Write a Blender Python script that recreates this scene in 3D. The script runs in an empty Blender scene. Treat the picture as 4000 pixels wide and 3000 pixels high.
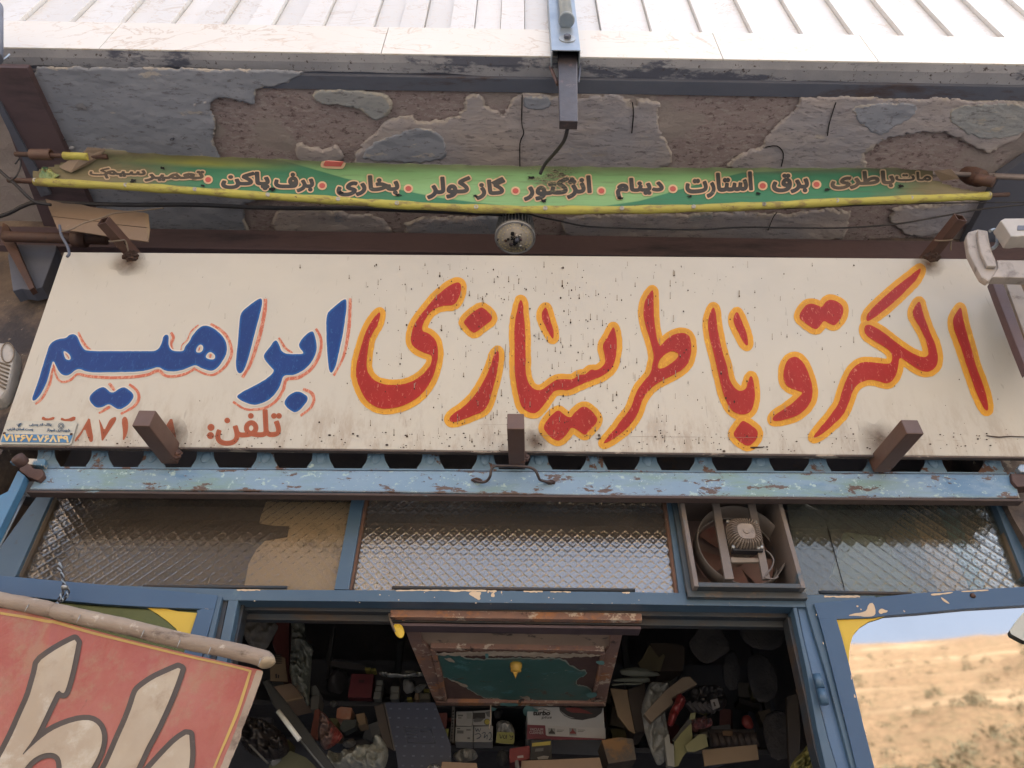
import bpy, bmesh, math, random
import numpy as np
from mathutils import Vector, Matrix
random.seed(7); rng = np.random.default_rng(7)
sc = bpy.context.scene
COL = sc.collection
# ------------------------------------------------------------------ camera, sky, sun, exposure
F_PX, PITCH, ROLL, YAW = 2750.0, math.radians(41.0), math.radians(0.75), math.radians(0.2)
CAM = Vector((0.0, 0.0, 1.6))
_F = Vector((math.sin(YAW)*math.cos(PITCH), math.cos(YAW)*math.cos(PITCH), math.sin(PITCH)))
_X = Vector((math.cos(YAW), -math.sin(YAW), 0)); _U = _X.cross(_F)
_R = _X*math.cos(ROLL) + _U*math.sin(ROLL); _V = _U*math.cos(ROLL) - _X*math.sin(ROLL)
cd = bpy.data.cameras.new('camera'); cam = bpy.data.objects.new('camera', cd); COL.objects.link(cam)
cd.sensor_width = 36.0; cd.lens = 36.0*F_PX/4000.0; cd.clip_start = 0.02; cd.clip_end = 3000
cam.matrix_world = Matrix(((_R.x, _V.x, -_F.x, CAM.x), (_R.y, _V.y, -_F.y, CAM.y), (_R.z, _V.z, -_F.z, CAM.z), (0, 0, 0, 1)))
sc.camera = cam
SUN_EL, SUN_AZ = math.radians(52), math.radians(58)      # azimuth from +Y towards +X: the sun stands behind the building
world = bpy.data.worlds.new('World'); sc.world = world; world.use_nodes = True
wn = world.node_tree; wn.nodes.clear()
sky = wn.nodes.new('ShaderNodeTexSky'); sky.sky_type = 'NISHITA'; sky.sun_disc = False
sky.sun_elevation = SUN_EL; sky.sun_rotation = SUN_AZ; sky.air_density = 1.0; sky.dust_density = 5.5; sky.ozone_density = 1.0
bg = wn.nodes.new('ShaderNodeBackground'); bg.inputs[1].default_value = 0.13
hs = wn.nodes.new('ShaderNodeHueSaturation'); hs.inputs['Saturation'].default_value = 0.70; wn.links.new(sky.outputs[0], hs.inputs['Color'])
wo = wn.nodes.new('ShaderNodeOutputWorld'); wn.links.new(hs.outputs[0], bg.inputs[0]); wn.links.new(bg.outputs[0], wo.inputs[0])
sl = bpy.data.lights.new('sun', 'SUN'); sl.energy = 4.0; sl.angle = math.radians(0.5); sl.color = (1.0, 0.94, 0.86)
so = bpy.data.objects.new('sun', sl); COL.objects.link(so)
sdir = Vector((math.sin(SUN_AZ)*math.cos(SUN_EL), math.cos(SUN_AZ)*math.cos(SUN_EL), math.sin(SUN_EL)))
so.rotation_euler = sdir.to_track_quat('Z', 'Y').to_euler(); so.location = sdir*30
sc.view_settings.view_transform = 'Standard'; sc.view_settings.look = 'None'; sc.view_settings.gamma = 1.0
sc.view_settings.use_curve_mapping = False; sc.view_settings.exposure = 2.5
sc.render.engine = 'CYCLES'
sc.cycles.max_bounces = 8; sc.cycles.diffuse_bounces = 4; sc.cycles.glossy_bounces = 4; sc.cycles.transparent_max_bounces = 12
sc.cycles.use_denoising = True

# ------------------------------------------------------------------ from a direction of view to a point of the place
def ray(px, py):
    return _F + _R*((px-2000.0)/F_PX) + _V*((1500.0-py)/F_PX)
def PY(px, py, Y):
    d = ray(px, py); return CAM + d*((Y-CAM.y)/d.y)
def PZ(px, py, Z):
    d = ray(px, py); return CAM + d*((Z-CAM.z)/d.z)
def PP(px, py, p0, n):
    d = ray(px, py); return CAM + d*((p0-CAM).dot(n)/d.dot(n))
def PPa(px, py, p0, n, lift=0.0):        # the same for arrays
    px = np.asarray(px, float); py = np.asarray(py, float)
    d = np.array(_F)[None] + np.outer((px-2000.0)/F_PX, np.array(_R)) + np.outer((1500.0-py)/F_PX, np.array(_V))
    n_ = np.array(n); t = np.dot(np.array(p0)-np.array(CAM), n_)/(d@n_)
    return np.array(CAM)[None] + d*t[:, None] + n_[None]*lift
def C(ox, oy, s, pts):                    # points read off an enlarged crop
    return [(ox+x/s, oy+y/s) for x, y in pts]
K = 2.011

# ------------------------------------------------------------------ noise
_perm = rng.random((256, 256))
def vnoise(x, y):
    xi = np.floor(x).astype(int); yi = np.floor(y).astype(int); fx = x-xi; fy = y-yi
    fx = fx*fx*(3-2*fx); fy = fy*fy*(3-2*fy)
    a = _perm[xi % 256, yi % 256]; b = _perm[(xi+1) % 256, yi % 256]; c = _perm[xi % 256, (yi+1) % 256]; d = _perm[(xi+1) % 256, (yi+1) % 256]
    return (a*(1-fx)+b*fx)*(1-fy) + (c*(1-fx)+d*fx)*fy
def fbm(x, y, o=4):
    s = 0; a = 0.5; x = np.asarray(x, float); y = np.asarray(y, float)
    for i in range(o):
        s = s + a*vnoise(x*2**i+13.7*i, y*2**i+5.1*i); a *= 0.5
    return s/(1-0.5**o)

# ------------------------------------------------------------------ objects
def setp(o, label=None, cat=None, group=None, kind=None):
    if label: o['label'] = label
    if cat: o['category'] = cat
    if group: o['group'] = group
    if kind: o['kind'] = kind
    return o
def thing(name, label, cat, group=None):
    o = bpy.data.objects.new(name, None); COL.objects.link(o); o.empty_display_size = 0.05
    return setp(o, label, cat, group)
def link(name, me, m, parent=None, smooth=False):
    o = bpy.data.objects.new(name, me); COL.objects.link(o)
    if m is not None: me.materials.append(m)
    if parent is not None: o.parent = parent
    if smooth:
        me.polygons.foreach_set('use_smooth', [True]*len(me.polygons))
    return o
def mesh(name, verts, faces, m, parent=None, smooth=False):
    me = bpy.data.meshes.new(name); me.from_pydata([tuple(v) for v in verts], [], [tuple(f) for f in faces]); me.update()
    return link(name, me, m, parent, smooth)
def frombm(name, bm, m, parent=None, smooth=False):
    me = bpy.data.meshes.new(name); bm.normal_update(); bm.to_mesh(me); bm.free()
    return link(name, me, m, parent, smooth)
def add_prism(bm, front, depth, bevel=0.0):
    depth = Vector(depth); front = [Vector(p) for p in front]
    a = [bm.verts.new(p) for p in front]; b = [bm.verts.new(p+depth) for p in front]
    n = len(a); fs = [bm.faces.new(a), bm.faces.new(list(reversed(b)))]
    for i in range(n): fs.append(bm.faces.new((a[(i+1) % n], a[i], b[i], b[(i+1) % n])))
    bmesh.ops.recalc_face_normals(bm, faces=fs)
    if bevel > 0:
        es = list({e for f in fs for e in f.edges})
        try: bmesh.ops.bevel(bm, geom=es, offset=bevel, segments=2, affect='EDGES', profile=0.6, clamp_overlap=True)
        except Exception: pass
def prism(name, front, depth, m, parent=None, bevel=0.0015):
    bm = bmesh.new(); add_prism(bm, front, depth, bevel); return frombm(name, bm, m, parent)
def box(name, x0, x1, y0, y1, z0, z1, m, parent=None, bevel=0.0):
    return prism(name, [(x0, y0, z0), (x1, y0, z0), (x1, y0, z1), (x0, y0, z1)], (0, y1-y0, 0), m, parent, bevel)
def pxbar(name, pts, Y, t, m, parent=None, bevel=0.0015):   # a bar whose front outline lies on the vertical plane y = Y, t thick
    return prism(name, [PY(x, y, Y) for x, y in pts], (0, t, 0), m, parent, bevel)
def smooth_path(pts, sub=6):
    pts = [Vector(p) for p in pts]; out = []
    for i in range(len(pts)-1):
        p0 = pts[max(i-1, 0)]; p1 = pts[i]; p2 = pts[i+1]; p3 = pts[min(i+2, len(pts)-1)]
        for k in range(sub):
            t = k/sub
            out.append(0.5*((2*p1)+(p2-p0)*t+(2*p0-5*p1+4*p2-p3)*t*t+(3*p1-p0-3*p2+p3)*t*t*t))
    out.append(pts[-1]); return out
def tube_data(pts, r, n=10, hollow=0.0):
    pts = [Vector(p) for p in pts]; V = []; Fs = []
    up = None
    for i, p in enumerate(pts):
        t = (pts[min(i+1, len(pts)-1)]-pts[max(i-1, 0)]).normalized()
        if up is None: up = t.orthogonal().normalized()
        up = (up-t*up.dot(t)).normalized(); s = t.cross(up); rr = r[i] if isinstance(r, (list, tuple)) else r
        for k in range(n):
            a = 2*math.pi*k/n; V.append(p+up*math.cos(a)*rr+s*math.sin(a)*rr)
    for i in range(len(pts)-1):
        for k in range(n):
            Fs.append((i*n+k, i*n+(k+1) % n, (i+1)*n+(k+1) % n, (i+1)*n+k))
    Fs.append(tuple(reversed(range(n)))); Fs.append(tuple(range((len(pts)-1)*n, len(pts)*n)))
    return V, Fs
def tube(name, pts, r, m, parent=None, n=10, sub=6):
    V, Fs = tube_data(smooth_path(pts, sub) if sub > 1 else pts, r, n)
    o = mesh(name, V, Fs, m, parent, smooth=True)
    me = o.data
    me.polygons[len(me.polygons)-1].use_smooth = False; me.polygons[len(me.polygons)-2].use_smooth = False
    return o
def lathe(name, prof, origin, axis, m, parent=None, n=32, smooth=True, caps=True):   # prof = [(radius, along axis)]
    axis = Vector(axis).normalized(); u = axis.orthogonal().normalized(); w = axis.cross(u); origin = Vector(origin)
    V = []; Fs = []
    for r, h in prof:
        for k in range(n):
            a = 2*math.pi*k/n; V.append(origin+axis*h+u*math.cos(a)*r+w*math.sin(a)*r)
    for i in range(len(prof)-1):
        for k in range(n): Fs.append((i*n+k, i*n+(k+1) % n, (i+1)*n+(k+1) % n, (i+1)*n+k))
    if caps: Fs.append(tuple(reversed(range(n)))); Fs.append(tuple(range((len(prof)-1)*n, len(prof)*n)))
    return mesh(name, V, Fs, m, parent, smooth)
def square_tube(name, p0, p1, upv, w, h, m, parent=None, wall=0.003):      # hollow section, open at both ends
    p0 = Vector(p0); p1 = Vector(p1); t = (p1-p0).normalized(); s = t.cross(Vector(upv)).normalized(); u = s.cross(t).normalized()
    V = []
    for p in (p0, p1):
        for k in (0, wall):
            for a, b in ((-1, -1), (1, -1), (1, 1), (-1, 1)): V.append(p+s*a*(w/2-k)+u*b*(h/2-k))
    Fs = []
    for k in range(4):
        j = (k+1) % 4
        Fs += [(k, j, 8+j, 8+k), (4+j, 4+k, 12+k, 12+j), (k, 4+k, 4+j, j), (8+j, 12+j, 12+k, 8+k)]
    bm = bmesh.new(); vs = [bm.verts.new(v) for v in V]
    for f in Fs: bm.faces.new([vs[i] for i in f])
    bmesh.ops.recalc_face_normals(bm, faces=bm.faces[:])
    return frombm(name, bm, m, parent)
def under(child, part):        # makes child a sub-part
    if child is not None and part is not None: child.parent = part
    return child
def ground_thing(root):        # moves the Empty to the base of its parts without moving the parts
    kids = [o for o in root.children]
    pts = []
    for o in kids:
        if o.type == 'MESH' and o.data.vertices:
            for c in o.bound_box: pts.append(o.matrix_basis @ Vector(c))
    if not pts: return
    L = Vector((sum(p.x for p in pts)/len(pts), sum(p.y for p in pts)/len(pts), min(p.z for p in pts)))
    root.location = L
    for o in kids: o.location = o.location - L

# ------------------------------------------------------------------ outlines, distance fields and the surfaces cut from them
def chaikin(p, it=1):
    p = np.array(p, float)
    for _ in range(it):
        q = np.roll(p, -1, 0); p = np.stack([p*0.75+q*0.25, p*0.25+q*0.75], 1).reshape(-1, 2)
    return p
def stroke(pts, w):          # a brush stroke as an outline
    p = np.array([(v.x, v.y) for v in smooth_path([(x, y, 0) for x, y in pts], 4)])
    t = np.gradient(p, axis=0); t /= np.linalg.norm(t, axis=1)[:, None]+1e-9; nn = np.stack([-t[:, 1], t[:, 0]], 1)
    k = np.linspace(0, 1, len(p)); ww = w*0.5*(0.72+0.28*np.sin(np.pi*np.clip(k*1.1+.1, 0, 1)))[:, None]
    return np.concatenate([p+nn*ww, (p-nn*ww)[::-1]])
def sdf_grid(polys, res, R):
    polys = [np.asarray(p, float) for p in polys]
    allp = np.concatenate(polys); x0, y0 = allp.min(0)-R-2*res; x1, y1 = allp.max(0)+R+2*res
    gx = np.arange(x0, x1, res); gy = np.arange(y0, y1, res)
    D = np.full((len(gy), len(gx)), float(R+res)); W = np.zeros((len(gy), len(gx)), int)
    for p in polys:
        q = np.roll(p, -1, 0)
        for (ax, ay), (bx, by) in zip(p, q):
            lo, hi = min(ax, bx), max(ax, bx); i0 = max(int((lo-R-x0)/res), 0); i1 = int((hi+R-x0)/res)+2
            lo2, hi2 = min(ay, by), max(ay, by); j0 = max(int((lo2-R-y0)/res), 0); j1 = int((hi2+R-y0)/res)+2
            X = gx[i0:i1][None, :]; Y = gy[j0:j1][:, None]
            dx, dy = bx-ax, by-ay; L = dx*dx+dy*dy+1e-12
            t = np.clip(((X-ax)*dx+(Y-ay)*dy)/L, 0, 1)
            d = np.sqrt((X-ax-t*dx)**2+(Y-ay-t*dy)**2)
            D[j0:j1, i0:i1] = np.minimum(D[j0:j1, i0:i1], d)
            if ay != by:
                rows = np.nonzero((gy >= lo2) & (gy < hi2))[0]
                if len(rows):
                    xc = ax+(gy[rows]-ay)/(by-ay)*dx
                    W[rows] += np.where(gx[None, :] < xc[:, None], 1 if by > ay else -1, 0)
    return gx, gy, np.where(W != 0, -D, D)
def iso(gx, gy, S, level, inner=None):
    """polygons of the region inner < S < level; returns points (px, py), faces, distance inside the border"""
    H, Wd = S.shape; G = level-S
    ins = G > 0
    c = ins[:-1, :-1].astype(int)+ins[:-1, 1:]+ins[1:, 1:]+ins[1:, :-1]
    full = c == 4
    if inner is not None:
        deep = np.minimum(np.minimum(-S[:-1, :-1], -S[:-1, 1:]), np.minimum(-S[1:, 1:], -S[1:, :-1])) > -inner
        full &= ~deep
    idx = {}; P = []; E = []
    def gv(j, i):
        k = (j, i)
        if k not in idx: idx[k] = len(P); P.append((gx[i], gy[j])); E.append(G[j, i])
        return idx[k]
    def ev(j, i, j2, i2):
        k = (j, i, j2, i2) if (j, i) < (j2, i2) else (j2, i2, j, i)
        if k not in idx:
            a = G[j, i]; b = G[j2, i2]; t = a/(a-b)
            idx[k] = len(P); P.append((gx[i]+(gx[i2]-gx[i])*t, gy[j]+(gy[j2]-gy[j])*t)); E.append(0.0)
        return idx[k]
    Fs = [(gv(j, i), gv(j, i+1), gv(j+1, i+1), gv(j+1, i)) for j, i in zip(*np.nonzero(full))]
    for j, i in zip(*np.nonzero((c > 0) & (c < 4))):
        cs = [(j, i), (j, i+1), (j+1, i+1), (j+1, i)]; poly = []
        for k in range(4):
            a = cs[k]; b = cs[(k+1) % 4]
            if ins[a]: poly.append(gv(*a))
            if ins[a] != ins[b]: poly.append(ev(*a, *b))
        if len(poly) >= 3: Fs.append(tuple(poly))
    return np.array(P), Fs, np.array(E)
def paint(name, polys, mapper, level, res, lift, m, parent, wobble=0.0, inner=None, smooth=2, R=None):
    """a coat of paint or print on a surface"""
    polys = [chaikin(p, smooth) if smooth else np.asarray(p, float) for p in polys]
    gx, gy, S = sdf_grid(polys, res, R or max(abs(level), 1)+12)
    if wobble:
        X, Y = np.meshgrid(gx, gy); S = S+(fbm(X/14.0, Y/14.0, 3)-0.5)*2*wobble
    P, Fs, E = iso(gx, gy, S, level, inner)
    if len(P) == 0: return None
    V = mapper(P[:, 0], P[:, 1], lift)
    me = bpy.data.meshes.new(name); me.from_pydata(V.tolist(), [], Fs); me.update()
    at = me.attributes.new('edge', 'FLOAT', 'POINT'); at.data.foreach_set('value', np.clip(E/12.0, 0, 1).astype(np.float32))
    # faces look at the camera
    n = me.polygons[0].normal; c = me.polygons[0].center
    if n.dot(CAM-c) < 0: me.flip_normals()
    return link(name, me, m, parent)
def plane_mapper(p0, n):
    p0 = Vector(p0); n = Vector(n).normalized()
    if n.dot(CAM-p0) < 0: n = -n
    return lambda x, y, lift: PPa(x, y, p0, n, lift)
def Ymap(Y): return plane_mapper((0, Y, 0), (0, -1, 0))
def puffy(name, pts, Y, thick, m, parent=None, res=5, crumple=0.3, cs=25.0, smooth=True, it=1, back=0.6):
    """a soft closed body (bag, cloth, crumpled sheet) with the given outline, standing at depth Y"""
    p = chaikin(pts, it); gx, gy, S = sdf_grid([p], res, 60)
    P, Fs, E = iso(gx, gy, S, 0.0)
    h = np.clip(E/22.0, 0, 1)**0.7*thick*0.6
    r1 = 1-np.abs(2*fbm(P[:, 0]/cs/1.5+9, P[:, 1]/cs/2.4, 2)-1)*3; r2 = 1-np.abs(2*fbm(P[:, 0]/cs*1.2, P[:, 1]/cs*0.8+4, 2)-1)*3
    nz = 0.8*np.clip(r1, -1, 1)+0.5*np.clip(r2, -1, 1)+0.5*(fbm(P[:, 0]/cs, P[:, 1]/cs, 4)-0.5)
    h1 = h*(1+crumple*0.3)+nz*thick*crumple*np.clip(E/10, 0, 1)
    base = PPa(P[:, 0], P[:, 1], (0, Y, 0), (0, -1, 0))
    d = base-np.array(CAM); d /= np.linalg.norm(d, axis=1)[:, None]
    A = base-np.array((0, 1.0, 0))*h1[:, None]; B = base+np.array((0, 1.0, 0))*(h*back)[:, None]
    n = len(P); V = np.concatenate([A, B]).tolist(); F2 = [tuple(f) for f in Fs]+[tuple(i+n for i in reversed(f)) for f in Fs]
    bm = bmesh.new(); vs = [bm.verts.new(v) for v in V]
    for f in F2:
        try: bm.faces.new([vs[i] for i in f])
        except ValueError: pass
    bmesh.ops.remove_doubles(bm, verts=bm.verts[:], dist=1e-5); bmesh.ops.recalc_face_normals(bm, faces=bm.faces[:])
    return frombm(name, bm, m, parent, smooth=smooth)

# ------------------------------------------------------------------ lettering set in Blender's own font
ARF = {'ا':(0xFE8D,2),'ب':(0xFE8F,4),'پ':(0xFB56,4),'ت':(0xFE95,4),'ج':(0xFE9D,4),'خ':(0xFEA5,4),'د':(0xFEA9,2),'ر':(0xFEAD,2),'ز':(0xFEAF,2),
 'ژ':(0xFB8A,2),'س':(0xFEB1,4),'ش':(0xFEB5,4),'ط':(0xFEC1,4),'ع':(0xFEC9,4),'ف':(0xFED1,4),'ق':(0xFED5,4),'ک':(0xFB8E,4),'گ':(0xFB92,4),
 'ل':(0xFEDD,4),'م':(0xFEE1,4),'ن':(0xFEE5,4),'و':(0xFEED,2),'ه':(0xFEE9,4),'ی':(0xFBFC,4)}
def arabic(s):
    out = []
    for i, ch in enumerate(s):
        if ch not in ARF: out.append(ch); continue
        b, n = ARF[ch]; p = i > 0 and s[i-1] in ARF and ARF[s[i-1]][1] == 4; nx = i+1 < len(s) and s[i+1] in ARF and n == 4
        out.append(chr(b+(3 if p and nx else 2 if nx else 1 if p else 0)))
    return ''.join(reversed(out))
def glyph_loops(s):
    c = bpy.data.curves.new('text', 'FONT'); c.body = s; c.fill_mode = 'NONE'; c.resolution_u = 4
    o = bpy.data.objects.new('text', c); COL.objects.link(o); bpy.context.view_layer.update()
    ev = o.evaluated_get(bpy.context.evaluated_depsgraph_get()); me = ev.to_mesh()
    V = [(v.co.x, v.co.y) for v in me.vertices]; nxt = {}
    for e in me.edges: nxt.setdefault(e.vertices[0], []).append(e.vertices[1]); nxt.setdefault(e.vertices[1], []).append(e.vertices[0])
    ev.to_mesh_clear(); bpy.data.objects.remove(o); bpy.data.curves.remove(c)
    loops = []; seen = set()
    for s0 in range(len(V)):
        if s0 in seen or s0 not in nxt: continue
        lp = [s0]; seen.add(s0); nb = sorted(nxt[s0]); cur = nb[0]
        while cur not in seen:
            lp.append(cur); seen.add(cur); c2 = [v for v in nxt[cur] if v not in seen]
            if not c2: break
            cur = c2[0]
        if len(lp) > 2: loops.append([V[i] for i in lp])
    return loops
def fit_text(s, ax, ay, bx, by, top, bot):
    """outlines of s with its left end at (ax, ay), right end at (bx, by) on the base line; top and bot are its reach above and below it"""
    loops = glyph_loops(s); allp = np.concatenate([np.array(l) for l in loops]); mn = allp.min(0); mx = allp.max(0)
    sx = 1.0/(mx[0]-mn[0]); out = []
    k = (top+bot)/(mx[1]-mn[1]); L = math.hypot(bx-ax, by-ay); tx, ty = (bx-ax)/L, (by-ay)/L
    for l in loops:
        l = np.array(l); u = (l[:, 0]-mn[0])*sx*L; v = (mx[1]-l[:, 1])*k-top
        out.append(np.stack([ax+u*tx-v*ty, ay+u*ty+v*tx], 1))
    return out
# ------------------------------------------------------------------ materials
class NT:
    def __init__(s, name):
        s.m = bpy.data.materials.new(name); s.m.use_nodes = True; s.t = s.m.node_tree; s.t.nodes.clear()
        s.out = s.n('ShaderNodeOutputMaterial'); s._co = None
    def n(s, ty, **kw):
        x = s.t.nodes.new(ty)
        for k, v in kw.items(): setattr(x, k, v)
        return x
    def l(s, a, b): s.t.links.new(a, b)
    def setin(s, sock, v):
        if hasattr(v, 'is_output'): s.l(v, sock)
        else: sock.default_value = v
    def co(s):
        if s._co is None: s._co = s.n('ShaderNodeTexCoord').outputs['Object']
        return s._co
    def map(s, scale=(1, 1, 1), loc=(0, 0, 0), src=None, rot=(0, 0, 0)):
        x = s.n('ShaderNodeMapping'); s.l(src or s.co(), x.inputs[0]); x.inputs['Scale'].default_value = scale; x.inputs['Location'].default_value = loc; x.inputs['Rotation'].default_value = rot
        return x.outputs[0]
    def noise(s, sc=5, det=5, rough=0.6, st=(1, 1, 1), loc=(0, 0, 0), dist=0.0, src=None):
        x = s.n('ShaderNodeTexNoise'); s.l(s.map(st, loc, src), x.inputs['Vector']); x.inputs['Scale'].default_value = sc; x.inputs['Detail'].default_value = det
        x.inputs['Roughness'].default_value = rough; x.inputs['Distortion'].default_value = dist
        return x.outputs['Fac']
    def math(s, op, a, b=0.0, c=None, clamp=False):
        x = s.n('ShaderNodeMath', operation=op); x.use_clamp = clamp; s.setin(x.inputs[0], a); s.setin(x.inputs[1], b)
        if c is not None: s.setin(x.inputs[2], c)
        return x.outputs[0]
    def step(s, v, t, w):
        x = s.n('ShaderNodeMapRange'); x.interpolation_type = 'SMOOTHSTEP'; s.setin(x.inputs['Value'], v); x.inputs['From Min'].default_value = t-w; x.inputs['From Max'].default_value = t+w
        return x.outputs['Result']
    def mix(s, f, a, b):
        x = s.n('ShaderNodeMix', data_type='RGBA'); s.setin(x.inputs[0], f)
        for i, v in ((6, a), (7, b)):
            if hasattr(v, 'is_output'): s.l(v, x.inputs[i])
            else: x.inputs[i].default_value = (*v[:3], 1)
        return x.outputs[2]
    def attr(s, name):
        return s.n('ShaderNodeAttribute', attribute_name=name).outputs['Fac']
    def rand(s): return s.n('ShaderNodeObjectInfo').outputs['Random']
    def edge(s, r=0.006, k=3.0):
        b = s.n('ShaderNodeBevel'); b.samples = 4; b.inputs[0].default_value = r; g = s.n('ShaderNodeNewGeometry')
        d = s.n('ShaderNodeVectorMath', operation='DOT_PRODUCT'); s.l(b.outputs[0], d.inputs[0]); s.l(g.outputs['Normal'], d.inputs[1])
        return s.math('MULTIPLY', s.math('SUBTRACT', 1.0, d.outputs['Value']), k, clamp=True)
    def bump(s, h, strength=0.3, dist=0.005, prev=None):
        b = s.n('ShaderNodeBump'); b.inputs['Strength'].default_value = strength; b.inputs['Distance'].default_value = dist; s.l(h, b.inputs['Height'])
        if prev is not None: s.l(prev, b.inputs['Normal'])
        return b.outputs[0]
    def bsdf(s, col, rough=0.6, metal=0.0, normal=None, **kw):
        p = s.n('ShaderNodeBsdfPrincipled')
        if hasattr(col, 'is_output'): s.l(col, p.inputs['Base Color'])
        else: p.inputs['Base Color'].default_value = (*col[:3], 1)
        s.setin(p.inputs['Roughness'], rough); s.setin(p.inputs['Metallic'], metal)
        if normal is not None: s.l(normal, p.inputs['Normal'])
        for k, v in kw.items(): s.setin(p.inputs[k.replace('_', ' ')], v)
        return p
    def done(s, sh): s.l(sh.outputs[0] if hasattr(sh, 'outputs') else sh, s.out.inputs[0]); return s.m

def worn(name, c1, c2=None, rough=0.6, metal=0.0, low=3.0, layers=(), bump=0.25, bscale=120, bdist=0.002, rnd=0.0, st=(1, 1, 1), edge=None, spec=0.5, grime=None):
    """base colour drifting between c1 and c2, then layers of chips, rust or stains: (colour, scale, threshold, softness, stretch, edge weight)"""
    t = NT(name); c2 = c2 or tuple(v*0.75 for v in c1)
    col = t.mix(t.step(t.noise(low, 6, 0.62, st), 0.5, 0.22), c1, c2)
    if rnd:
        r = t.rand(); col = t.mix(t.math('MULTIPLY', r, rnd), col, tuple(v*0.45 for v in c1))
    em = t.edge(edge, 3.0) if edge else None; hs = None; rg = rough
    for i, L in enumerate(layers):
        c, s_, th, w = L[:4]; stt = L[4] if len(L) > 4 and L[4] else (1, 1, 1); ew = L[5] if len(L) > 5 else 0.0
        f = t.noise(s_, 7, 0.68, stt, (3.1*i+1, 1.7*i, 2.3*i), 0.15)
        if em is not None and ew: f = t.math('ADD', f, t.math('MULTIPLY', em, ew))
        f = t.step(f, th, w); col = t.mix(f, col, c)
        hs = f if hs is None else t.math('ADD', hs, f)
    n1 = t.noise(bscale, 5, 0.65, st)
    nn = t.bump(n1, bump, bdist)
    if hs is not None: nn = t.bump(t.math('MULTIPLY', hs, -1.0), 0.35, 0.0012, nn)
    rr = t.math('ADD', t.math('MULTIPLY', t.noise(bscale*0.3, 4, 0.6), 0.25), rough-0.12)
    return t.done(t.bsdf(col, rr, metal, nn, Specular_IOR_Level=spec))

RUST = (0.075, 0.032, 0.018); RUST_D = (0.03, 0.016, 0.012); CREAM = (0.62, 0.50, 0.32)
M = {}
M['blue'] = worn('blue_gloss_paint', (0.042, 0.088, 0.145), (0.062, 0.115, 0.17), 0.45, low=2.2, bscale=60, bump=0.12, edge=0.005,
    layers=[((0.10, 0.17, 0.20), 7, 0.66, 0.05, (1, 1, 0.4)), ((0.05, 0.045, 0.04), 18, 0.69, 0.05, None, 0.14), (CREAM, 30, 0.735, 0.008, None, 0.13), (RUST, 42, 0.775, 0.012, None, 0.1)])
M['blue_door'] = worn('blue_door_paint', (0.030, 0.075, 0.155), (0.042, 0.098, 0.18), 0.38, low=1.6, bscale=50, bump=0.10, edge=0.005,
    layers=[((0.06, 0.12, 0.17), 5, 0.66, 0.08, (1, 1, 0.3)), (CREAM, 26, 0.76, 0.008, None, 0.15), (RUST, 44, 0.79, 0.012, None, 0.08)])
M['blue_dark'] = worn('grimy_blue_paint', (0.018, 0.035, 0.055), (0.035, 0.04, 0.045), 0.55, low=4, bscale=90, edge=0.004,
    layers=[((0.06, 0.042, 0.03), 9, 0.55, 0.12, (0.4, 1, 1)), (CREAM, 34, 0.78, 0.01, None, 0.12), (RUST, 24, 0.70, 0.05, None, 0.08)])
M['skyblue'] = worn('sky_blue_weathered_paint', (0.16, 0.265, 0.37), (0.20, 0.30, 0.40), 0.5, low=2.4, bscale=70, bump=0.2, edge=0.010,
    layers=[((0.10, 0.20, 0.32), 3.0, 0.58, 0.05, (0.4, 1, 1)), ((0.17, 0.27, 0.24), 5, 0.56, 0.08, (0.3, 1, 1.2)), ((0.32, 0.44, 0.44), 48, 0.615, 0.015, (0.7, 1, 0.9), 0.5),
            ((0.10, 0.065, 0.05), 20, 0.59, 0.015, (0.5, 1, 1.3), 0.5), ((0.05, 0.045, 0.045), 75, 0.66, 0.02, (0.7, 1, 1)), ((0.42, 0.52, 0.52), 110, 0.655, 0.012, None)])
M['slat'] = worn('sky_blue_shutter_link', (0.12, 0.21, 0.30), (0.15, 0.25, 0.35), 0.5, low=4, bscale=80, edge=0.004,
    layers=[((0.105, 0.06, 0.045), 14, 0.60, 0.02, None, 0.12), ((0.34, 0.48, 0.50), 34, 0.68, 0.015), ((0.03, 0.04, 0.05), 9, 0.68, 0.1)])
M['rust'] = worn('rust_brown_steel', (0.085, 0.043, 0.030), (0.055, 0.030, 0.026), 0.62, low=6, bscale=140, edge=0.004,
    layers=[((0.12, 0.055, 0.030), 12, 0.62, 0.06), ((0.035, 0.024, 0.022), 22, 0.66, 0.04)])
M['primer'] = worn('brown_primer_tube', (0.118, 0.068, 0.050), (0.095, 0.056, 0.045), 0.5, low=5, bscale=160, bump=0.12, edge=0.004,
    layers=[((0.045, 0.03, 0.026), 26, 0.70, 0.03, None, 0.12), ((0.16, 0.08, 0.045), 14, 0.69, 0.05)])
M['darksteel'] = worn('blue_grey_steel', (0.075, 0.090, 0.130), (0.095, 0.108, 0.145), 0.6, low=2, bscale=100, edge=0.004,
    layers=[((0.055, 0.04, 0.042), 8, 0.62, 0.08, (0.3, 1, 1)), ((0.13, 0.07, 0.06), 26, 0.75, 0.02), ((0.2, 0.19, 0.18), 30, 0.765, 0.015)])  # bluish lift in the base colours stands in for veiling glare
M['darkbrown'] = worn('dark_brown_beam', (0.085, 0.060, 0.072), (0.10, 0.068, 0.075), 0.6, low=3, bscale=90, st=(0.3, 1, 1),
    layers=[((0.02, 0.02, 0.03), 6, 0.58, 0.12, (0.2, 1, 1)), ((0.09, 0.05, 0.04), 30, 0.72, 0.03)])
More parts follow.
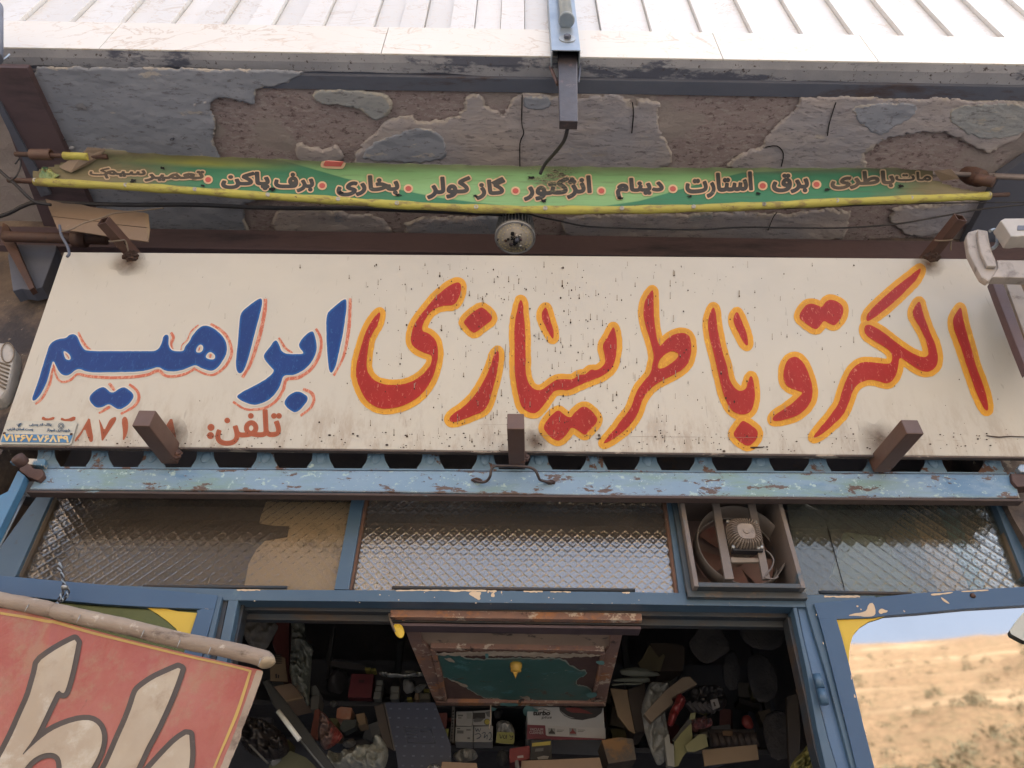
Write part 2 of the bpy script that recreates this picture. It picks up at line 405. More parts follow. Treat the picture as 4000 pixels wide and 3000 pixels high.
M['cementstrip'] = worn('mottled_cement', (0.30, 0.31, 0.34), (0.22, 0.23, 0.26), 0.85, low=5, bscale=120, bump=0.5,
    layers=[((0.075, 0.085, 0.12), 6, 0.55, 0.03, (0.35, 1, 1)), ((0.06, 0.05, 0.055), 55, 0.62, 0.03), ((0.35, 0.33, 0.32), 22, 0.73, 0.03)])
M['galv'] = worn('galvanised_steel', (0.32, 0.37, 0.42), (0.24, 0.30, 0.36), 0.42, metal=0.55, low=7, bscale=90, bump=0.08,
    layers=[((0.55, 0.58, 0.6), 16, 0.68, 0.05), ((0.10, 0.08, 0.07), 30, 0.76, 0.03)])
M['zinc'] = worn('zinc_screw', (0.42, 0.44, 0.42), (0.3, 0.3, 0.3), 0.4, metal=0.7, low=30)
M['black'] = worn('black_cable', (0.012, 0.014, 0.02), (0.03, 0.028, 0.03), 0.55, low=30, bscale=200)
M['hole'] = worn('dark_void', (0.006, 0.007, 0.009), (0.004, 0.004, 0.006), 0.9)
M['cardboard'] = worn('brown_cardboard', (0.24, 0.175, 0.125), (0.20, 0.145, 0.105), 0.85, low=3, bscale=70, bump=0.12, rnd=0.25,
    layers=[((0.10, 0.08, 0.065), 7, 0.66, 0.08, (0.3, 1, 1)), ((0.32, 0.25, 0.18), 30, 0.70, 0.05)])
M['kraft'] = worn('dim_kraft_card', (0.26, 0.19, 0.12), (0.20, 0.15, 0.10), 0.8, low=4, bscale=60, bump=0.1, rnd=0.3)
M['wood_bead'] = worn('red_brown_glazing_putty', (0.17, 0.085, 0.05), (0.12, 0.065, 0.045), 0.7, low=9, bscale=90,
    layers=[((0.30, 0.22, 0.15), 24, 0.66, 0.04), ((0.04, 0.03, 0.03), 18, 0.66, 0.05)])
M['putty'] = worn('pale_dirty_putty', (0.20, 0.16, 0.12), (0.12, 0.10, 0.08), 0.8, low=9, bscale=90)

def marble(name, a, b, vein, vs, vw, rnd):
    t = NT(name); r = t.rand(); off = t.n('ShaderNodeCombineXYZ'); t.l(t.math('MULTIPLY', r, 37.0), off.inputs[0]); t.l(t.math('MULTIPLY', r, 11.0), off.inputs[2])
    va = t.n('ShaderNodeVectorMath', operation='ADD'); t.l(t.co(), va.inputs[0]); t.l(off.outputs[0], va.inputs[1]); src = va.outputs[0]
    base = t.mix(t.step(t.noise(2.3, 5, 0.6, src=src), 0.5, 0.25), a, b)
    base = t.mix(t.math('MULTIPLY', r, rnd), base, tuple(v*0.80 for v in a))
    f = t.noise(vs, 6, 0.58, (1, 1, 1.9), dist=0.9, src=src); v = t.math('ABSOLUTE', t.math('SUBTRACT', f, 0.5))
    f2 = t.noise(vs*1.9, 4, 0.5, (1.0, 1, 2.4), (4, 2, 1), 1.2, src=src); v2 = t.math('ABSOLUTE', t.math('SUBTRACT', f2, 0.52))
    m1 = t.math('MULTIPLY', t.math('SUBTRACT', 1.0, t.step(v, vw, vw)), t.step(t.noise(3.0, 3, 0.5, src=src), 0.52, 0.12))
    m2 = t.math('MULTIPLY', t.math('SUBTRACT', 1.0, t.step(v2, vw*0.7, vw*0.7)), 0.5)
    col = t.mix(t.math('MULTIPLY', m1, 0.65), base, vein); col = t.mix(m2, col, tuple(v*1.25 for v in vein))
    stain = t.step(t.noise(9, 6, 0.7, src=src, loc=(7, 7, 7)), 0.70, 0.05); col = t.mix(t.math('MULTIPLY', stain, 0.45), col, (0.42, 0.33, 0.26))
    return t.done(t.bsdf(col, 0.35, 0.0, t.bump(t.noise(60, 4), 0.05, 0.002)))
M['marble_panel'] = marble('cream_marble_panel', (0.66, 0.655, 0.63), (0.70, 0.71, 0.71), (0.44, 0.36, 0.27), 4.0, 0.008, 0.55)
M['marble_band'] = marble('cream_marble_band', (0.70, 0.67, 0.60), (0.72, 0.71, 0.66), (0.46, 0.35, 0.24), 2.3, 0.008, 0.25)
M['grout'] = worn('pale_grout', (0.42, 0.39, 0.33), (0.3, 0.28, 0.24), 0.9, low=9)

def soffit_mat():
    t = NT('bare_brown_concrete'); e = t.attr('tone')
    c = t.mix(t.step(t.noise(5, 7, 0.65), 0.5, 0.2), (0.34, 0.275, 0.275), (0.43, 0.365, 0.36))
    c = t.mix(t.step(t.noise(26, 8, 0.78, (1, 2.6, 1)), 0.545, 0.04), c, (0.46, 0.41, 0.40))
    c = t.mix(t.step(t.noise(30, 7, 0.75, (1, 1.6, 1), (2, 2, 2)), 0.575, 0.05), c, (0.19, 0.145, 0.145))
    c = t.mix(t.step(e, 0.5, 0.12), c, t.mix(t.noise(14, 6, 0.7), (0.36, 0.31, 0.30), (0.44, 0.40, 0.38)))
    n = t.bump(t.noise(30, 8, 0.78, (1, 2.0, 1)), 1.0, 0.016); n = t.bump(t.noise(160, 5, 0.7), 0.5, 0.003, n)
    return t.done(t.bsdf(c, 0.92, 0, n, Specular_IOR_Level=0.15))
M['soffit'] = soffit_mat()
def plaster_mat(name, inner, inner2, rim, rimw=0.35, rgh=1.0):
    t = NT(name); e = t.attr('edge'); ew = t.math('ADD', e, t.math('MULTIPLY', t.math('SUBTRACT', t.noise(7, 6, 0.7), 0.5), 2.2))
    c = t.mix(t.step(t.noise(3.5, 6, 0.6, (0.6, 1, 1)), 0.5, 0.2), inner, inner2)
    rc = t.mix(t.noise(22, 6, 0.7), rim, tuple(v*0.62 for v in rim))
    c = t.mix(t.step(ew, rimw, 0.06), rc, c)
    c = t.mix(t.step(t.noise(11, 7, 0.7, (0.5, 1.4, 1), (3, 3, 3)), 0.64, 0.03), c, rc)
    c = t.mix(t.math('MULTIPLY', t.step(t.noise(34, 7, 0.75, (0.7, 2, 1)), 0.59, 0.05), 0.6), c, (0.10, 0.095, 0.11))
    n = t.bump(t.noise(20, 8, 0.75, (0.6, 1.4, 1), dist=0.6), 0.8*rgh, 0.012); n = t.bump(t.noise(150, 5, 0.7), 0.25, 0.002, n)
    return t.done(t.bsdf(c, 0.85, 0, n, Specular_IOR_Level=0.2))
M['plaster_grey'] = plaster_mat('grey_painted_plaster', (0.29, 0.315, 0.37), (0.24, 0.265, 0.315), (0.50, 0.48, 0.46), 0.04, 0.22)
M['plaster_mix'] = plaster_mat('flaking_grey_plaster', (0.33, 0.33, 0.37), (0.43, 0.385, 0.37), (0.50, 0.46, 0.43), 0.10)
M['plaster_blue'] = plaster_mat('blue_grey_plaster_scab', (0.29, 0.32, 0.35), (0.33, 0.345, 0.35), (0.48, 0.46, 0.42), 0.16)
M['wall_tan'] = worn('peeling_tan_wall', (0.22, 0.17, 0.13), (0.11, 0.085, 0.07), 0.9, low=3, bscale=40, bump=0.6, bdist=0.008,
    layers=[((0.045, 0.042, 0.05), 3, 0.52, 0.12), ((0.33, 0.28, 0.22), 12, 0.64, 0.03)])
M['wall_dark'] = worn('haze_lifted_wall', (0.085, 0.085, 0.10), (0.11, 0.10, 0.105), 0.9, low=3, bscale=40, bump=0.6, bdist=0.006,
    layers=[((0.14, 0.10, 0.08), 9, 0.64, 0.05)])  # bluish lift stands in for haze over the dark room

def sign_mat():
    t = NT('cream_sign_enamel'); co = t.co()
    c = t.mix(t.step(t.noise(1.6, 5, 0.6), 0.5, 0.25), (0.50, 0.485, 0.425), (0.46, 0.45, 0.405))
    s = t.n('ShaderNodeSeparateXYZ'); t.l(co, s.inputs[0])
    low = t.step(s.outputs[2], 3.06, 0.16)                     # dirt that has run down and gathered along the lower edge
    dirt = t.math('MULTIPLY', t.step(t.noise(16, 7, 0.75, (1, 1, 0.22)), 0.56, 0.1), t.math('SUBTRACT', 1.0, low))
    c = t.mix(t.math('MULTIPLY', dirt, 0.5), c, (0.27, 0.19, 0.12))
    up = t.step(s.outputs[2], 3.52, 0.28)
    c = t.mix(t.math('MULTIPLY', t.math('MULTIPLY', up, t.step(t.noise(5, 6, 0.6, (0.6, 1, 1)), 0.45, 0.25)), 0.25), c, (0.30, 0.285, 0.255))  # greyer upper part: shade under the overhang put into the colour
    sc_ = t.step(t.noise(60, 3, 0.5, (1.6, 1, 0.10), (1, 5, 2), 0.4), 0.70, 0.015); c = t.mix(t.math('MULTIPLY', sc_, 0.30), c, (0.22, 0.20, 0.17))
    # drips and rusty pin holes
    return t.done(t.bsdf(c, t.math('ADD', 0.33, t.math('MULTIPLY', dirt, 0.3)), 0, t.bump(t.noise(2.2, 3, 0.5, (1, 1, 0.6)), 0.35, 0.03)))
M['sign'] = sign_mat()
def brush(name, c, edgec, wear, wearc=(0.50, 0.46, 0.38), wt=0.66, rough=0.4):
    t = NT(name); e = t.attr('edge')
    col = t.mix(t.step(t.noise(9, 4, 0.6, (1, 1, 0.5)), 0.5, 0.2), c, tuple(v*0.82 for v in c))
    col = t.mix(t.math('MULTIPLY', t.math('SUBTRACT', 1.0, t.step(e, 0.45, 0.4)), 0.75), col, edgec)
    st = t.step(t.noise(110, 4, 0.6, (1.1, 1, 0.35), (5, 1, 2), 1.2), wt, 0.04)
    col = t.mix(t.math('MULTIPLY', st, wear), col, wearc)
    return t.done(t.bsdf(col, rough, 0, t.bump(t.noise(130, 3, 0.6, (1, 1, 0.3)), 0.2, 0.0015), Specular_IOR_Level=0.25))
M['red'] = brush('brushed_red_paint', (0.33, 0.020, 0.018), (0.38, 0.028, 0.018), 0.6, (0.58, 0.22, 0.15), 0.64)
M['yellow'] = brush('brushed_ochre_outline', (0.60, 0.285, 0.035), (0.62, 0.32, 0.04), 0.5, (0.72, 0.45, 0.04), 0.60)
M['blueletter'] = brush('brushed_royal_blue_paint', (0.009, 0.045, 0.205), (0.010, 0.125, 0.36), 0.35, (0.04, 0.17, 0.36), 0.62)
M['whitehalo'] = brush('white_paint_edge', (0.62, 0.59, 0.53), (0.62, 0.59, 0.53), 0.2)
M['redstroke'] = brush('thin_red_brush_line', (0.46, 0.12, 0.075), (0.50, 0.16, 0.10), 0.7, (0.60, 0.34, 0.24), 0.54)
M['redprint'] = brush('faded_brick_red_lettering', (0.32, 0.085, 0.045), (0.34, 0.10, 0.05), 0.2, (0.5, 0.3, 0.22), 0.66)
M['speck'] = worn('rust_speck', (0.035, 0.018, 0.012), (0.05, 0.03, 0.02), 0.9)
M['drip'] = worn('pale_rust_run', (0.28, 0.24, 0.19), (0.20, 0.16, 0.12), 0.8)

def glass_mat(name, tile, tint, dust, refl, tcol=(0.55, 0.55, 0.5), bumps=0.6, see=0.6):
    """figured window glass: quatrefoil relief, a film of dust, reflections of the sky outside"""
    t = NT(name); s = t.n('ShaderNodeSeparateXYZ'); t.l(t.co(), s.inputs[0])
    k = 2*math.pi/tile
    u = t.math('MULTIPLY', s.outputs[0], k); v = t.math('MULTIPLY', s.outputs[2], k)
    g = t.math('ADD', t.math('COSINE', u), t.math('COSINE', v))
    ridge = t.math('SUBTRACT', 1.0, t.step(t.math('ABSOLUTE', g), 0.16, 0.16))
    u2 = t.math('MULTIPLY', u, 2.0); v2 = t.math('MULTIPLY', v, 2.0)
    petal = t.step(t.math('MULTIPLY', t.math('COSINE', u2), t.math('COSINE', v2)), 0.55, 0.4)
    soft = t.step(t.math('ABSOLUTE', g), 0.55, 0.55)
    h = t.math('ADD', t.math('MULTIPLY', soft, -0.9), t.math('MULTIPLY', petal, 0.45))
    h = t.math('ADD', h, t.math('MULTIPLY', t.noise(70, 4), 0.7)); h = t.math('ADD', h, t.math('MULTIPLY', t.noise(9, 3), 0.8))
    nn = t.bump(h, bumps, 0.004)
    d = t.n('ShaderNodeBsdfDiffuse'); dc = t.mix(t.step(t.noise(3, 6, 0.65, (0.7, 1, 1)), 0.5, 0.3), tint, tuple(x*0.6 for x in tint))
    dc = t.mix(t.math('MULTIPLY', ridge, 0.22), dc, tuple(x*1.5 for x in tint)); t.l(dc, d.inputs[0]); t.l(nn, d.inputs[2])
    tr = t.n('ShaderNodeBsdfTransparent'); tr.inputs[0].default_value = (*tcol, 1)
    gl = t.n('ShaderNodeBsdfGlossy'); gl.inputs['Roughness'].default_value = 0.11; t.l(nn, gl.inputs['Normal'])
    m1 = t.n('ShaderNodeMixShader'); t.setin(m1.inputs[0], t.math('ADD', dust, t.math('MULTIPLY', t.noise(2.2, 5, 0.6), 0.2))); t.l(tr.outputs[0], m1.inputs[1]); t.l(d.outputs[0], m1.inputs[2])
    fr = t.n('ShaderNodeFresnel'); fr.inputs[0].default_value = 1.5; t.l(nn, fr.inputs['Normal'])
    m2 = t.n('ShaderNodeMixShader'); t.l(t.math('MULTIPLY', fr.outputs[0], refl, clamp=True), m2.inputs[0]); t.l(m1.outputs[0], m2.inputs[1]); t.l(gl.outputs[0], m2.inputs[2])
    return t.done(m2)
TILE = 0.0345
M['glass_a'] = glass_mat('figured_glass_brown', TILE*1.15, (0.16, 0.13, 0.10), 0.16, 0.8, tcol=(0.96, 0.94, 0.90), bumps=0.22)
M['glass_b'] = glass_mat('figured_glass_clear', TILE, (0.22, 0.185, 0.155), 0.22, 4.4, tcol=(0.85, 0.85, 0.82), bumps=0.22)  # dust tint also carries the tan of reflected houses, painted in
M['glass_c'] = glass_mat('figured_glass_green', TILE*1.3, (0.20, 0.205, 0.17), 0.16, 1.3, tcol=(0.92, 0.94, 0.9), bumps=0.10)
def mirror_mat(name, tint, rough, dirt):
    t = NT(name); c = t.mix(t.math('MULTIPLY', t.step(t.noise(4, 6, 0.7), 0.55, 0.2), dirt), tint, tuple(v*0.8 for v in tint))
    p = t.bsdf(c, rough, 1.0, t.bump(t.noise(1.6, 3, 0.5, (0.6, 1, 1.5)), 0.015, 0.010)); return t.done(p)
M['mirror'] = mirror_mat('mirror_film_glass', (0.39, 0.38, 0.375), 0.03, 0.3)
M['mirror_dim'] = mirror_mat('green_reflection_glass', (0.085, 0.10, 0.055), 0.25, 0.9)  # green tint stands in for greenery reflected in the left door
M['sticker'] = worn('yellow_vinyl_corner', (0.62, 0.42, 0.035), (0.55, 0.38, 0.04), 0.45, low=3, bscale=60, bump=0.08, layers=[((0.35, 0.25, 0.05), 18, 0.72, 0.03)])
M['white_plastic'] = worn('dusty_white_plastic', (0.42, 0.40, 0.37), (0.33, 0.31, 0.28), 0.5, low=5, bscale=60, bump=0.1, layers=[((0.22, 0.18, 0.15), 14, 0.68, 0.05)])
M['creampaint'] = worn('cream_painted_steel', (0.34, 0.30, 0.26), (0.24, 0.22, 0.20), 0.6, low=5, bscale=60, bump=0.2, layers=[((0.10, 0.08, 0.07), 9, 0.62, 0.08), ((0.14, 0.07, 0.04), 30, 0.72, 0.03)])
# ------------------------------------------------------------------ street, ground and the hillside across the road (seen in the mirror glass, lights the shade)
def ground_mat(name, a, b, c3, sc_):
    t = NT(name); c = t.mix(t.step(t.noise(sc_, 8, 0.65), 0.5, 0.2), a, b)
    c = t.mix(t.step(t.noise(sc_*5, 6, 0.7), 0.62, 0.06), c, c3)
    return t.done(t.bsdf(c, 0.95, 0, t.bump(t.noise(sc_*20, 5), 0.4, 0.02)))
setp(box('pavement', -14, 14, -1.4, 1.9, -0.2, 0.12, ground_mat('pale_paving', (0.22, 0.21, 0.195), (0.19, 0.18, 0.17), (0.15, 0.14, 0.13), 2.0), None, 0.01), kind='structure')
setp(mesh('road', [(-60, -12, 0.004), (60, -12, 0.004), (60, -1.4, 0.004), (-60, -1.4, 0.004)], [(0, 1, 2, 3)], ground_mat('dusty_asphalt', (0.12, 0.115, 0.11), (0.15, 0.14, 0.13), (0.12, 0.11, 0.1), 1.0)), kind='structure')
gm = ground_mat('dry_earth', (0.27, 0.22, 0.165), (0.23, 0.19, 0.14), (0.2, 0.16, 0.12), 0.3)
setp(mesh('ground', [(-400, -400, 0), (400, -400, 0), (400, 200, 0), (-400, 200, 0)], [(0, 1, 2, 3)], gm), kind='structure')
def hill():
    V = []; Fs = []; na, nr = 150, 90
    for i in range(nr):
        f = i/(nr-1); r = 20+f**1.3*190
        for j in range(na):
            a = math.pi+math.pi*j/(na-1); x = math.cos(a)*r; y = math.sin(a)*r
            V.append((x, y, r, f))
    A = np.array(V); az = np.arctan2(A[:, 1], A[:, 0])
    n1 = fbm(A[:, 0]/34+3, A[:, 1]/34+3, 5)-0.5; n2 = fbm(A[:, 0]/7, A[:, 1]/7, 4)-0.5
    rise = np.clip((A[:, 2]-20)/150.0, 0, 1)**1.0*(65+8*np.sin(az*2.3+0.9)+9*n1)
    z = rise+n2*3.0*np.clip((A[:, 2]-20)/20, 0, 1)-0.3
    for j in range(nr-1):
        for k in range(na-1): Fs.append((j*na+k, j*na+k+1, (j+1)*na+k+1, (j+1)*na+k))
    t = NT('dry_hillside'); c = t.mix(t.step(t.noise(0.05, 8, 0.65), 0.5, 0.15), (0.46, 0.32, 0.20), (0.40, 0.27, 0.165)); c = t.mix(t.math('MULTIPLY', t.step(t.noise(1.6, 8, 0.8, loc=(9, 1, 1)), 0.5, 0.15), 1.0), c, (0.20, 0.135, 0.08)); c = t.mix(t.math('MULTIPLY', t.step(t.noise(0.9, 6, 0.7, loc=(3, 7, 1)), 0.56, 0.03), 0.7), c, (0.17, 0.14, 0.08)); c = t.mix(t.step(t.noise(3.5, 7, 0.8, loc=(1, 9, 1)), 0.56, 0.03), c, (0.13, 0.11, 0.065))
    c = t.mix(t.step(t.noise(0.5, 8, 0.75), 0.60, 0.05), c, (0.26, 0.20, 0.12))
    c = t.mix(t.step(t.noise(0.8, 7, 0.7, loc=(4, 4, 4)), 0.655, 0.02), c, (0.10, 0.105, 0.06))
    c = t.mix(t.step(t.noise(0.12, 8, 0.6, (0.3, 1, 2), (2, 2, 2)), 0.62, 0.08), c, (0.48, 0.36, 0.23))
    mt = t.done(t.bsdf(c, 1.0, 0, t.bump(t.noise(1.2, 8, 0.75), 0.9, 0.6), Specular_IOR_Level=0.05))
    o = mesh('hillside', np.stack([A[:, 0], A[:, 1], z], 1).tolist(), Fs, mt, None, True)
    setp(o, kind='structure')
    # dry shrubs scattered over it
    V2 = []; F2 = []; idx = rng.choice(np.nonzero((A[:, 3] > 0.05) & (A[:, 3] < 0.75))[0], 2600)
    for q in idx:
        x, y = A[q, 0], A[q, 1]; zz = z[q]; s = 0.25+rng.random()**2*1.0; b = len(V2); m_ = 9
        for k in range(60):
            d = rng.normal(size=3); d /= np.linalg.norm(d); d[2] = abs(d[2]); p = np.array((x, y, zz))+d*s*(0.6+0.5*rng.random()); e = rng.normal(size=(3, 3))*s*0.13
            b = len(V2); V2 += [tuple(p+e[0]), tuple(p+e[1]), tuple(p+e[2])]; F2.append((b, b+1, b+2))
    sh = mesh('dry_shrubs', V2, F2, worn('olive_scrub', (0.14, 0.14, 0.085), (0.19, 0.165, 0.10), 1.0, low=1))
    setp(sh, label='olive green scrub scattered over the sunlit dry hillside', cat='shrubs', kind='stuff')
hill()
ob = thing('opposite_building', 'tan plastered building across the road, mirrored dimly in the left panes', 'building')
tanw = worn('sunlit_tan_render', (0.36, 0.27, 0.19), (0.30, 0.23, 0.17), 0.9, low=0.4, bscale=5)
box('wall', -60, -3.2, -22, -14, 0, 11.2, tanw, ob); box('parapet', -60.2, -3.0, -22, -13.8, 11.2, 11.7, worn('pale_parapet', (0.5, 0.46, 0.4), low=0.5), ob)
for i_ in range(6):
    for j_ in range(3):
        x_ = -24.5+i_*3.6; z_ = 1.2+j_*3.4; w_o = box('window', x_, x_+1.5, -13.98, -13.9, z_, z_+1.6, worn('pale_window_frame', (0.45, 0.43, 0.4), low=1) if (i_, j_) == (0, 0) else bpy.data.materials['pale_window_frame'], ob)
        under(box('window_pane', x_+0.1, x_+1.4, -13.9, -13.88, z_+0.1, z_+1.5, M['darksteel'], ob), w_o)
ground_thing(ob)
tr = thing('roadside_tree', 'green roadside tree mirrored in the glass of the left door leaf', 'tree')
tube('trunk', [(-2.3, -12, 0), (-2.2, -12.1, 1.6), (-2.4, -12, 3.2), (-2.2, -11.9, 5)], [0.2, 0.19, 0.17, 0.16]*5, worn('bark', (0.09, 0.07, 0.05), low=3), tr, 9, 1)
V = []; Fs = []
for k in range(5200):
    cc = rng.choice(7); c0 = np.array([(-2.3, -12, 5.2), (-1.4, -12, 4.6), (-3.2, -12.2, 4.7), (-2.2, -12.6, 6.2), (-2.9, -11.5, 5.8), (-1.7, -11.6, 5.7), (-2.3, -12, 4.0)][cc]); d = rng.normal(size=3); d /= np.linalg.norm(d); p_ = c0+d*(0.55+0.7*rng.random()); e = rng.normal(size=(3, 3))*0.075; b_ = len(V); V += (p_+e).tolist(); Fs.append((b_, b_+1, b_+2))
mesh('crown', V, Fs, worn('leaf_green', (0.075, 0.11, 0.035), (0.13, 0.15, 0.05), 0.8, low=1.5), tr)
ground_thing(tr)

# ------------------------------------------------------------------ the building: marble front, overhang, walls, shop room
YM = 1.20
bld = thing('shop_building', 'cream marble clad building whose overhanging storey shelters the shop front', 'building')
zj = PY(2000, 133, YM).z; zb = PY(2000, 238, YM).z; ZTOP = 7.2
X_ = lambda px, py, Y: PY(px, py, Y).x
per = X_(2442, 140, YM)-X_(2245.5, 140, YM)
r_ = random.Random(3)
for k in range(-15, 14):
    xa = X_(2348, 137, YM)+per*k; xb = X_(2442, 137, YM)+per*k; xc = xa+per
    d = r_.uniform(-0.0015, 0.0015)
    box('marble_panel', xa+0.001, xb-0.001, YM-0.016+d, YM+0.02, zj+0.002+r_.uniform(0, 0.002), ZTOP, M['marble_panel'], bld, 0.0012)
    box('marble_panel', xb+0.001, xc-0.001, YM+r_.uniform(0, 0.002), YM+0.02, zj+0.002, ZTOP, M['marble_panel'], bld, 0.0012)
js = [X_(-600, 160, YM), X_(440, 160, YM), X_(1505, 180, YM), X_(2795, 190, YM), X_(3380, 200, YM), X_(4600, 200, YM), X_(5700, 200, YM)]
js.insert(0, js[0]-1.0)
for a, b in zip(js[:-1], js[1:]):
    box('marble_band_slab', a+0.0012, b-0.0012, YM-0.020, YM+0.02, zb, zj-0.0015, M['marble_band'], bld, 0.0015)
box('backing_mortar', -4, 4, YM+0.0205, YM+0.03, zb+0.004, ZTOP, M['grout'], bld)
ZS = zb-0.018; print('ZS', ZS, 'zb', zb, 'zj', zj)
box('upper_storey_wall', -9, 9, YM+0.031, 9.0, max(ZS, zb)+0.03, ZTOP+0.1, M['grout'], bld)
#      # height of the underside of the overhang
# underside strips along the front edge: mortar bed, then the dark steel edge beam
ya = YM+0.0; yb = PZ(2000, 292, zb).y; yc = 1.308
n = 260; V = []; Fs = []
xs = np.linspace(-2.9, 2.9, n)
edge_in = yb+(fbm(xs*3.1, xs*0+1, 4)-0.5)*0.035+0.012*(xs > 0.4)
for i, x in enumerate(xs):
    h = (fbm(np.array([x*9]), np.array([2.0]), 3)[0]-0.5)*0.004
    V += [(x, ya-0.016, zb-0.003), (x, ya+0.01, zb-0.012+h), (x, edge_in[i]-0.006, zb-0.013+h), (x, edge_in[i], zb-0.006), (x, edge_in[i], zb+0.02)]
for i in range(n-1):
    for k in range(4): Fs.append((i*5+k, i*5+k+1, (i+1)*5+k+1, (i+1)*5+k))
mesh('mortar_bed', V, Fs, M['cementstrip'], bld, False)
prism('edge_beam', [(-2.9, ya+0.03, zb-0.008), (2.9, ya+0.03, zb-0.008), (2.9, ya+0.03, zb+0.02), (-2.9, ya+0.03, zb+0.02)], (0, yc-ya-0.03, 0), M['darksteel'], bld, 0.002)
box('edge_beam_flange', -2.9, 2.9, yc-0.055, yc, zb-0.030, zb-0.0085, M['darksteel'], bld, 0.002)

# bare concrete of the soffit with its scabs of plaster
def soffit():
    Y0, Y1 = 1.295, 2.16; nx, ny = 620, 100; xs = np.linspace(-2.7, 2.7, nx); ys = np.linspace(Y0, Y1, ny); X, Y = np.meshgrid(xs, ys)
    f = fbm(X*2.6+7, Y*4.0+3, 5); tone = fbm(X*1.9+21, Y*3.0+8, 5)
    Z = ZS-0.008*(f-0.5)-0.005*np.abs(fbm(X*11, Y*24, 4)-0.5)-0.010*np.clip((tone-0.52)*8, 0, 1)
    V = np.stack([X, Y, Z], -1).reshape(-1, 3)
    Fs = [(j*nx+i, (j+1)*nx+i, (j+1)*nx+i+1, j*nx+i+1) for j in range(ny-1) for i in range(nx-1)]
    o = mesh('soffit_concrete', V.tolist(), Fs, M['soffit'], bld, True)
    at = o.data.attributes.new('tone', 'FLOAT', 'POINT'); at.data.foreach_set('value', np.clip((tone.reshape(-1)-0.40)*5, 0, 1).astype(np.float32))
soffit()
def patch(pts, m, thick=0.010, wob=10, res=4.0, rim=26.0, label=None, it=1, z0=None):
    """a scab of plaster on the soffit; outline read off the photograph, ragged edge, real thickness"""
    p = chaikin(pts, it); gx, gy, S = sdf_grid([p], res, 70)
    X, Y = np.meshgrid(gx, gy); S = S+(fbm(X/38.0, Y/26.0, 3)-0.5)*2.8*wob+(fbm(X/12.0, Y/9.0, 4)-0.5)*2.2*wob; rim = min(rim, 8.0)
    P, Fs, E = iso(gx, gy, S, 0.0)
    base = PPa(P[:, 0], P[:, 1], (0, 0, (ZS if z0 is None else z0)-0.010), (0, 0, -1))
    prof = np.clip(E/rim, 0, 1)**0.5; thick = thick*0.55; nz = fbm(base[:, 0]*14, base[:, 1]*26, 5)-0.5
    base[:, 2] -= prof*thick+nz*0.008*prof-0.004*np.clip(1-E/4, 0, 1)
    me = bpy.data.meshes.new('plaster_patch'); me.from_pydata(base.tolist(), [], Fs); me.update()
    at = me.attributes.new('edge', 'FLOAT', 'POINT'); at.data.foreach_set('value', np.clip(E/46.0, 0, 1).astype(np.float32))
    if me.polygons[0].normal.z > 0: me.flip_normals()
    o = link('plaster_patch', me, m, bld, True)
    if label: o['label'] = label
P1 = [(92, 262), (300, 264), (600, 268), (900, 272), (1190, 278), (1165, 300), (1110, 335), (1000, 338), (998, 395), (985, 412), (940, 400), (890, 385), (845, 385), (820, 400), (815, 420), (835, 445), (840, 480), (832, 520), (830, 560), (850, 600), (900, 680), (1090, 700), (1100, 770), (950, 790), (955, 830), (965, 880), (1000, 955), (420, 960), (262, 600), (180, 430)]
patch(P1, M['plaster_grey'], 0.006, 5, 4.0, 8, 'smooth grey painted plaster left of the bare patch', z0=zb-0.022)
patch(C(1000, 0, K, [(430, 730), (520, 695), (700, 700), (900, 715), (1020, 740), (1080, 800), (1080, 860), (1030, 920), (940, 965), (870, 910), (790, 850), (700, 840), (620, 820), (540, 835), (480, 800), (440, 770)]), M['plaster_blue'], 0.012, 5, 4, 14)
P3 = C(1000, 0, K, [(770, 1290), (790, 1180), (860, 1110), (940, 1050), (990, 970), (1080, 930), (1200, 915), (1320, 960), (1450, 940), (1560, 910), (1640, 880), (1620, 800), (1700, 725), (1770, 760), (1830, 850), (1930, 910), (2000, 850), (1990, 780), (2060, 735), (2212, 740)])
P3 += C(2000, 0, K, [(300, 740), (370, 760), (520, 770), (700, 745), (760, 740), (850, 745), (920, 790), (960, 830), (990, 770), (1080, 775), (1150, 810), (1150, 900), (1145, 990), (1190, 1060), (1240, 1160), (1260, 1330), (600, 1500), (-200, 1480), (-1000, 1420)])
patch(P3, M['plaster_mix'], 0.011, 9, 5, 30)
P4 = C(2000, 0, K, [(1690, 1330), (1740, 1240), (1850, 1180), (1980, 1155), (1990, 1080), (2090, 980), (2212, 900)])+C(2900, 0, K, [(420, 860), (450, 800), (460, 750), (1200, 760), (2400, 790), (2400, 1000), (2200, 1060), (2100, 1120), (2000, 1180), (1900, 1200), (1760, 1120), (1600, 1050), (1500, 1040), (1350, 1050), (1200, 1080), (1060, 1120), (1000, 1190), (950, 1240), (985, 1350), (300, 1380)])
patch(P4, M['plaster_mix'], 0.012, 8, 5, 30)
patch(C(2900, 0, K, [(840, 830), (1000, 800), (1300, 780), (1380, 830), (1330, 920), (1220, 990), (1100, 1070), (1000, 1040), (900, 960)]), M['plaster_grey'], 0.017, 6, 4, 20)
patch(C(2900, 0, K, [(1600, 850), (1750, 800), (2300, 800), (2300, 1020), (2000, 1100), (1800, 1080), (1640, 980)]), M['plaster_blue'], 0.016, 6, 4, 20)
patch(C(1000, 0, K, [(300, 1230), (310, 1110), (420, 1150), (560, 1180), (620, 1130), (690, 1190), (700, 1280), (400, 1290)]), M['plaster_mix'], 0.010, 5, 4, 18)
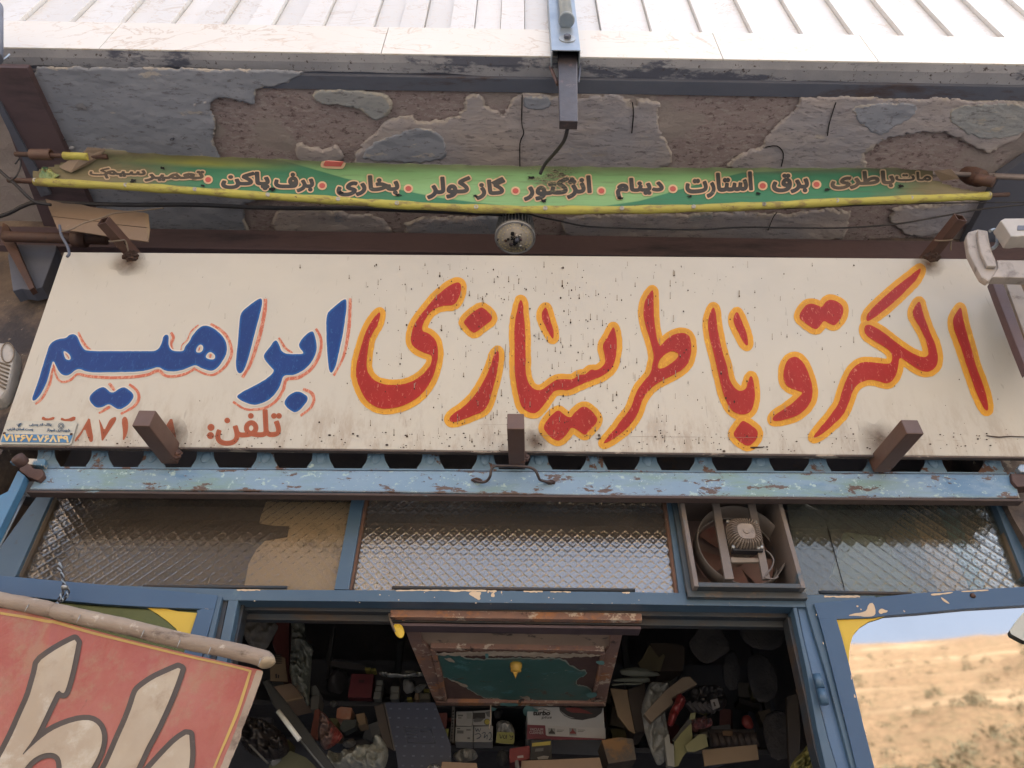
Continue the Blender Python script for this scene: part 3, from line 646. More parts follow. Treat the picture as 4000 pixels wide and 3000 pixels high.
patch(C(1000, 0, K, [(800, 1270), (880, 1130), (1000, 1070), (1180, 1020), (1300, 990), (1420, 1010), (1500, 1100), (1520, 1240), (1300, 1290)]), M['plaster_grey'], 0.020, 6, 4, 22)
patch(C(1000, 0, K, [(2090, 750), (2190, 745), (2330, 750), (2330, 840), (2230, 870), (2100, 850)]), M['plaster_grey'], 0.018, 3, 4, 14)
for pts, m_ in (([(1100, 840), (1290, 820), (1310, 880), (1270, 925), (1180, 915), (1120, 890)], 'plaster_mix'), ([(1330, 830), (1480, 840), (1540, 900), (1480, 960), (1380, 930)], 'plaster_mix'),
               ([(1290, 815), (1340, 830), (1350, 880), (1300, 880)], 'plaster_grey'), ([(1560, 850), (1900, 840), (1930, 900), (1860, 940), (1700, 930), (1600, 940)], 'plaster_mix'),
               ([(1640, 860), (1780, 850), (1960, 840), (2000, 960), (1690, 965)], 'plaster_grey'), ([(2250, 840), (2700, 835), (3100, 830), (3200, 900), (3000, 960), (2600, 970), (2300, 960)], 'plaster_mix'), ([(1080, 800), (1400, 830), (1480, 960), (1150, 965), (1060, 900)], 'plaster_mix'), ([(2190, 860), (2280, 840), (2480, 850), (2560, 920), (2440, 960), (2260, 950), (2200, 900)], 'plaster_mix'),
               ([(2650, 840), (2780, 820), (2800, 860), (2700, 880)], 'plaster_blue'), ([(3000, 900), (3040, 830), (3330, 810), (3310, 880), (3290, 950), (3010, 955)], 'plaster_mix'),
               ([(3440, 830), (3640, 790), (3860, 780), (3830, 860), (3700, 900), (3560, 940)], 'plaster_mix'), ([(2660, 930), (2990, 935), (2990, 990), (2640, 990)], 'plaster_grey'), ([(1600, 940), (1900, 940), (1900, 985), (1500, 990)], 'plaster_grey')):
    patch(pts, M[m_], 0.009, 7, 4, 16)
# chipped spots and little peeled flakes on the grey plaster
def flake(px, py, w, h, tilt, m_):
    c = PZ(px, py, ZS-0.024); n_ = 7; V = []
    for k in range(n_):
        a = 2*math.pi*k/n_; rr = 0.7+0.5*random.random(); V.append((c.x+math.cos(a)*w*rr, c.y+math.sin(a)*h*rr, c.z-0.004-0.006*math.cos(a+tilt)))
    V.append((c.x, c.y, c.z-0.007)); o = mesh('plaster_flake', V, [(k, n_, (k+1) % n_) for k in range(n_)], M[m_], bld)
for px, py, w, h in ((318, 415, 0.022, 0.022), (258, 545, 0.014, 0.010), (280, 575, 0.01, 0.006), (495, 537, 0.010, 0.006), (675, 542, 0.010, 0.008), (740, 580, 0.008, 0.004), (762, 408, 0.005, 0.004), (765, 427, 0.006, 0.003), (718, 537, 0.004, 0.003), (802, 398, 0.005, 0.004), (800, 478, 0.006, 0.003)):
    flake(px, py, w, h, random.random()*6, 'cementstrip')
for pts in ([(2040, 372), (2038, 480), (2046, 520), (2031, 560), (2031, 655)], [(2470, 400), (2475, 440), (2468, 520)], [(2990, 575), (3035, 570), (3060, 600), (3052, 650)], [(3265, 400), (3240, 480), (3232, 530)], [(3000, 900), (3020, 850), (3035, 830)]):
    V = []; 
    pp = [PZ(x, y, ZS-0.0185) for x, y in pts]
    o = tube('crack', pp, 0.0022, M['hole'], bld, 5, 3)

# walls round the shop front
def wall(name, x0, x1, y0, y1, z0, z1, m, bump=0.01):
    nx, nz = max(int((x1-x0)/0.02), 2), max(int((z1-z0)/0.02), 2); xs = np.linspace(x0, x1, nx); zs = np.linspace(z0, z1, nz); X, Z = np.meshgrid(xs, zs)
    Y = y0-bump*(fbm(X*5, Z*5, 5)-0.5)*2; b = (X == x0) | (X == x1); V = np.stack([X, Y, Z], -1).reshape(-1, 3).tolist()
    Fs = [(j*nx+i, j*nx+i+1, (j+1)*nx+i+1, (j+1)*nx+i) for j in range(nz-1) for i in range(nx-1)]
    q = len(V); V += [(x0, y1, z0), (x1, y1, z0), (x1, y1, z1), (x0, y1, z1)]
    left = [j*nx for j in range(nz)]; right = [j*nx+nx-1 for j in range(nz)]
    Fs += [tuple(left+[q+3, q]), tuple([q+1, q+2]+right[::-1])]
    return mesh(name, V, Fs, m, bld)
XL = X_(88, 1600, 1.93); XR = X_(3972, 1960, 1.93)
wall('side_wall', -4.0, XL, 1.95, 2.25, 0, ZS, M['wall_tan'], 0.012)
wall('side_wall', XR, 4.4, 1.97, 2.25, 0, ZS, M['wall_tan'], 0.012)
zg = PY(2000, 1952, 2.0).z
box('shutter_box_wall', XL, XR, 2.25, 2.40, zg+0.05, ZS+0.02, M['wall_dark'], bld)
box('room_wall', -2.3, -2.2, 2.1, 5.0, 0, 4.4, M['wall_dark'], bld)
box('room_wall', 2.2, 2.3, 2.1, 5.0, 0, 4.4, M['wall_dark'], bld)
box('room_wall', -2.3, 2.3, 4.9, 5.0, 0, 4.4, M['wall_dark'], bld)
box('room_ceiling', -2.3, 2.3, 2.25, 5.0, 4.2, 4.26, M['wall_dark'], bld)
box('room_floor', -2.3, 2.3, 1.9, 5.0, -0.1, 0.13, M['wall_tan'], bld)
box('outer_side_wall', -9, -4.0, 2.0, 9.0, 0, zb, M['wall_tan'], bld)
box('outer_side_wall', 4.4, 9, 2.0, 9.0, 0, zb, M['wall_tan'], bld)
box('rear_wall', -4.0, 4.4, 5.05, 9.0, 0, zb, M['wall_tan'], bld)

# ------------------------------------------------------------------ steel under the overhang
def soffit_beam(name, label, quad, z, h, m):
    t = thing(name, label, 'beam'); prism('web', [PZ(x, y, z) for x, y in quad], (0, 0, h), m, t, 0.002); return t
b = soffit_beam('soffit_beam', 'dark rusty flat steel beam receding under the overhang at far left', [(-60, 262), (104, 266), (262, 600), (430, 960), (200, 960)], min(ZS-0.045, zb-0.046), 0.03, M['darkbrown']); ground_thing(b)
b = soffit_beam('soffit_beam', 'thin dark steel flange at the left end of the soffit beside the wall', [(-30, 385), (0, 400), (200, 760), (160, 770)], ZS-0.055, 0.02, M['darksteel']); ground_thing(b)
b = soffit_beam('soffit_beam', 'blue grey steel beam receding under the overhang at far right', [(4100, 560), (3905, 690), (3760, 960), (4200, 960)], ZS-0.05, 0.04, M['darksteel']); ground_thing(b)
t = thing('wall_beam', 'long rusty brown steel beam running behind the top edge of the sign', 'beam')
yw = 1.93; za, zc = PY(2000, 915, yw).z, PY(2000, 992, yw).z
box('web', -2.3, 2.4, yw, yw+0.07, zc, za, M['darkbrown'], t, 0.004); box('lower_flange', -2.3, 2.4, yw-0.012, yw+0.08, zc-0.012, zc-0.0005, M['darkbrown'], t, 0.002)
ground_thing(t)

# ------------------------------------------------------------------ post in front of the marble
t = thing('banner_post', 'galvanised steel channel with a round pipe bolted in front of the marble', 'post')
Yp = 1.13
a0, a1 = PY(2155, 195, Yp), PY(2268, 198, Yp); zt = 5.6
def vbar(name, x0, x1, y0, y1, z0, z1, m, p, bv=0.001): return box(name, x0, x1, y0, y1, z0, z1, m, p, bv)
vbar('channel_face', a0.x, a1.x, Yp, Yp+0.004, a0.z, zt, M['galv'], t)
vbar('channel_flange', a0.x, a0.x+0.004, Yp+0.0045, Yp+0.062, a0.z-0.004, zt, M['galv'], t); vbar('channel_flange', a1.x-0.004, a1.x, Yp+0.0045, Yp+0.062, a0.z-0.004, zt, M['galv'], t)
pc = PY(2213, 70, Yp-0.03); tube('pipe', [(pc.x, Yp-0.026, PY(2213, 85, Yp-0.02).z), (pc.x, Yp-0.026, zt)], 0.0245, M['galv'], t, 18, 1)
lathe('weld_bead', [(0.024, 0), (0.031, 0.002), (0.030, 0.008), (0.025, 0.012)], (pc.x, Yp-0.026, PY(2213, 85, Yp-0.02).z-0.004), (0, 0, 1), M['galv'], t, 20)
bc = PY(2216, 148, Yp-0.004); lathe('washer', [(0.031, 0), (0.031, 0.003), (0.006, 0.004)], (bc.x, Yp, bc.z), (0, -1, 0), M['zinc'], t, 24, False)
lathe('bolt_head', [(0.0135, 0.003), (0.0135, 0.014), (0.011, 0.016)], (bc.x, Yp, bc.z), (0, -1, 0), M['darksteel'], t, 6, False)
ground_thing(t)
t = thing('hanging_tube', 'dark brown square steel tube hanging down from the galvanised post', 'tube')
q0, q1, q2 = PY(2180, 204, 1.165), PY(2255, 205, 1.165), PY(2220, 486, 1.165)
prism('tube_body', [PY(2180, 196, 1.165), PY(2255, 198, 1.165), PY(2257, 474, 1.165), PY(2186, 472, 1.165)], (0, 0.03, 0), worn('blackened_tube', (0.030, 0.028, 0.034), (0.045, 0.036, 0.038), 0.5, low=5, edge=0.004, layers=[((0.09, 0.06, 0.055), 12, 0.60, 0.05), ((0.25, 0.25, 0.27), 40, 0.77, 0.01, None, 0.06)]), t, 0.003)
tube('bent_bracket', [PY(2150, 262, 1.20), PY(2160, 285, 1.20), PY(2178, 330, 1.20)], 0.006, M['rust'], t, 8, 3)
tube('bent_bracket', [PY(2272, 235, 1.21), PY(2266, 262, 1.21), PY(2262, 300, 1.215), PY(2258, 325, 1.22)], 0.005, M['darksteel'], t, 8, 3)
ground_thing(t)
t = thing('rainwater_pipe', 'dark grey round pipe cut off at the top left corner of the marble', 'pipe')
pa = PY(0, 190, 1.10); r0 = (PY(37, 150, 1.10).x-PY(-50, 150, 1.10).x)/2; cx = PY(37, 150, 1.10).x-r0
r0 *= 0.75; pA, pB = PY(-27, 225, 1.10), PY(-24, 26, 1.06); ln = (pB-pA).length; lathe('pipe_body', [(r0*0.9, 0), (r0, 0.002), (r0, ln), (r0*0.93, ln+0.001), (r0*0.9, ln-0.03)], pA, pB-pA, M['darksteel'], t, 40)
tube('rim_wire', [PY(-6, 238, 1.12), PY(18, 228, 1.12), PY(37, 212, 1.12)], 0.003, M['galv'], t, 6, 3)
ground_thing(t)
ground_thing(bld)
# ------------------------------------------------------------------ the big painted sign
LEAN = math.radians(13.5)
S0 = PY(2000, 1760, 1.85); SN = Vector((0, -math.cos(LEAN), -math.sin(LEAN)))     # faces down towards the street
SUP = Vector((0, -math.sin(LEAN), math.cos(LEAN)))
smap = plane_mapper(S0, SN); SP = lambda x, y: PP(x, y, S0, SN)
sign = thing('shop_sign', 'long cream hand painted sign with blue and red Persian lettering, leaning over the shutter', 'sign')
corners = [SP(-8, 1739), SP(4130, 1785), SP(3862, 1012), SP(250, 985)]
prism('panel', corners, SN*-0.018, M['sign'], sign, 0.002)
def strip(a, b, w, t0, t1, m, name):
    a = SP(*a); b = SP(*b); prism(name, [a+SUP*-w+SN*t0, b+SUP*-w+SN*t0, b+SN*t0, a+SN*t0], SN*-(t1+t0), m, sign, 0.0015)
strip((-8, 1740), (4130, 1786), 0.006, 0.002, 0.021, worn('dirty_sign_edge', (0.12, 0.09, 0.075), (0.07, 0.055, 0.05), 0.7, low=6, layers=[((0.36, 0.3, 0.24), 22, 0.6, 0.04, (0.4, 1, 1))]), 'lower_edge')
L11 = lambda pts: C(2900, 1100, K, pts); L10 = lambda pts: C(2000, 1100, K, pts); L01 = lambda pts: C(1000, 1100, K, pts); L00 = lambda pts: C(0, 1100, K, pts)
RED = [
 L11([(1710,198),(1722,235),(1738,330),(1765,420),(1800,540),(1830,660),(1870,760),(1905,860),(1925,950),(1930,1000),(1920,1020),(1895,1000),(1860,930),(1825,850),(1790,750),(1755,650),(1720,540),(1690,460),(1660,380),(1650,320),(1662,270),(1690,230)]),
 L11([(1400,-105),(1397,-70),(1360,-5),(1300,55),(1215,140),(1130,215),(1050,275),(985,318),(967,300),(980,255),(1040,190),(1110,125),(1190,55),(1260,0),(1320,-46),(1370,-88)]),
 L11([(962,345),(1000,340),(1060,370),(1130,420),(1200,475),(1290,540),(1370,585),(1430,598),(1460,580),(1455,520),(1430,440),(1390,360),(1345,290),(1332,250),(1350,200),(1388,148),(1405,200),(1420,260),(1445,330),(1470,400),(1510,480),(1530,560),(1535,620),(1520,670),(1480,705),(1430,712),(1370,690),(1300,640),(1230,590),(1225,650),(1210,730),(1170,790),(1130,805),(1080,790),(1000,770),(930,790),(890,820),(860,870),(845,920),(820,990),(790,1050),(730,1110),(650,1180),(590,1222),(545,1232),(600,1160),(660,1090),(720,1010),(760,950),(775,880),(795,820),(820,760),(850,700),(900,650),(960,632),(1060,640),(1140,650),(1165,640),(1180,590),(1150,540),(1090,500),(1020,460),(965,420),(955,380)]),
 L11([(515,170),(590,185),(622,208),(650,160),(690,138),(760,165),(795,205),(785,280),(730,345),(700,345),(640,305),(610,350),(580,380),(540,365),(480,320),(440,285),(460,230)]),
 L11([(400,590),(440,600),(480,640),(510,700),(530,760),(550,830),(550,900),(530,960),(480,1020),(420,1060),(340,1085),(270,1100),(230,1090),(250,1050),(330,1000),(400,950),(450,900),(475,875),(440,860),(370,840),(330,800),(318,740),(330,660),(360,610)]),
 L10([(1580,190),(1600,240),(1605,310),(1615,380),(1635,480),(1660,580),(1690,670),(1700,750),(1720,800),(1760,850),(1800,865),(1840,840),(1850,790),(1872,740),(1890,755),(1905,840),(1908,910),(1895,980),(1870,1030),(1820,1050),(1760,1040),(1710,1000),(1680,940),(1650,860),(1630,770),(1610,690),(1590,600),(1565,500),(1545,420),(1535,330),(1550,260)]),
 L10([(1770,235),(1795,290),(1820,350),(1845,420),(1855,480),(1848,510),(1820,490),(1790,430),(1760,370),(1735,310),(1745,260)]),
 L10([(1810,1090),(1850,1110),(1930,1170),(1930,1220),(1900,1265),(1855,1300),(1790,1265),(1740,1215),(1738,1190),(1770,1140)]),
 L10([(1105,65),(1112,100),(1112,200),(1115,300),(1130,400),(1140,460),(1160,512),(1180,490),(1230,440),(1290,408),(1350,403),(1395,430),(1410,500),(1405,580),(1380,650),(1330,700),(1260,740),(1200,770),(1140,800),(1080,850),(1040,900),(1015,950),(1000,1010),(970,1070),(920,1140),(850,1200),(780,1250),(710,1282),(740,1235),(800,1170),(850,1100),(900,1040),(940,980),(960,910),(990,840),(1040,780),(1090,720),(1100,660),(1115,600),(1095,500),(1070,420),(1045,340),(1030,260),(1035,180),(1060,120),(1085,85)]),
 L10([(70,138),(88,180),(90,250),(100,330),(105,420),(105,520),(108,620),(105,700),(120,780),(150,830),(190,855),(240,850),(280,820),(330,780),(380,765),(440,770),(480,770),(530,730),(570,735),(620,690),(660,700),(700,680),(735,640),(730,590),(715,540),(710,500),(750,440),(780,380),(797,352),(815,400),(825,480),(820,560),(800,660),(760,710),(700,750),(640,770),(570,800),(500,830),(440,860),(380,850),(330,860),(300,900),(260,960),(210,1020),(170,1040),(110,1020),(70,980),(50,900),(35,820),(22,720),(20,600),(20,500),(18,400),(22,320),(40,230),(55,170)]),
 L10([(265,198),(280,230),(295,290),(315,350),(330,400),(325,460),(300,430),(270,370),(240,310),(230,270),(240,230)]),
 L10([(360,1005),(400,1040),(460,1078),(500,1020),(565,975),(620,1010),(675,1075),(660,1120),(610,1170),(575,1212),(530,1180),(462,1140),(440,1190),(375,1258),(320,1240),(270,1190),(243,1150),(280,1080)]),
 L01([(1905,535),(1910,600),(1900,680),(1880,780),(1850,880),(1830,960),(1790,1020),(1720,1050),(1640,1080),(1570,1105),(1530,1105),(1515,1080),(1540,1045),(1610,1000),(1670,950),(1730,880),(1780,800),(1820,720),(1850,640),(1870,570)]),
 L01([(1765,200),(1800,215),(1858,275),(1850,310),(1790,350),(1720,410),(1690,395),(1640,340),(1630,315),(1680,260)]),
 L01([(975,235),(978,270),(960,340),(920,400),(890,470),(880,540),(870,620),(870,690),(900,750),(950,790),(1010,810),(1100,815),(1200,800),(1290,750),(1350,690),(1380,640),(1385,580),(1340,570),(1270,540),(1225,500),(1215,450),(1230,370),(1260,310),(1320,230),(1400,130),(1470,70),(1540,20),(1590,5),(1615,30),(1610,90),(1580,160),(1550,190),(1480,190),(1410,210),(1350,260),(1310,340),(1300,390),(1360,410),(1415,460),(1430,530),(1430,600),(1410,700),(1370,800),(1300,890),(1220,950),(1120,990),(1010,1005),(930,985),(860,930),(820,850),(790,770),(785,690),(800,600),(825,520),(850,430),(890,340),(930,280)]),
]
TA_HOLE = L10([(1140,690),(1150,630),(1190,580),(1250,545),(1300,560),(1310,590),(1270,630),(1200,680)])
def orient(p, cw):
    p = np.array(p, float); a = np.sum(p[:, 0]*np.roll(p[:, 1], -1)-np.roll(p[:, 0], -1)*p[:, 1])
    return p if (a > 0) == cw else p[::-1]
for i, p in enumerate(RED):
    group = [orient(p, True)]
    if i == 8: group.append(orient(TA_HOLE, False))
    yo_ = paint('yellow_outline', group, smap, 21.5, 3.0, 0.0010+0.00012*(i % 4), M['yellow'], sign, wobble=1.5, inner=-8, R=40)
    under(yo_, paint('red_letter', group, smap, 0.0, 2.6, 0.0022+0.0001*(i % 3), M['red'], sign, wobble=1.2))
BLUE = [
 [L01([(700,135),(714,150),(712,220),(700,300),(690,380),(670,480),(650,570),(630,660),(605,715),(585,720),(570,680),(560,560),(553,420),(553,260),(590,220),(650,170)])],
 [L01([(165,462),(185,500),(200,550),(240,570),(330,572),(385,568),(335,515),(345,475),(390,420),(440,388),(458,405),(475,470),(480,530),(460,600),(420,660),(360,710),(290,740),(215,735),(200,800),(170,860),(120,920),(60,955),(-21,975),(-110,940),(-158,905),(-110,870),(-11,820),(80,770),(150,705),(120,675),(60,605),(65,570),(115,510),(140,470)])],
 [L01([(330,858),(400,895),(412,925),(385,970),(320,1035),(270,1015),(225,970),(225,940),(260,890)])],
 [L00([(2045,128),(2062,145),(2060,190),(2040,270),(2010,380),(1985,480),(1960,580),(1935,660),(1905,720),(1875,725),(1855,690),(1855,600),(1870,480),(1880,350),(1888,250),(1950,195)])],
 [L00([(260,943),(300,920),(345,850),(380,770),(410,640),(425,625),(445,670),(470,720),(510,742),(550,735),(590,700),(625,685),(680,710),(760,718),(880,715),(1000,712),(1100,710),(1190,690),(1250,670),(1290,700),(1350,710),(1430,700),(1500,670),(1535,655),(1600,690),(1660,705),(1700,690),(1750,630),(1785,560),(1785,500),(1760,440),(1700,380),(1640,350),(1600,345),(1560,370),(1500,440),(1500,460),(1455,510),(1445,550),(1370,548),(1335,530),(1325,480),(1328,430),(1310,415),(1285,430),(1275,480),(1250,530),(1215,550),(1100,548),(900,548),(700,548),(660,535),(630,480),(610,430),(580,412),(545,420),(525,445),(470,450),(420,470),(390,500),(370,560),(340,660),(310,760),(280,850),(255,915)]),
  L00([(500,540),(545,570),(562,600),(552,620),(520,614),(505,580)]), L00([(1538,545),(1562,500),(1590,497),(1600,530),(1582,557),(1550,560)]), L00([(1608,595),(1650,545),(1693,580),(1688,612),(1650,615)])],
 [L00([(800,825),(840,840),(880,885),(965,825),(1010,845),(1055,890),(1045,930),(1000,980),(940,1010),(900,990),(855,960),(810,990),(760,995),(720,960),(700,920),(720,880)])],
]
STROKES = [(L01([(740,130),(737,250),(728,380),(705,520),(675,620),(610,740)]), 27), (L01([(180,440),(230,520),(288,562)]), 22), (L01([(470,370),(508,440),(512,520),(480,620),(420,700),(330,755),(240,770),(215,850),(165,930),(90,985),(0,1005),(-90,1000),(-180,945)]), 26),
 (L01([(370,845),(430,870),(455,920),(430,990),(350,1055)]), 26), (L00([(2085,135),(2082,220),(2052,380),(2005,540),(1962,660),(1905,755)]), 31), (L00([(615,395),(650,470),(690,520),(718,542)]), 22),
 (L00([(1343,400),(1362,440),(1345,490),(1360,542)]), 24), (L00([(1560,340),(1500,395),(1470,460),(1430,500),(1422,545)]), 13), (L00([(1655,332),(1740,385),(1800,460),(1820,560),(1790,640),(1735,700),(1670,735),(1600,722),(1535,690)]), 24),
 (L00([(1535,680),(1470,720),(1380,745),(1300,740),(1245,700),(1150,735),(1000,752),(850,755),(700,745),(610,728),(560,770),(500,790),(455,765),(430,700),(422,650)]), 24), (L00([(412,680),(398,780),(370,850),(330,920),(278,965)]), 22),
 (L00([(858,798),(885,835),(912,875)]), 26), (L00([(1015,808),(1070,850),(1093,910),(1060,975),(1000,1015),(950,1040)]), 24), (L00([(865,983),(820,1010),(776,1036)]), 24), (L00([(515,565),(535,590),(545,612)]), 9), (L00([(1572,515),(1560,545)]), 12), (L00([(1655,570),(1650,600)]), 18)]
for j, (st, w) in enumerate(STROKES):
    paint('red_brush_line', [stroke(st, w/K)], smap, 0.0, 2.2, 0.0006+0.00008*(j % 5), M['redstroke'], sign, wobble=1.2, smooth=0, R=14)
for i, g in enumerate(BLUE):
    grp = [orient(g[0], True)]+[orient(h, False) for h in g[1:]]
    wh_ = paint('white_halo', grp, smap, 4.5, 2.5, 0.0015, M['whitehalo'], sign, wobble=1.0, inner=-4, R=20)
    under(wh_, paint('blue_letter', grp, smap, 0.0, 2.5, 0.0021, M['blueletter'], sign, wobble=0.9))
# telephone line
paint('phone_lettering', fit_text(arabic('تلفن'), *C(0, 1100, K, [(1700, 1195)])[0], *C(0, 1100, K, [(2208, 1188)])[0], 88, 44), smap, 4.2, 1.5, 0.0008, M['redprint'], sign, smooth=0, R=16)
for cx_, cy_ in ((1658, 1146), (1654, 1210)):
    a = np.linspace(0, 2*math.pi, 20)[:-1]; c = L00([(cx_, cy_)])[0]; paint('phone_lettering', [np.stack([c[0]+14*np.cos(a), c[1]+14*np.sin(a)], 1)], smap, 0, 2, 0.0008, M['redprint'], sign, smooth=0)
DIG = [[(705,1058),(720,1150),(737,1245),(710,1268),(685,1210),(668,1150),(635,1210),(588,1268),(590,1235),(630,1190),(670,1120)], [(775,1070),(800,1120),(820,1170),(840,1130),(865,1080),(912,1058),(915,1090),(880,1140),(835,1210),(800,1264),(795,1200),(785,1130)],
 [(335,1055),(370,1080),(432,1058),(425,1090),(325,1092)], [(480,1065),(520,1085),(597,1052),(590,1100),(478,1095)], [(955,1090),(975,1058),(1000,1070),(1010,1130),(1000,1200),(965,1262),(968,1180)], [(1195,1070),(1256,1052),(1250,1092),(1215,1125)],
 [(1350,1058),(1370,1150),(1388,1235),(1350,1252),(1322,1190),(1262,1215),(1300,1140)]]
for d in DIG: paint('phone_digit', [L00(d)], smap, 0, 1.8, 0.0008, M['redprint'], sign, smooth=1)
# pin holes of rust, with their runs
V = []; Fs = []; V2 = []; F2 = []
def disc(Vl, Fl, px, py, rx, ry, lift, n=6):
    b = len(Vl); a = np.arange(n)*2*math.pi/n; w = smap(px+rx*np.cos(a), py+ry*np.sin(a), lift); Vl += w.tolist(); Fl.append(tuple(range(b, b+n)))
for k in range(760):
    u = rng.random()
    px = rng.normal(2150, 420) if u < 0.72 else rng.uniform(1300, 3500) if u < 0.93 else rng.uniform(300, 3950)
    py = rng.uniform(1035, 1735)
    if px < 1350 and rng.random() < 0.6: continue
    s = 0.9+abs(rng.normal(0, 1.0)); disc(V, Fs, px, py, s, s*rng.uniform(1.0, 1.6), 0.0032)
    if rng.random() < 0.34:
        L = rng.uniform(8, 26); w = s*0.6; b = len(V2); V2 += smap(np.array([px-w, px+w, px+w*0.7, px-w*0.7]), np.array([py-L, py-L, py, py]), 0.0029).tolist(); F2.append((b, b+1, b+2, b+3))
for k in range(260):
    px = rng.uniform(200, 4000); py = rng.uniform(1690, 1765); s = 0.8+abs(rng.normal(0, 1.2)); disc(V, Fs, px, py, s*1.6, s, 0.0031)
setp(mesh('rust_pinholes', V, Fs, M['speck'], sign), kind='stuff'); setp(mesh('rust_runs', V2, F2, M['drip'], sign), kind='stuff')
# scratches, welds, scorch marks
for pts, w in (([(1586, 1090), (1581, 1230)], 0.5), ([(1570, 1290), (1556, 1440)], 0.5), ([(1900, 1700), (2350, 1704)], 0.5), ([(3300, 1713), (3800, 1724)], 0.5), ([(1860, 1660), (2100, 1660)], 0.6), ([(2400, 1705), (2600, 1708), (3300, 1712)], 0.7), ([(1976, 1345), (1972, 1400), (1975, 1440)], 1.6), ([(3850, 1703), (3900, 1709), (3950, 1706), (4060, 1712)], 2.4), ([(2930, 1750), (2980, 1748)], 3)):
    paint('scratch', [stroke(pts, w*2)], smap, 0, 1.5, 0.0034, M['speck'] if w > 2 else M['drip'], sign, smooth=0, R=8)
scorch = NT('scorched_enamel'); e_ = scorch.attr('edge'); s1 = scorch.n('ShaderNodeBsdfTransparent'); s2 = scorch.bsdf(scorch.mix(scorch.noise(40, 5), (0.14, 0.075, 0.04), (0.04, 0.028, 0.022)), 0.8)
mx = scorch.n('ShaderNodeMixShader'); scorch.l(scorch.math('MULTIPLY', scorch.math('POWER', e_, 1.6), scorch.math('MULTIPLY', scorch.noise(30, 5), 1.5), clamp=True), mx.inputs[0]); scorch.l(s1.outputs[0], mx.inputs[1]); scorch.l(s2.outputs[0], mx.inputs[2]); M['scorch'] = scorch.done(mx)
def scorch_at(cx_, cy_, rx, ry):
    a = np.linspace(0, 2*math.pi, 24)[:-1]; rr = 1+0.25*rng.normal(size=23)*0.5; p = np.stack([cx_+rx*rr*np.cos(a), cy_+ry*rr*np.sin(a)], 1)
    o = paint('scorch_mark', [p], smap, 0, 4, 0.0036, M['scorch'], sign, wobble=4)
    if o:
        at = o.data.attributes['edge'].data; P_ = [v.co for v in o.data.vertices]; c = Vector(smap(np.array([cx_]), np.array([cy_]), 0.0036)[0]); R_ = max((v-c).length for v in P_)
        at.foreach_set('value', np.array([max(0, 1-(v-c).length/R_) for v in P_], dtype=np.float32))
scorch_at(505, 1030, 80, 52); scorch_at(3625, 1035, 70, 46); scorch_at(672, 1700, 64, 84); scorch_at(2085, 1722, 60, 50); scorch_at(3435, 1720, 90, 90)
ground_thing(sign)

# ------------------------------------------------------------------ square tubes welded to the sign
GR = 'square steel tubes sticking out along the bottom edge of the sign'
def lower_tube(a, b, ycap, label):
    t = thing('square_tube', label, 'tube', GR); zt_ = PY(a[0], a[1], 1.84).z; zb_ = zt_
    p_in = PY(a[0], a[1], 1.86); y0 = (zt_-1.6)/(PY(b[0], b[1], 1.0).z-1.6) if False else None
    near = PZ(b[0], b[1], p_in.z); w = 0.052
    h = PY(b[0], ycap, near.y).z-near.z
    bm = bmesh.new(); add_prism(bm, [(near.x-w/2, near.y, near.z), (near.x+w/2, near.y, near.z), (near.x+w/2, near.y, near.z+h), (near.x-w/2, near.y, near.z+h)], (p_in.x-near.x, p_in.y-near.y+0.02, 0), 0.0035)
    frombm('tube_body', bm, M['primer'], t); 
    bw = Vector((p_in.x+0.02, p_in.y-0.005, p_in.z+0.018)); rr = []
    V = []; Fs_ = []
    bm = bmesh.new(); bmesh.ops.create_icosphere(bm, subdivisions=3, radius=0.018)
    for v in bm.verts: v.co = v.co*(0.8+0.5*random.random()); v.co.y *= 0.6; v.co += bw
    frombm('weld', bm, M['rust'], t); ground_thing(t)
lower_tube((655, 1798), (548, 1664), 1602, 'left square brown tube, in front of the telephone number')
lower_tube((2020, 1806), (2014, 1676), 1615, 'middle square brown tube, above the shutter handle')
lower_tube((3452, 1832), (3577, 1694), 1640, 'right square brown tube, below the tail of the red lettering')
GR2 = 'rusty square tubes welded to the top edge of the sign'
for (n0, n1, lab) in (((403, 862), (512, 1006), 'short rusty square tube over the cardboard at the left end of the sign'), ((3752, 850), (3640, 1010), 'short rusty square tube over the sign near the right end')):
    t = thing('square_tube', lab, 'tube', GR2); far = SP(*n1)+Vector((0, 0.0, 0.02)); near = PZ(n0[0], n0[1], far.z-0.0)
    square_tube('tube_body', near, far+(far-near).normalized()*0.03, (0, 0, 1), 0.036, 0.036, M['rust'], t, 0.003)
    cx_ = far+Vector((0, -0.0, -0.018)); bm = bmesh.new(); bmesh.ops.create_icosphere(bm, subdivisions=3, radius=0.03)
    for v in bm.verts: v.co = v.co*(0.75+0.4*random.random()); v.co.z *= 0.7; v.co += cx_
    frombm('weld', bm, worn('burnt_weld_%s' % n0[0], (0.02, 0.015, 0.015), (0.06, 0.03, 0.02), 0.8, low=20), t)
    mid = near.lerp(far, 0.55); sx = 1 if n0[0] < 2000 else -1
    tube('wire_loop', [mid+Vector((-0.035, 0, -0.01)), mid+Vector((-0.02, -0.01, -0.026)), mid+Vector((0.015, -0.012, -0.022)), mid+Vector((0.024, -0.002, -0.01)), mid+Vector((0.03, 0.03, -0.03))], 0.003, M['putty'], t, 6)
    ground_thing(t)

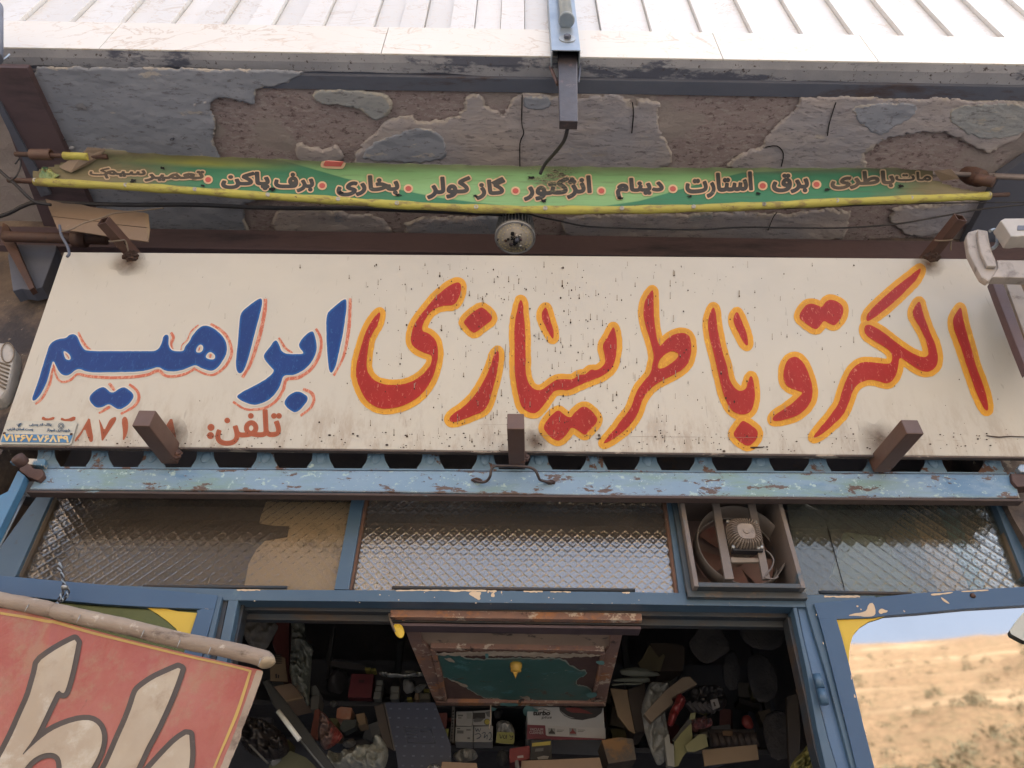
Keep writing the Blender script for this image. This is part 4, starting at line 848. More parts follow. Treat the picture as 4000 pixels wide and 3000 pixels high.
# ------------------------------------------------------------------ postcode plate
PL = thing('postcode_plate', 'small blue and silver postcode plate screwed to the lower left corner of the sign', 'plate')
q = [(14, 1745-4), (12, 1700), (28, 1646), (296, 1652), (298, 1664), (272, 1735), (262, 1739)]
q = L00([(0, 1265), (50, 1095), (62, 1090), (600, 1100), (606, 1112), (560, 1272), (548, 1282), (8, 1275)])
lift = 0.006
mapP = plane_mapper(S0+SN*lift, SN)
def platepoly(name, pts, lf, m):
    prism(name, [Vector(v) for v in mapP(np.array([p[0] for p in pts]), np.array([p[1] for p in pts]), lf)], SN*-0.0015, m, PL, 0.0003)
silver = worn('stamped_aluminium', (0.46, 0.48, 0.44), (0.40, 0.41, 0.38), 0.4, metal=0.25, low=8); pblue = worn('plate_blue', (0.035, 0.15, 0.33), (0.05, 0.2, 0.38), 0.4, low=8)
platepoly('plate', q, 0.0, silver)
platepoly('blue_field', L00([(10, 1262), (30, 1196), (572, 1208), (548, 1266)]), 0.0018, pblue)
pm = lambda dl: (lambda x, y, l: mapP(x, y, l+dl))
ptext = worn('plate_text_blue', (0.03, 0.08, 0.15), low=8); pdig = worn('embossed_yellow_digits', (0.62, 0.42, 0.14), (0.6, 0.5, 0.3), 0.5, low=20)
def pl_text(s, a, b, top, bot, lev, m, ar=True):
    a, b = L00([a])[0], L00([b])[0]; paint('lettering', fit_text(arabic(s) if ar else s, a[0], a[1], b[0], b[1], top, bot), mapP, lev, 0.8, 0.0030, m, PL, smooth=0, R=6)
pl_text('پلاک کد پستی', (232, 1130), (408, 1132), 8, 4, 0.7, ptext); pl_text('شهرداری شیراز', (372, 1172), (552, 1178), 9, 4, 0.7, ptext); pl_text('پست استان فارس', (60, 1166), (262, 1170), 9, 4, 0.7, ptext)
pl_text('۷۱۴۶۷-۷۶۸۴۹', (32, 1250), (540, 1262), 23, 1, 1.7, pdig, False)
a = np.linspace(0, 2*math.pi, 9)[:-1]
for k in a:
    c = L00([(483+17*math.cos(k), 1136+17*math.sin(k))])[0]; aa = np.linspace(0, 2*math.pi, 9)[:-1]; ring = np.stack([c[0]+4.4*np.cos(aa), c[1]+4.4*np.sin(aa)], 1); paint('emblem', [orient(ring, True), orient(np.array(c)+(ring-np.array(c))*0.55, False)], mapP, 0, 0.8, 0.0030, ptext, PL, smooth=0, R=3)
paint('emblem', [L00([(135, 1125), (150, 1148), (180, 1110), (150, 1118), (146, 1135), (138, 1118)])], mapP, 0, 0.8, 0.003, ptext, PL, smooth=0, R=3)
for cc in ((36, 1192), (562, 1200)):
    c = L00([cc])[0]; p = Vector(mapP(np.array([c[0]]), np.array([c[1]]), 0.001)[0]); lathe('screw', [(0.0042, 0), (0.004, 0.002), (0.002, 0.003)], p, SN, M['rust'], PL, 10)
ground_thing(PL)
# ------------------------------------------------------------------ green cloth banner on two rods
TOPL = [(150, 600), (420, 590), (700, 607), (1000, 618), (1400, 636), (2000, 648), (2600, 655), (3000, 656), (3500, 657), (3650, 668), (3750, 700), (3840, 722)]
BOTL = [(135, 716), (490, 738), (760, 755), (1050, 776), (1320, 798), (1550, 813), (1860, 828), (2130, 832), (2430, 832), (2710, 826), (2985, 818), (3270, 802), (3560, 786), (3840, 770), (3865, 768)]
ROD = [(135, 708), (490, 727), (760, 744), (1045, 765), (1320, 782), (1550, 798), (1860, 813), (2130, 818), (2430, 818), (2710, 812), (2985, 802), (3270, 788), (3560, 777), (3865, 763)]
tx = np.array([p[0] for p in TOPL]); ty = np.array([p[1] for p in TOPL]); bx = np.array([p[0] for p in ROD]); by = np.array([p[1] for p in ROD])
YT, YB = 1.47, 1.55
def banY(x, y):
    a = np.interp(x, tx, ty); b = np.interp(x, bx, by); t = np.clip((y-a)/(b-a), 0, 1)
    return YT+(YB-YT)*t+0.010*(fbm(x/260.0, t*1.5, 3)-0.5)+0.020*np.sin(np.pi*t)
def banmap(x, y, lift):
    x = np.asarray(x, float); y = np.asarray(y, float); Y = banY(x, y)-lift*1.2
    d = np.array(_F)[None]+np.outer((x-2000.0)/F_PX, np.array(_R))+np.outer((1500.0-y)/F_PX, np.array(_V))
    return np.array(CAM)[None]+d*(Y/d[:, 1])[:, None]
ban = thing('cloth_banner', 'faded green cloth banner with black Persian words and a yellow lower rod above the sign', 'banner')
xs = np.arange(128, 3850, 12.0); nt = 14; V = []; Fs = []
for x in xs:
    a = np.interp(x, tx, ty)+2.5*math.sin(x*0.05)*math.sin(x*0.013)-(6 if x < 500 else 0); b = np.interp(x, bx, by)
    for k in range(nt+1):
        y = a+(b-a)*k/nt; V.append((x, y))
V = np.array(V); W3 = banmap(V[:, 0], V[:, 1], 0.0)
lx = [140+20*i for i in range(20)]
for i in range(len(xs)-1):
    for k in range(nt):
        x = xs[i]; tt = k/nt
        if x < 330 and tt < 0.55*(1-(x-128)/210.0)+0.08: continue          # the torn upper left corner
        if x > 3640 and tt < 0.30+(x-3640)/520.0: continue          # the upper right corner sags away
        Fs.append((i*(nt+1)+k, i*(nt+1)+k+1, (i+1)*(nt+1)+k+1, (i+1)*(nt+1)+k))
def cloth_mat():
    t = NT('faded_green_print'); s = t.n('ShaderNodeSeparateXYZ'); t.l(t.co(), s.inputs[0])
    u = t.attr('u'); v = t.attr('v')
    # two pale green sweeps over darker green, brown dirt towards both ends
    g1 = t.step(t.math('SUBTRACT', v, t.attr('w1')), 0.0, 0.02)
    c = t.mix(g1, (0.17, 0.34, 0.15), (0.052, 0.19, 0.115))
    lightv = t.step(v, 0.30, 0.22); c = t.mix(t.math('MULTIPLY', t.math('MULTIPLY', lightv, 0.5), t.math('SUBTRACT', 1.0, g1)), c, (0.26, 0.46, 0.24))
    c = t.mix(t.math('MULTIPLY', t.attr('y1'), 0.85), c, (0.36, 0.35, 0.07))
    dirt = t.step(t.math('ADD', t.attr('dirt'), t.math('MULTIPLY', t.math('SUBTRACT', t.noise(5, 6, 0.7, (0.35, 1, 1)), 0.5), 0.9)), 0.62, 0.22)
    c = t.mix(t.math('MULTIPLY', dirt, 0.85), c, (0.20, 0.155, 0.10))
    top = t.math('SUBTRACT', 1.0, t.step(v, 0.13, 0.11)); c = t.mix(t.math('MULTIPLY', top, 0.7), c, (0.12, 0.105, 0.075))
    lines = t.noise(20, 4, 0.6, (0.25, 1, 6)); c = t.mix(t.math('MULTIPLY', t.step(lines, 0.60, 0.08), 0.28), c, (0.09, 0.09, 0.06))
    weave = t.math('MULTIPLY', t.math('SINE', t.math('MULTIPLY', s.outputs[0], 1900.0)), 0.5)
    c = t.mix(t.math('MULTIPLY', t.step(t.noise(26, 7, 0.8), 0.70, 0.03), 0.6), c, (0.03, 0.03, 0.025))
    n = t.bump(t.math('ADD', weave, t.math('MULTIPLY', t.noise(200, 2), 1.0)), 0.12, 0.0006); n = t.bump(t.noise(7, 4, 0.6, (0.5, 1, 2.5)), 0.3, 0.012, n)
    return t.done(t.bsdf(c, 0.75, 0, n, Specular_IOR_Level=0.25))
M['cloth'] = cloth_mat()
o = mesh('cloth', W3.tolist(), Fs, M['cloth'], ban, True)
uu = (V[:, 0]-100)/3750; a_ = np.interp(V[:, 0], tx, ty); b_ = np.interp(V[:, 0], bx, by); vv = (V[:, 1]-a_)/(b_-a_)
sw = np.interp(V[:, 0], [100, 1100, 1350, 1700, 2200, 2500, 2900, 3900], [-0.05, 0.02, 0.42, 0.78, 1.05, 0.80, 0.12, -0.1])
yb_ = np.clip(1-np.abs(V[:, 0]-760)/420.0, 0, 1)*np.clip((0.34-vv)*9, 0, 1)
dirt_ = 0.36+0.60*np.clip((900-V[:, 0])/700.0, 0, 1)+0.60*np.clip((V[:, 0]-3300)/450.0, 0, 1)
for nm, arr in (('u', uu), ('v', vv), ('w1', sw), ('y1', yb_), ('dirt', dirt_)):
    at = o.data.attributes.new(nm, 'FLOAT', 'POINT'); at.data.foreach_set('value', arr.astype(np.float32))
# the yellow sleeve round the lower rod and its screws
ysl = worn('yellow_vinyl_sleeve', (0.44, 0.42, 0.085), (0.36, 0.33, 0.08), 0.6, low=6, st=(0.4, 1, 1), bscale=120, layers=[((0.24, 0.20, 0.07), 26, 0.56, 0.07, (0.4, 1, 1)), ((0.12, 0.09, 0.06), 60, 0.66, 0.03, (0.5, 1, 1))])
rp = [Vector(banmap([x], [y], 0.0)[0])+Vector((0, 0.002, 0)) for x, y in ROD]
rpath = smooth_path(rp, 6); rr = [0.0150*(1+0.10*math.sin(i*0.9)+0.06*math.sin(i*2.3)) for i in range(len(rpath))]
tube('yellow_sleeve', rpath, rr, ysl, ban, 14, 1)
for x, y in C(0, 550, K, [(297, 318), (975, 350), (1527, 385), (2095, 416)])+C(1000, 550, K, [(637, 455), (1104, 487), (1724, 513)])+C(2000, 550, K, [(254, 536), (867, 538), (1428, 526), (1976, 502)])+C(2900, 550, K, [(166, 502), (736, 467), (1326, 450), (1928, 425)]):
    i = min(range(len(rpath)), key=lambda j: (rpath[j]-Vector(banmap([x], [np.interp(x, bx, by)], 0)[0])).length); d = (CAM-rpath[i]).normalized(); d = (d+Vector((0, -0.2, 0.35))).normalized()
    lathe('screw', [(0.0085, 0), (0.0085, 0.0015), (0.0065, 0.003), (0.0035, 0.0032), (0.003, 0.0012), (0.0005, 0.0012)], rpath[i]+d*0.0150, d, M['zinc'], ban, 14, False)
pl = Vector(banmap([135], [708], 0)[0]); tube('lower_rod', [PY(33, 703, 1.55), PY(45, 704, 1.55), pl, rpath[6]], 0.0105, M['rust'], ban, 14, 1)
pr = Vector(banmap([3865], [763], 0)[0]); tube('lower_rod', [rpath[-7], pr, PY(3940, 760, YB)], 0.0085, M['rust'], ban, 14, 1)
UR = [(60, 600), (150, 603), (250, 607), (420, 610)]
tube('upper_rod', [PY(x, y+2, YT+0.02) for x, y in UR], 0.0095, M['rust'], ban, 12, 1)
tube('upper_rod', [PY(x, y+4, YT+0.06) for x, y in ((420, 612), (1000, 632), (2000, 662), (3000, 672), (3720, 676), (4100, 690))], 0.010, worn('grey_rod', (0.14, 0.12, 0.12), low=5), ban, 12, 1)
lathe('rod_coupler', [(0.020, 0), (0.021, 0.002), (0.021, 0.078), (0.017, 0.08), (0.014, 0.06)], PY(121, 603, YT+0.02), (1, 0, 0.0), M['primer'], ban, 20)
tube('yellow_roll', [PY(250, 608, YT+0.015), PY(345, 612, YT+0.015)], 0.0145, ysl, ban, 12, 1)
tape = worn('brown_parcel_tape', (0.24, 0.185, 0.14), (0.20, 0.155, 0.12), 0.6, low=10, bscale=60, bump=0.5, layers=[((0.05, 0.04, 0.035), 30, 0.66, 0.03, (1, 1, 0.5))])
def tapep(pts, name='tape_strip'):
    base = [Vector(v) for v in banmap([p[0] for p in pts], [p[1] for p in pts], 0.0)]; prism(name, [v+Vector((0, -0.017, 0)) for v in base], (0, 0.004, 0), tape, ban, 0.0015)
tapep(C(0, 550, K, [(700, 80), (840, 95), (800, 150), (700, 215), (570, 275), (495, 245), (480, 230), (580, 170), (680, 110)]))
tapep(C(2900, 550, K, [(1490, 265), (1620, 250), (1690, 325), (1545, 340)]))
# red price mark hanging over the top edge, red dots, lettering
wt = 1.0
bl = worn('black_banner_ink', (0.030, 0.032, 0.036), (0.05, 0.05, 0.045), 0.7, low=9, layers=[((0.16, 0.17, 0.12), 24, 0.66, 0.04, (0.4, 1, 1.5))]); pk = worn('salmon_outline_ink', (0.62, 0.43, 0.28), (0.54, 0.38, 0.25), 0.7, low=6, layers=[((0.25, 0.2, 0.12), 24, 0.66, 0.05)])
rdm = worn('faded_red_dot', (0.44, 0.085, 0.07), (0.38, 0.09, 0.08), 0.7, low=20)
pk2 = worn('weathered_outline_ink', (0.50, 0.375, 0.26), (0.38, 0.29, 0.19), 0.7, low=9, layers=[((0.16, 0.12, 0.08), 24, 0.60, 0.06)]); bl2 = worn('weathered_ink', (0.04, 0.036, 0.032), (0.08, 0.065, 0.05), 0.7, low=14)
def btext(s, x0, y0, x1, y1, top, bot, w=4.4, fade=False):
    g = fit_text(arabic(s), x0, y0, x1, y1, top, bot)
    wo_ = paint('word_outline', g, banmap, w+5.2, 1.6, 0.0018, pk2 if fade else pk, ban, smooth=0, R=18, inner=-2); wd_ = paint('word', g, banmap, w, 1.5, 0.0026, bl2 if fade else bl, ban, smooth=0, R=12); under(wo_, wd_)
B0 = lambda x, y: C(0, 550, K, [(x, y)])[0]; B1 = lambda x, y: C(1000, 550, K, [(x, y)])[0]; B2 = lambda x, y: C(2000, 550, K, [(x, y)])[0]; B3 = lambda x, y: C(2900, 550, K, [(x, y)])[0]
btext('ک', *B0(705, 262), *B0(860, 262), 24, 4, 1.5, True)
btext('سیم', *B0(822, 268), *B0(1140, 272), 18, 12, 2.4, True)
btext('تعمیر', *B0(1140, 290), *B0(1600, 290), 24, 12, 3.0, True)
btext('پاکن', *B0(1745, 335), *B1(100, 335), 42, 22)
btext('برف', *B1(150, 350), *B1(448, 352), 46, 22)
btext('بخاری', *B1(640, 385), *B1(1118, 375), 50, 22)
btext('کولر', *B1(1350, 410), *B1(1680, 400), 58, 20)
btext('گاز', *B1(1735, 412), *B1(1955, 400), 54, 22)
btext('انژکتور', *B2(100, 425), *B2(618, 400), 60, 20)
btext('دینام', *B2(825, 402), *B2(1185, 395), 50, 22)
btext('استارت', *B2(1372, 395), *B2(1885, 372), 62, 26)
btext('برق', *B3(240, 375), *B3(515, 375), 54, 14)
btext('باطری', *B3(700, 345), *B3(1190, 330), 46, 16, 3.6, True)
btext('مات', *B3(1205, 300), *B3(1480, 300), 26, 6, 2.2, True)
for f, x, y in ((B0, 1635, 305), (B1, 520, 352), (B1, 1197, 375), (B2, 28, 393), (B2, 702, 393), (B2, 1264, 377), (B2, 1970, 355), (B3, 160, 352), (B3, 583, 343)):
    c = f(x, y); a = np.linspace(0, 2*math.pi, 20)[:-1]; p = np.stack([c[0]+12*np.cos(a), c[1]+10.5*np.sin(a)], 1)
    paint('dot_outline', [p], banmap, 6.5, 2, 0.0018, pk, ban, smooth=0); paint('red_dot', [p], banmap, 0, 2, 0.0026, rdm, ban, smooth=0)
paint('mark_outline', [C(1000, 550, K, [(520, 152), (712, 162), (690, 215), (655, 222), (525, 214), (503, 196)])], banmap, 0, 2, 0.0018, pk, ban, smooth=1)
paint('red_mark', [C(1000, 550, K, [(545, 156), (690, 163), (668, 203), (540, 200), (528, 190)])], banmap, 0, 2, 0.0026, rdm, ban, smooth=0)
# frayed holes and stitches
for c in (B0(1275, 215), B0(1045, 315), B0(1590, 352), B1(2165, 290), B1(665, 405), B1(1120, 425), B1(1728, 435), B2(155, 290), B2(340, 240), B2(390, 265), B2(300, 270), B2(250, 470), B2(850, 450), B2(1398, 437), B2(1935, 412), B3(125, 412), B3(668, 382), B3(1245, 352), B1(130, 382), B0(2140, 380)):
    n_ = 14; a = np.linspace(0, 2*math.pi, n_+1)[:-1]; r1 = (4+7*rng.random(n_))*rng.uniform(0.7, 1.2); p = np.stack([c[0]+1.5*r1*np.cos(a), c[1]+0.75*r1*np.sin(a)], 1)
    paint('frayed_hole', [p], banmap, 0, 1.2, 0.0034, M['hole'], ban, smooth=0, R=4)
V = []; Fs = []
for k in range(150):
    c = np.array(B2(330+rng.normal(0, 75), 300+rng.normal(0, 50))); L = rng.uniform(5, 26); q_ = banmap([c[0]-L, c[0]+L, c[0]+L, c[0]-L], [c[1]-0.9, c[1]-0.4, c[1]+0.6, c[1]+0.5], 0.0036); b0 = len(V); V += q_.tolist(); Fs.append((b0, b0+1, b0+2, b0+3))
setp(mesh('frayed_threads', V, Fs, worn('frayed_weave', (0.30, 0.30, 0.18), (0.03, 0.03, 0.03), 0.8, low=160), ban), kind='stuff')
V = []
o = puffy('torn_corner', C(0, 550, K, [(300, 290), (320, 225), (350, 200), (400, 215), (430, 260), (480, 265), (420, 300), (330, 310)]), YB-0.01, 0.012, worn('torn_green_cloth', (0.09, 0.20, 0.13), (0.35, 0.36, 0.12), 0.8, low=22), ban, res=3, cs=12, crumple=0.9)
# knotted rag where the upper rod meets the right hand beam
ground_thing(ban)
t = thing('pipe_clamp', 'dark rusty clamp and pipe elbow holding the right end of the green banner', 'clamp')
lathe('elbow', [(0.030, 0), (0.034, 0.01), (0.036, 0.05), (0.028, 0.09), (0.02, 0.10)], PY(3838, 700, 1.53), (-0.25, 0.3, 0.9), M['rust'], t, 20)
lathe('pipe_stub', [(0.020, 0), (0.021, 0.002), (0.021, 0.055), (0.018, 0.07)], PY(3882, 712, 1.50), (-0.75, 0.25, 0.75), M['rust'], t, 18)
tube('rod_end', [PY(3880, 690, YT+0.03), PY(4100, 700, YT+0.03)], 0.0095, worn('pale_rod', (0.2, 0.17, 0.16), low=7), t, 12, 1)
ground_thing(t)

# ------------------------------------------------------------------ burnt out LED lamp
lamp = thing('led_lamp', 'bare LED lamp with finned heat sink and no cover, above the middle of the sign', 'lamp')
YL = 1.66; lc = PY(2012, 930, YL); R_ = (PY(2092, 930, YL).x-PY(1932, 930, YL).x)/2
alu = worn('dull_aluminium', (0.34, 0.35, 0.36), (0.24, 0.25, 0.27), 0.45, metal=0.4, low=9, layers=[((0.08, 0.07, 0.07), 12, 0.62, 0.1)])
disk = worn('dirty_lamp_board', (0.50, 0.45, 0.38), (0.40, 0.36, 0.31), 0.7, low=14, layers=[((0.20, 0.15, 0.12), 30, 0.68, 0.05)])
lathe('rim', [(R_*0.90, 0.002), (R_*0.93, -0.003), (R_, -0.001), (R_, 0.010), (R_*0.90, 0.012)], lc, (0, 0, 1), alu, lamp, 48)
lboard = lathe('led_board', [(R_*0.905, 0.0005), (R_*0.905, 0.003)], lc, (0, 0, 1), disk, lamp, 48)
lathe('sink_core', [(R_*0.80, 0.012), (R_*0.78, 0.10), (R_*0.5, 0.13), (R_*0.35, 0.16)], lc, (0, 0, 1), M['darksteel'], lamp, 32)
fin = bpy.data.meshes.new('fin'); L0 = R_*0.78; fv = [(L0, -0.0016, 0.011), (R_*0.99, -0.0016, 0.011), (R_*0.97, -0.0016, 0.055), (R_*0.86, -0.0016, 0.115), (L0*0.9, -0.0016, 0.12)]
fv += [(x, 0.0016, z) for x, _, z in fv]; fin.from_pydata(fv, [], [(0, 1, 2, 3, 4), (9, 8, 7, 6, 5), (0, 5, 6, 1), (1, 6, 7, 2), (2, 7, 8, 3), (3, 8, 9, 4)]); fin.materials.append(alu)
for k in range(36):
    f_ = bpy.data.objects.new('fin', fin); COL.objects.link(f_); f_.location = lc; f_.rotation_euler = (0, 0, 2*math.pi*k/36); f_.parent = lamp
V = []; Fs = []
for rad, cnt in ((0.80, 34), (0.62, 22)):
    for k in range(cnt):
        a = 2*math.pi*(k+0.3*random.random())/cnt; b0 = len(V); c = Vector((lc.x+R_*rad*math.cos(a), lc.y+R_*rad*math.sin(a), lc.z-0.0008)); s_ = 0.0022
        for dz in (0, -0.0010):
            for ddx, ddy in ((-s_, -s_), (s_, -s_), (s_, s_), (-s_, s_)): V.append((c.x+ddx, c.y+ddy, c.z+dz))
        Fs += [(b0+4, b0+7, b0+6, b0+5), (b0, b0+1, b0+5, b0+4), (b0+1, b0+2, b0+6, b0+5), (b0+2, b0+3, b0+7, b0+6), (b0+3, b0, b0+4, b0+7)]
setp(mesh('led_chips', V, Fs, worn('yellow_led', (0.68, 0.60, 0.32), (0.6, 0.5, 0.3), 0.4, low=60), lamp), kind='stuff')
comp = [(-0.18, 0.35, 0.008, 0.006, 'darksteel'), (0.05, 0.12, 0.010, 0.012, 'hole'), (0.28, 0.40, 0.007, 0.010, 'zinc'), (0.1, -0.25, 0.006, 0.012, 'white_plastic'), (-0.12, -0.3, 0.007, 0.008, 'hole'), (0.25, -0.22, 0.006, 0.011, 'zinc'), (-0.33, 0.05, 0.005, 0.005, 'hole'), (0.0, 0.3, 0.006, 0.009, 'hole'), (0.30, 0.05, 0.005, 0.006, 'darkbrown'), (-0.45, 0.15, 0.006, 0.004, 'rust'), (0.12, 0.0, 0.008, 0.016, 'darksteel')]
for a, b, r, h, m_ in comp:
    under(lathe('component', [(r, 0), (r, -h), (r*0.6, -h-0.001)], lc+Vector((a*R_, b*R_, 0)), (0.2, -0.2, 1), M[m_], lamp, 9), lboard)
for k in range(16):
    a = random.random()*6.28; p = lc+Vector((0.3*R_*math.cos(a)*random.random(), 0.3*R_*math.sin(a)*random.random(), -0.004)); tube('component_lead', [p, p+Vector((random.uniform(-.014, .014), random.uniform(-.014, .014), random.uniform(-0.006, 0)))], 0.0015, M['hole'], lamp, 5, 1)
for k in range(3):
    a = k*2.1+0.9; box('slot', lc.x+R_*0.84*math.cos(a)-0.004, lc.x+R_*0.84*math.cos(a)+0.004, lc.y+R_*0.84*math.sin(a)-0.005, lc.y+R_*0.84*math.sin(a)+0.005, lc.z-0.0015, lc.z+0.001, M['darksteel'], lamp)
tube('lamp_neck', [lc+Vector((0, 0, 0.14)), lc+Vector((0, 0.02, 0.24)), lc+Vector((0.0, 0.06, 0.42))], 0.012, M['darksteel'], lamp, 12)
ground_thing(lamp)

# ------------------------------------------------------------------ cables
def cable(label, pts, r, name='cable', m='black'):
    o = tube(name, [PY(x, y, Y) if Z is None else PZ(x, y, Z) for x, y, Y, Z in pts], r, M[m], None, 8, 6); setp(o, label, 'cable'); return o
cable('black cable dropping from the hanging tube to the green banner', [(2220, 478, 1.19, None), (2213, 520, 1.22, None), (2200, 555, 1.26, None), (2165, 600, 1.33, None), (2130, 640, 1.40, None), (2110, 680, 1.44, None)], 0.0065)
cable('thin black cable sagging in a long curve below the right half of the banner', [(2010, 815, 1.58, None), (2090, 843, 1.6, None), (2180, 862, 1.62, None), (2300, 885, 1.64, None), (2500, 893, 1.66, None), (2720, 897, 1.66, None), (2900, 888, 1.66, None), (3100, 890, 1.66, None), (3300, 890, 1.66, None), (3500, 875, 1.64, None), (3650, 850, 1.62, None), (3850, 815, 1.6, None), (4100, 790, 1.6, None)], 0.0033)
cable('thin black cord stretched just under the right half of the yellow sleeve', [(2700, 825, 1.60, None), (2950, 818, 1.60, None), (3200, 810, 1.6, None), (3500, 797, 1.6, None), (3800, 792, 1.6, None), (4100, 790, 1.6, None)], 0.0026)
cable('dusty black cable bundle running behind the left half of the yellow sleeve', [(-60, 860, 1.75, None), (30, 835, 1.74, None), (90, 805, 1.72, None), (150, 790, 1.70, None), (300, 795, 1.68, None), (500, 800, 1.66, None), (760, 800, 1.66, None), (1050, 812, 1.66, None), (1400, 815, 1.66, None), (1700, 826, 1.64, None), (2010, 838, 1.6, None)], 0.0085)
cable('thin looped wire crossing the cardboard at the left', [(240, 905, 1.58, None), (280, 895, 1.58, None), (330, 870, 1.59, None), (400, 850, 1.6, None), (450, 833, 1.62, None), (560, 822, 1.64, None), (640, 812, 1.65, None)], 0.0028, m='putty')
cable('black cable lying along the left edge of the soffit', [(-40, 620, 1.5, None), (0, 668, 1.52, None), (60, 720, 1.55, None), (130, 785, 1.6, None), (200, 800, 1.62, None)], 0.006)
cable('bent black wire hook at the far left under the soffit', [(60, 640, 1.5, None), (78, 620, 1.5, None), (80, 650, 1.5, None), (62, 690, 1.52, None), (40, 705, 1.53, None)], 0.003)
cable('twisted wire tied to the top left corner of the sign', [(232, 880, 1.6, None), (240, 920, 1.61, None), (262, 960, 1.62, None), (270, 990, 1.62, None), (262, 1003, 1.62, None)], 0.005, m='darksteel')

# ------------------------------------------------------------------ cardboard sheet behind the rusty tube
cb = thing('cardboard_sheet', 'torn brown cardboard sheet tucked above the left end of the sign', 'cardboard')
pts = C(0, 550, K, [(355, 455), (500, 490), (640, 500), (720, 520), (900, 540), (1080, 560), (1130, 562), (1145, 640), (1163, 792), (1000, 770), (850, 748), (640, 715), (450, 692), (400, 570)])
prism('sheet', [PY(x, y, 1.66) for x, y in pts], (0, 0.005, 0), M['cardboard'], cb, 0.001)
for a, b in (((400, 592), (790, 635)), ((900, 655), (1150, 682))):
    p0, p1 = [PY(*C(0, 550, K, [q])[0], 1.6585) for q in (a, b)]; tube('crease', [p0, p1], 0.0012, worn('crease_%d' % a[0], (0.10, 0.07, 0.05), low=5), cb, 5, 1)
prism('bent_edge', [PY(x, y, 1.66) for x, y in C(0, 550, K, [(1130, 562), (1165, 575), (1178, 700), (1165, 792)])], (0, 0.004, 0), M['kraft'], cb, 0.0008)
ground_thing(cb)

# ------------------------------------------------------------------ pieces fixed at the right and left edge
t = thing('flood_light_arm', 'cream painted bent steel arm with a cross rail at the right edge of the sign', 'bracket')
arm_y = 1.42
arm_pts = C(2900, 550, K, [(1760, 760), (1775, 715), (1850, 692), (1930, 705), (1940, 770), (1960, 860), (2015, 990), (2000, 1040), (1935, 1105), (1880, 1070), (1830, 980), (1780, 880)])
prism('arm', [PY(x, y, arm_y) for x, y in arm_pts], (0, 0.022, 0), M['creampaint'], t, 0.006)
prism('arm_rib', [PY(x, y, arm_y-0.012) for x, y in C(2900, 550, K, [(1850, 700), (1900, 710), (1925, 790), (1955, 870), (2000, 985), (1925, 985), (1875, 880), (1855, 790)])], (0, 0.012, 0), M['creampaint'], t, 0.004)
prism('cross_rail', [PY(x, y, arm_y-0.005) for x, y in C(2900, 550, K, [(2000, 935), (2600, 940), (2600, 1085), (1965, 1070), (1985, 1035), (2010, 995)])], (0, 0.03, 0), M['creampaint'], t, 0.004)
tube('link_ring', [PY(x, y, arm_y+0.03) for x, y in C(2900, 550, K, [(1945, 710), (1985, 700), (2005, 760), (1995, 820), (1960, 850)])], 0.006, M['galv'], t, 8)
ground_thing(t)
t = thing('cable_trunking', 'white plastic lamp housing cut off at the right edge above the cream rail', 'housing')
prism('housing_body', [PY(x, y, 1.38) for x, y in C(2900, 550, K, [(2028, 625), (2060, 608), (2500, 605), (2500, 750), (2215, 745), (2160, 752), (2110, 750), (2080, 700)])], (0, 0.05, 0), M['white_plastic'], t, 0.004)
prism('housing_recess', [PY(x, y, 1.378) for x, y in C(2900, 550, K, [(2165, 665), (2500, 665), (2500, 700), (2160, 700)])], (0, 0.004, 0), M['darksteel'], t, 0.0)
ground_thing(t)
t = thing('steel_stay', 'reddish brown steel stay descending beside the right edge of the sign', 'stay')
prism('stay_bar', [PY(x, y, 1.60) for x, y in C(2900, 550, K, [(1955, 1095), (2040, 1095), (2095, 1240), (2240, 1640), (2240, 1820), (2150, 1600), (2010, 1240)])], (0, 0.03, 0), M['darkbrown'], t, 0.003)
prism('stay_plate', [PY(x, y, 1.63) for x, y in C(2900, 550, K, [(2060, 1090), (2170, 1090), (2240, 1250), (2500, 1250), (2500, 2000), (2280, 1700)])], (0, 0.02, 0), M['creampaint'], t, 0.002)
ground_thing(t)
t = thing('wall_lantern', 'grey plastic bulkhead lamp with ribbed side at the left edge of the wall', 'lamp')
prism('lamp_body', [PY(x, y, 1.80) for x, y in C(0, 1100, K, [(-120, 470), (20, 478), (70, 480), (105, 510), (117, 560), (100, 640), (80, 740), (40, 850), (0, 910), (-120, 940)])], (0, 0.06, 0), M['white_plastic'], t, 0.012)
a = np.linspace(0, 2*math.pi, 24)[:-1]; tube('lens_ring', [PY(*C(0, 1100, K, [(60+50*math.cos(k), 558+78*math.sin(k))])[0], 1.797) for k in list(a)+[0]], 0.0022, M['putty'], t, 6, 1)
for k in range(7):
    y = 640+k*30; tube('rib', [PY(*C(0, 1100, K, [(-20, y-12)])[0], 1.797), PY(*C(0, 1100, K, [(78-k*6, y+22)])[0], 1.797)], 0.003, M['putty'], t, 6, 1)
ground_thing(t)
t = thing('bracket_and_shaded_gap', 'rusty bracket with a plate standing for the shaded gap left of the sign top', 'bracket')
prism('shaded_gap_plate', [PY(x, y, 1.86) for x, y in C(0, 550, K, [(90, 810), (440, 820), (440, 860), (330, 1150), (240, 1170), (170, 1160), (100, 1180), (60, 900)])], (0, 0.06, 0), M['darksteel'], t, 0.004)  # dark plate stands in for the shaded gap between wall and sign
prism('rusty_leg', [PY(x, y, 1.82) for x, y in C(0, 550, K, [(20, 640), (60, 660), (160, 900), (270, 1150), (230, 1170), (110, 950), (0, 760)])], (0, 0.03, 0), M['rust'], t, 0.003)
tube('cross_pipe', [PY(20, 923, 1.78), PY(60, 925, 1.78), PY(232, 930, 1.78), PY(420, 935, 1.80)], 0.022, M['rust'], t, 14, 1)
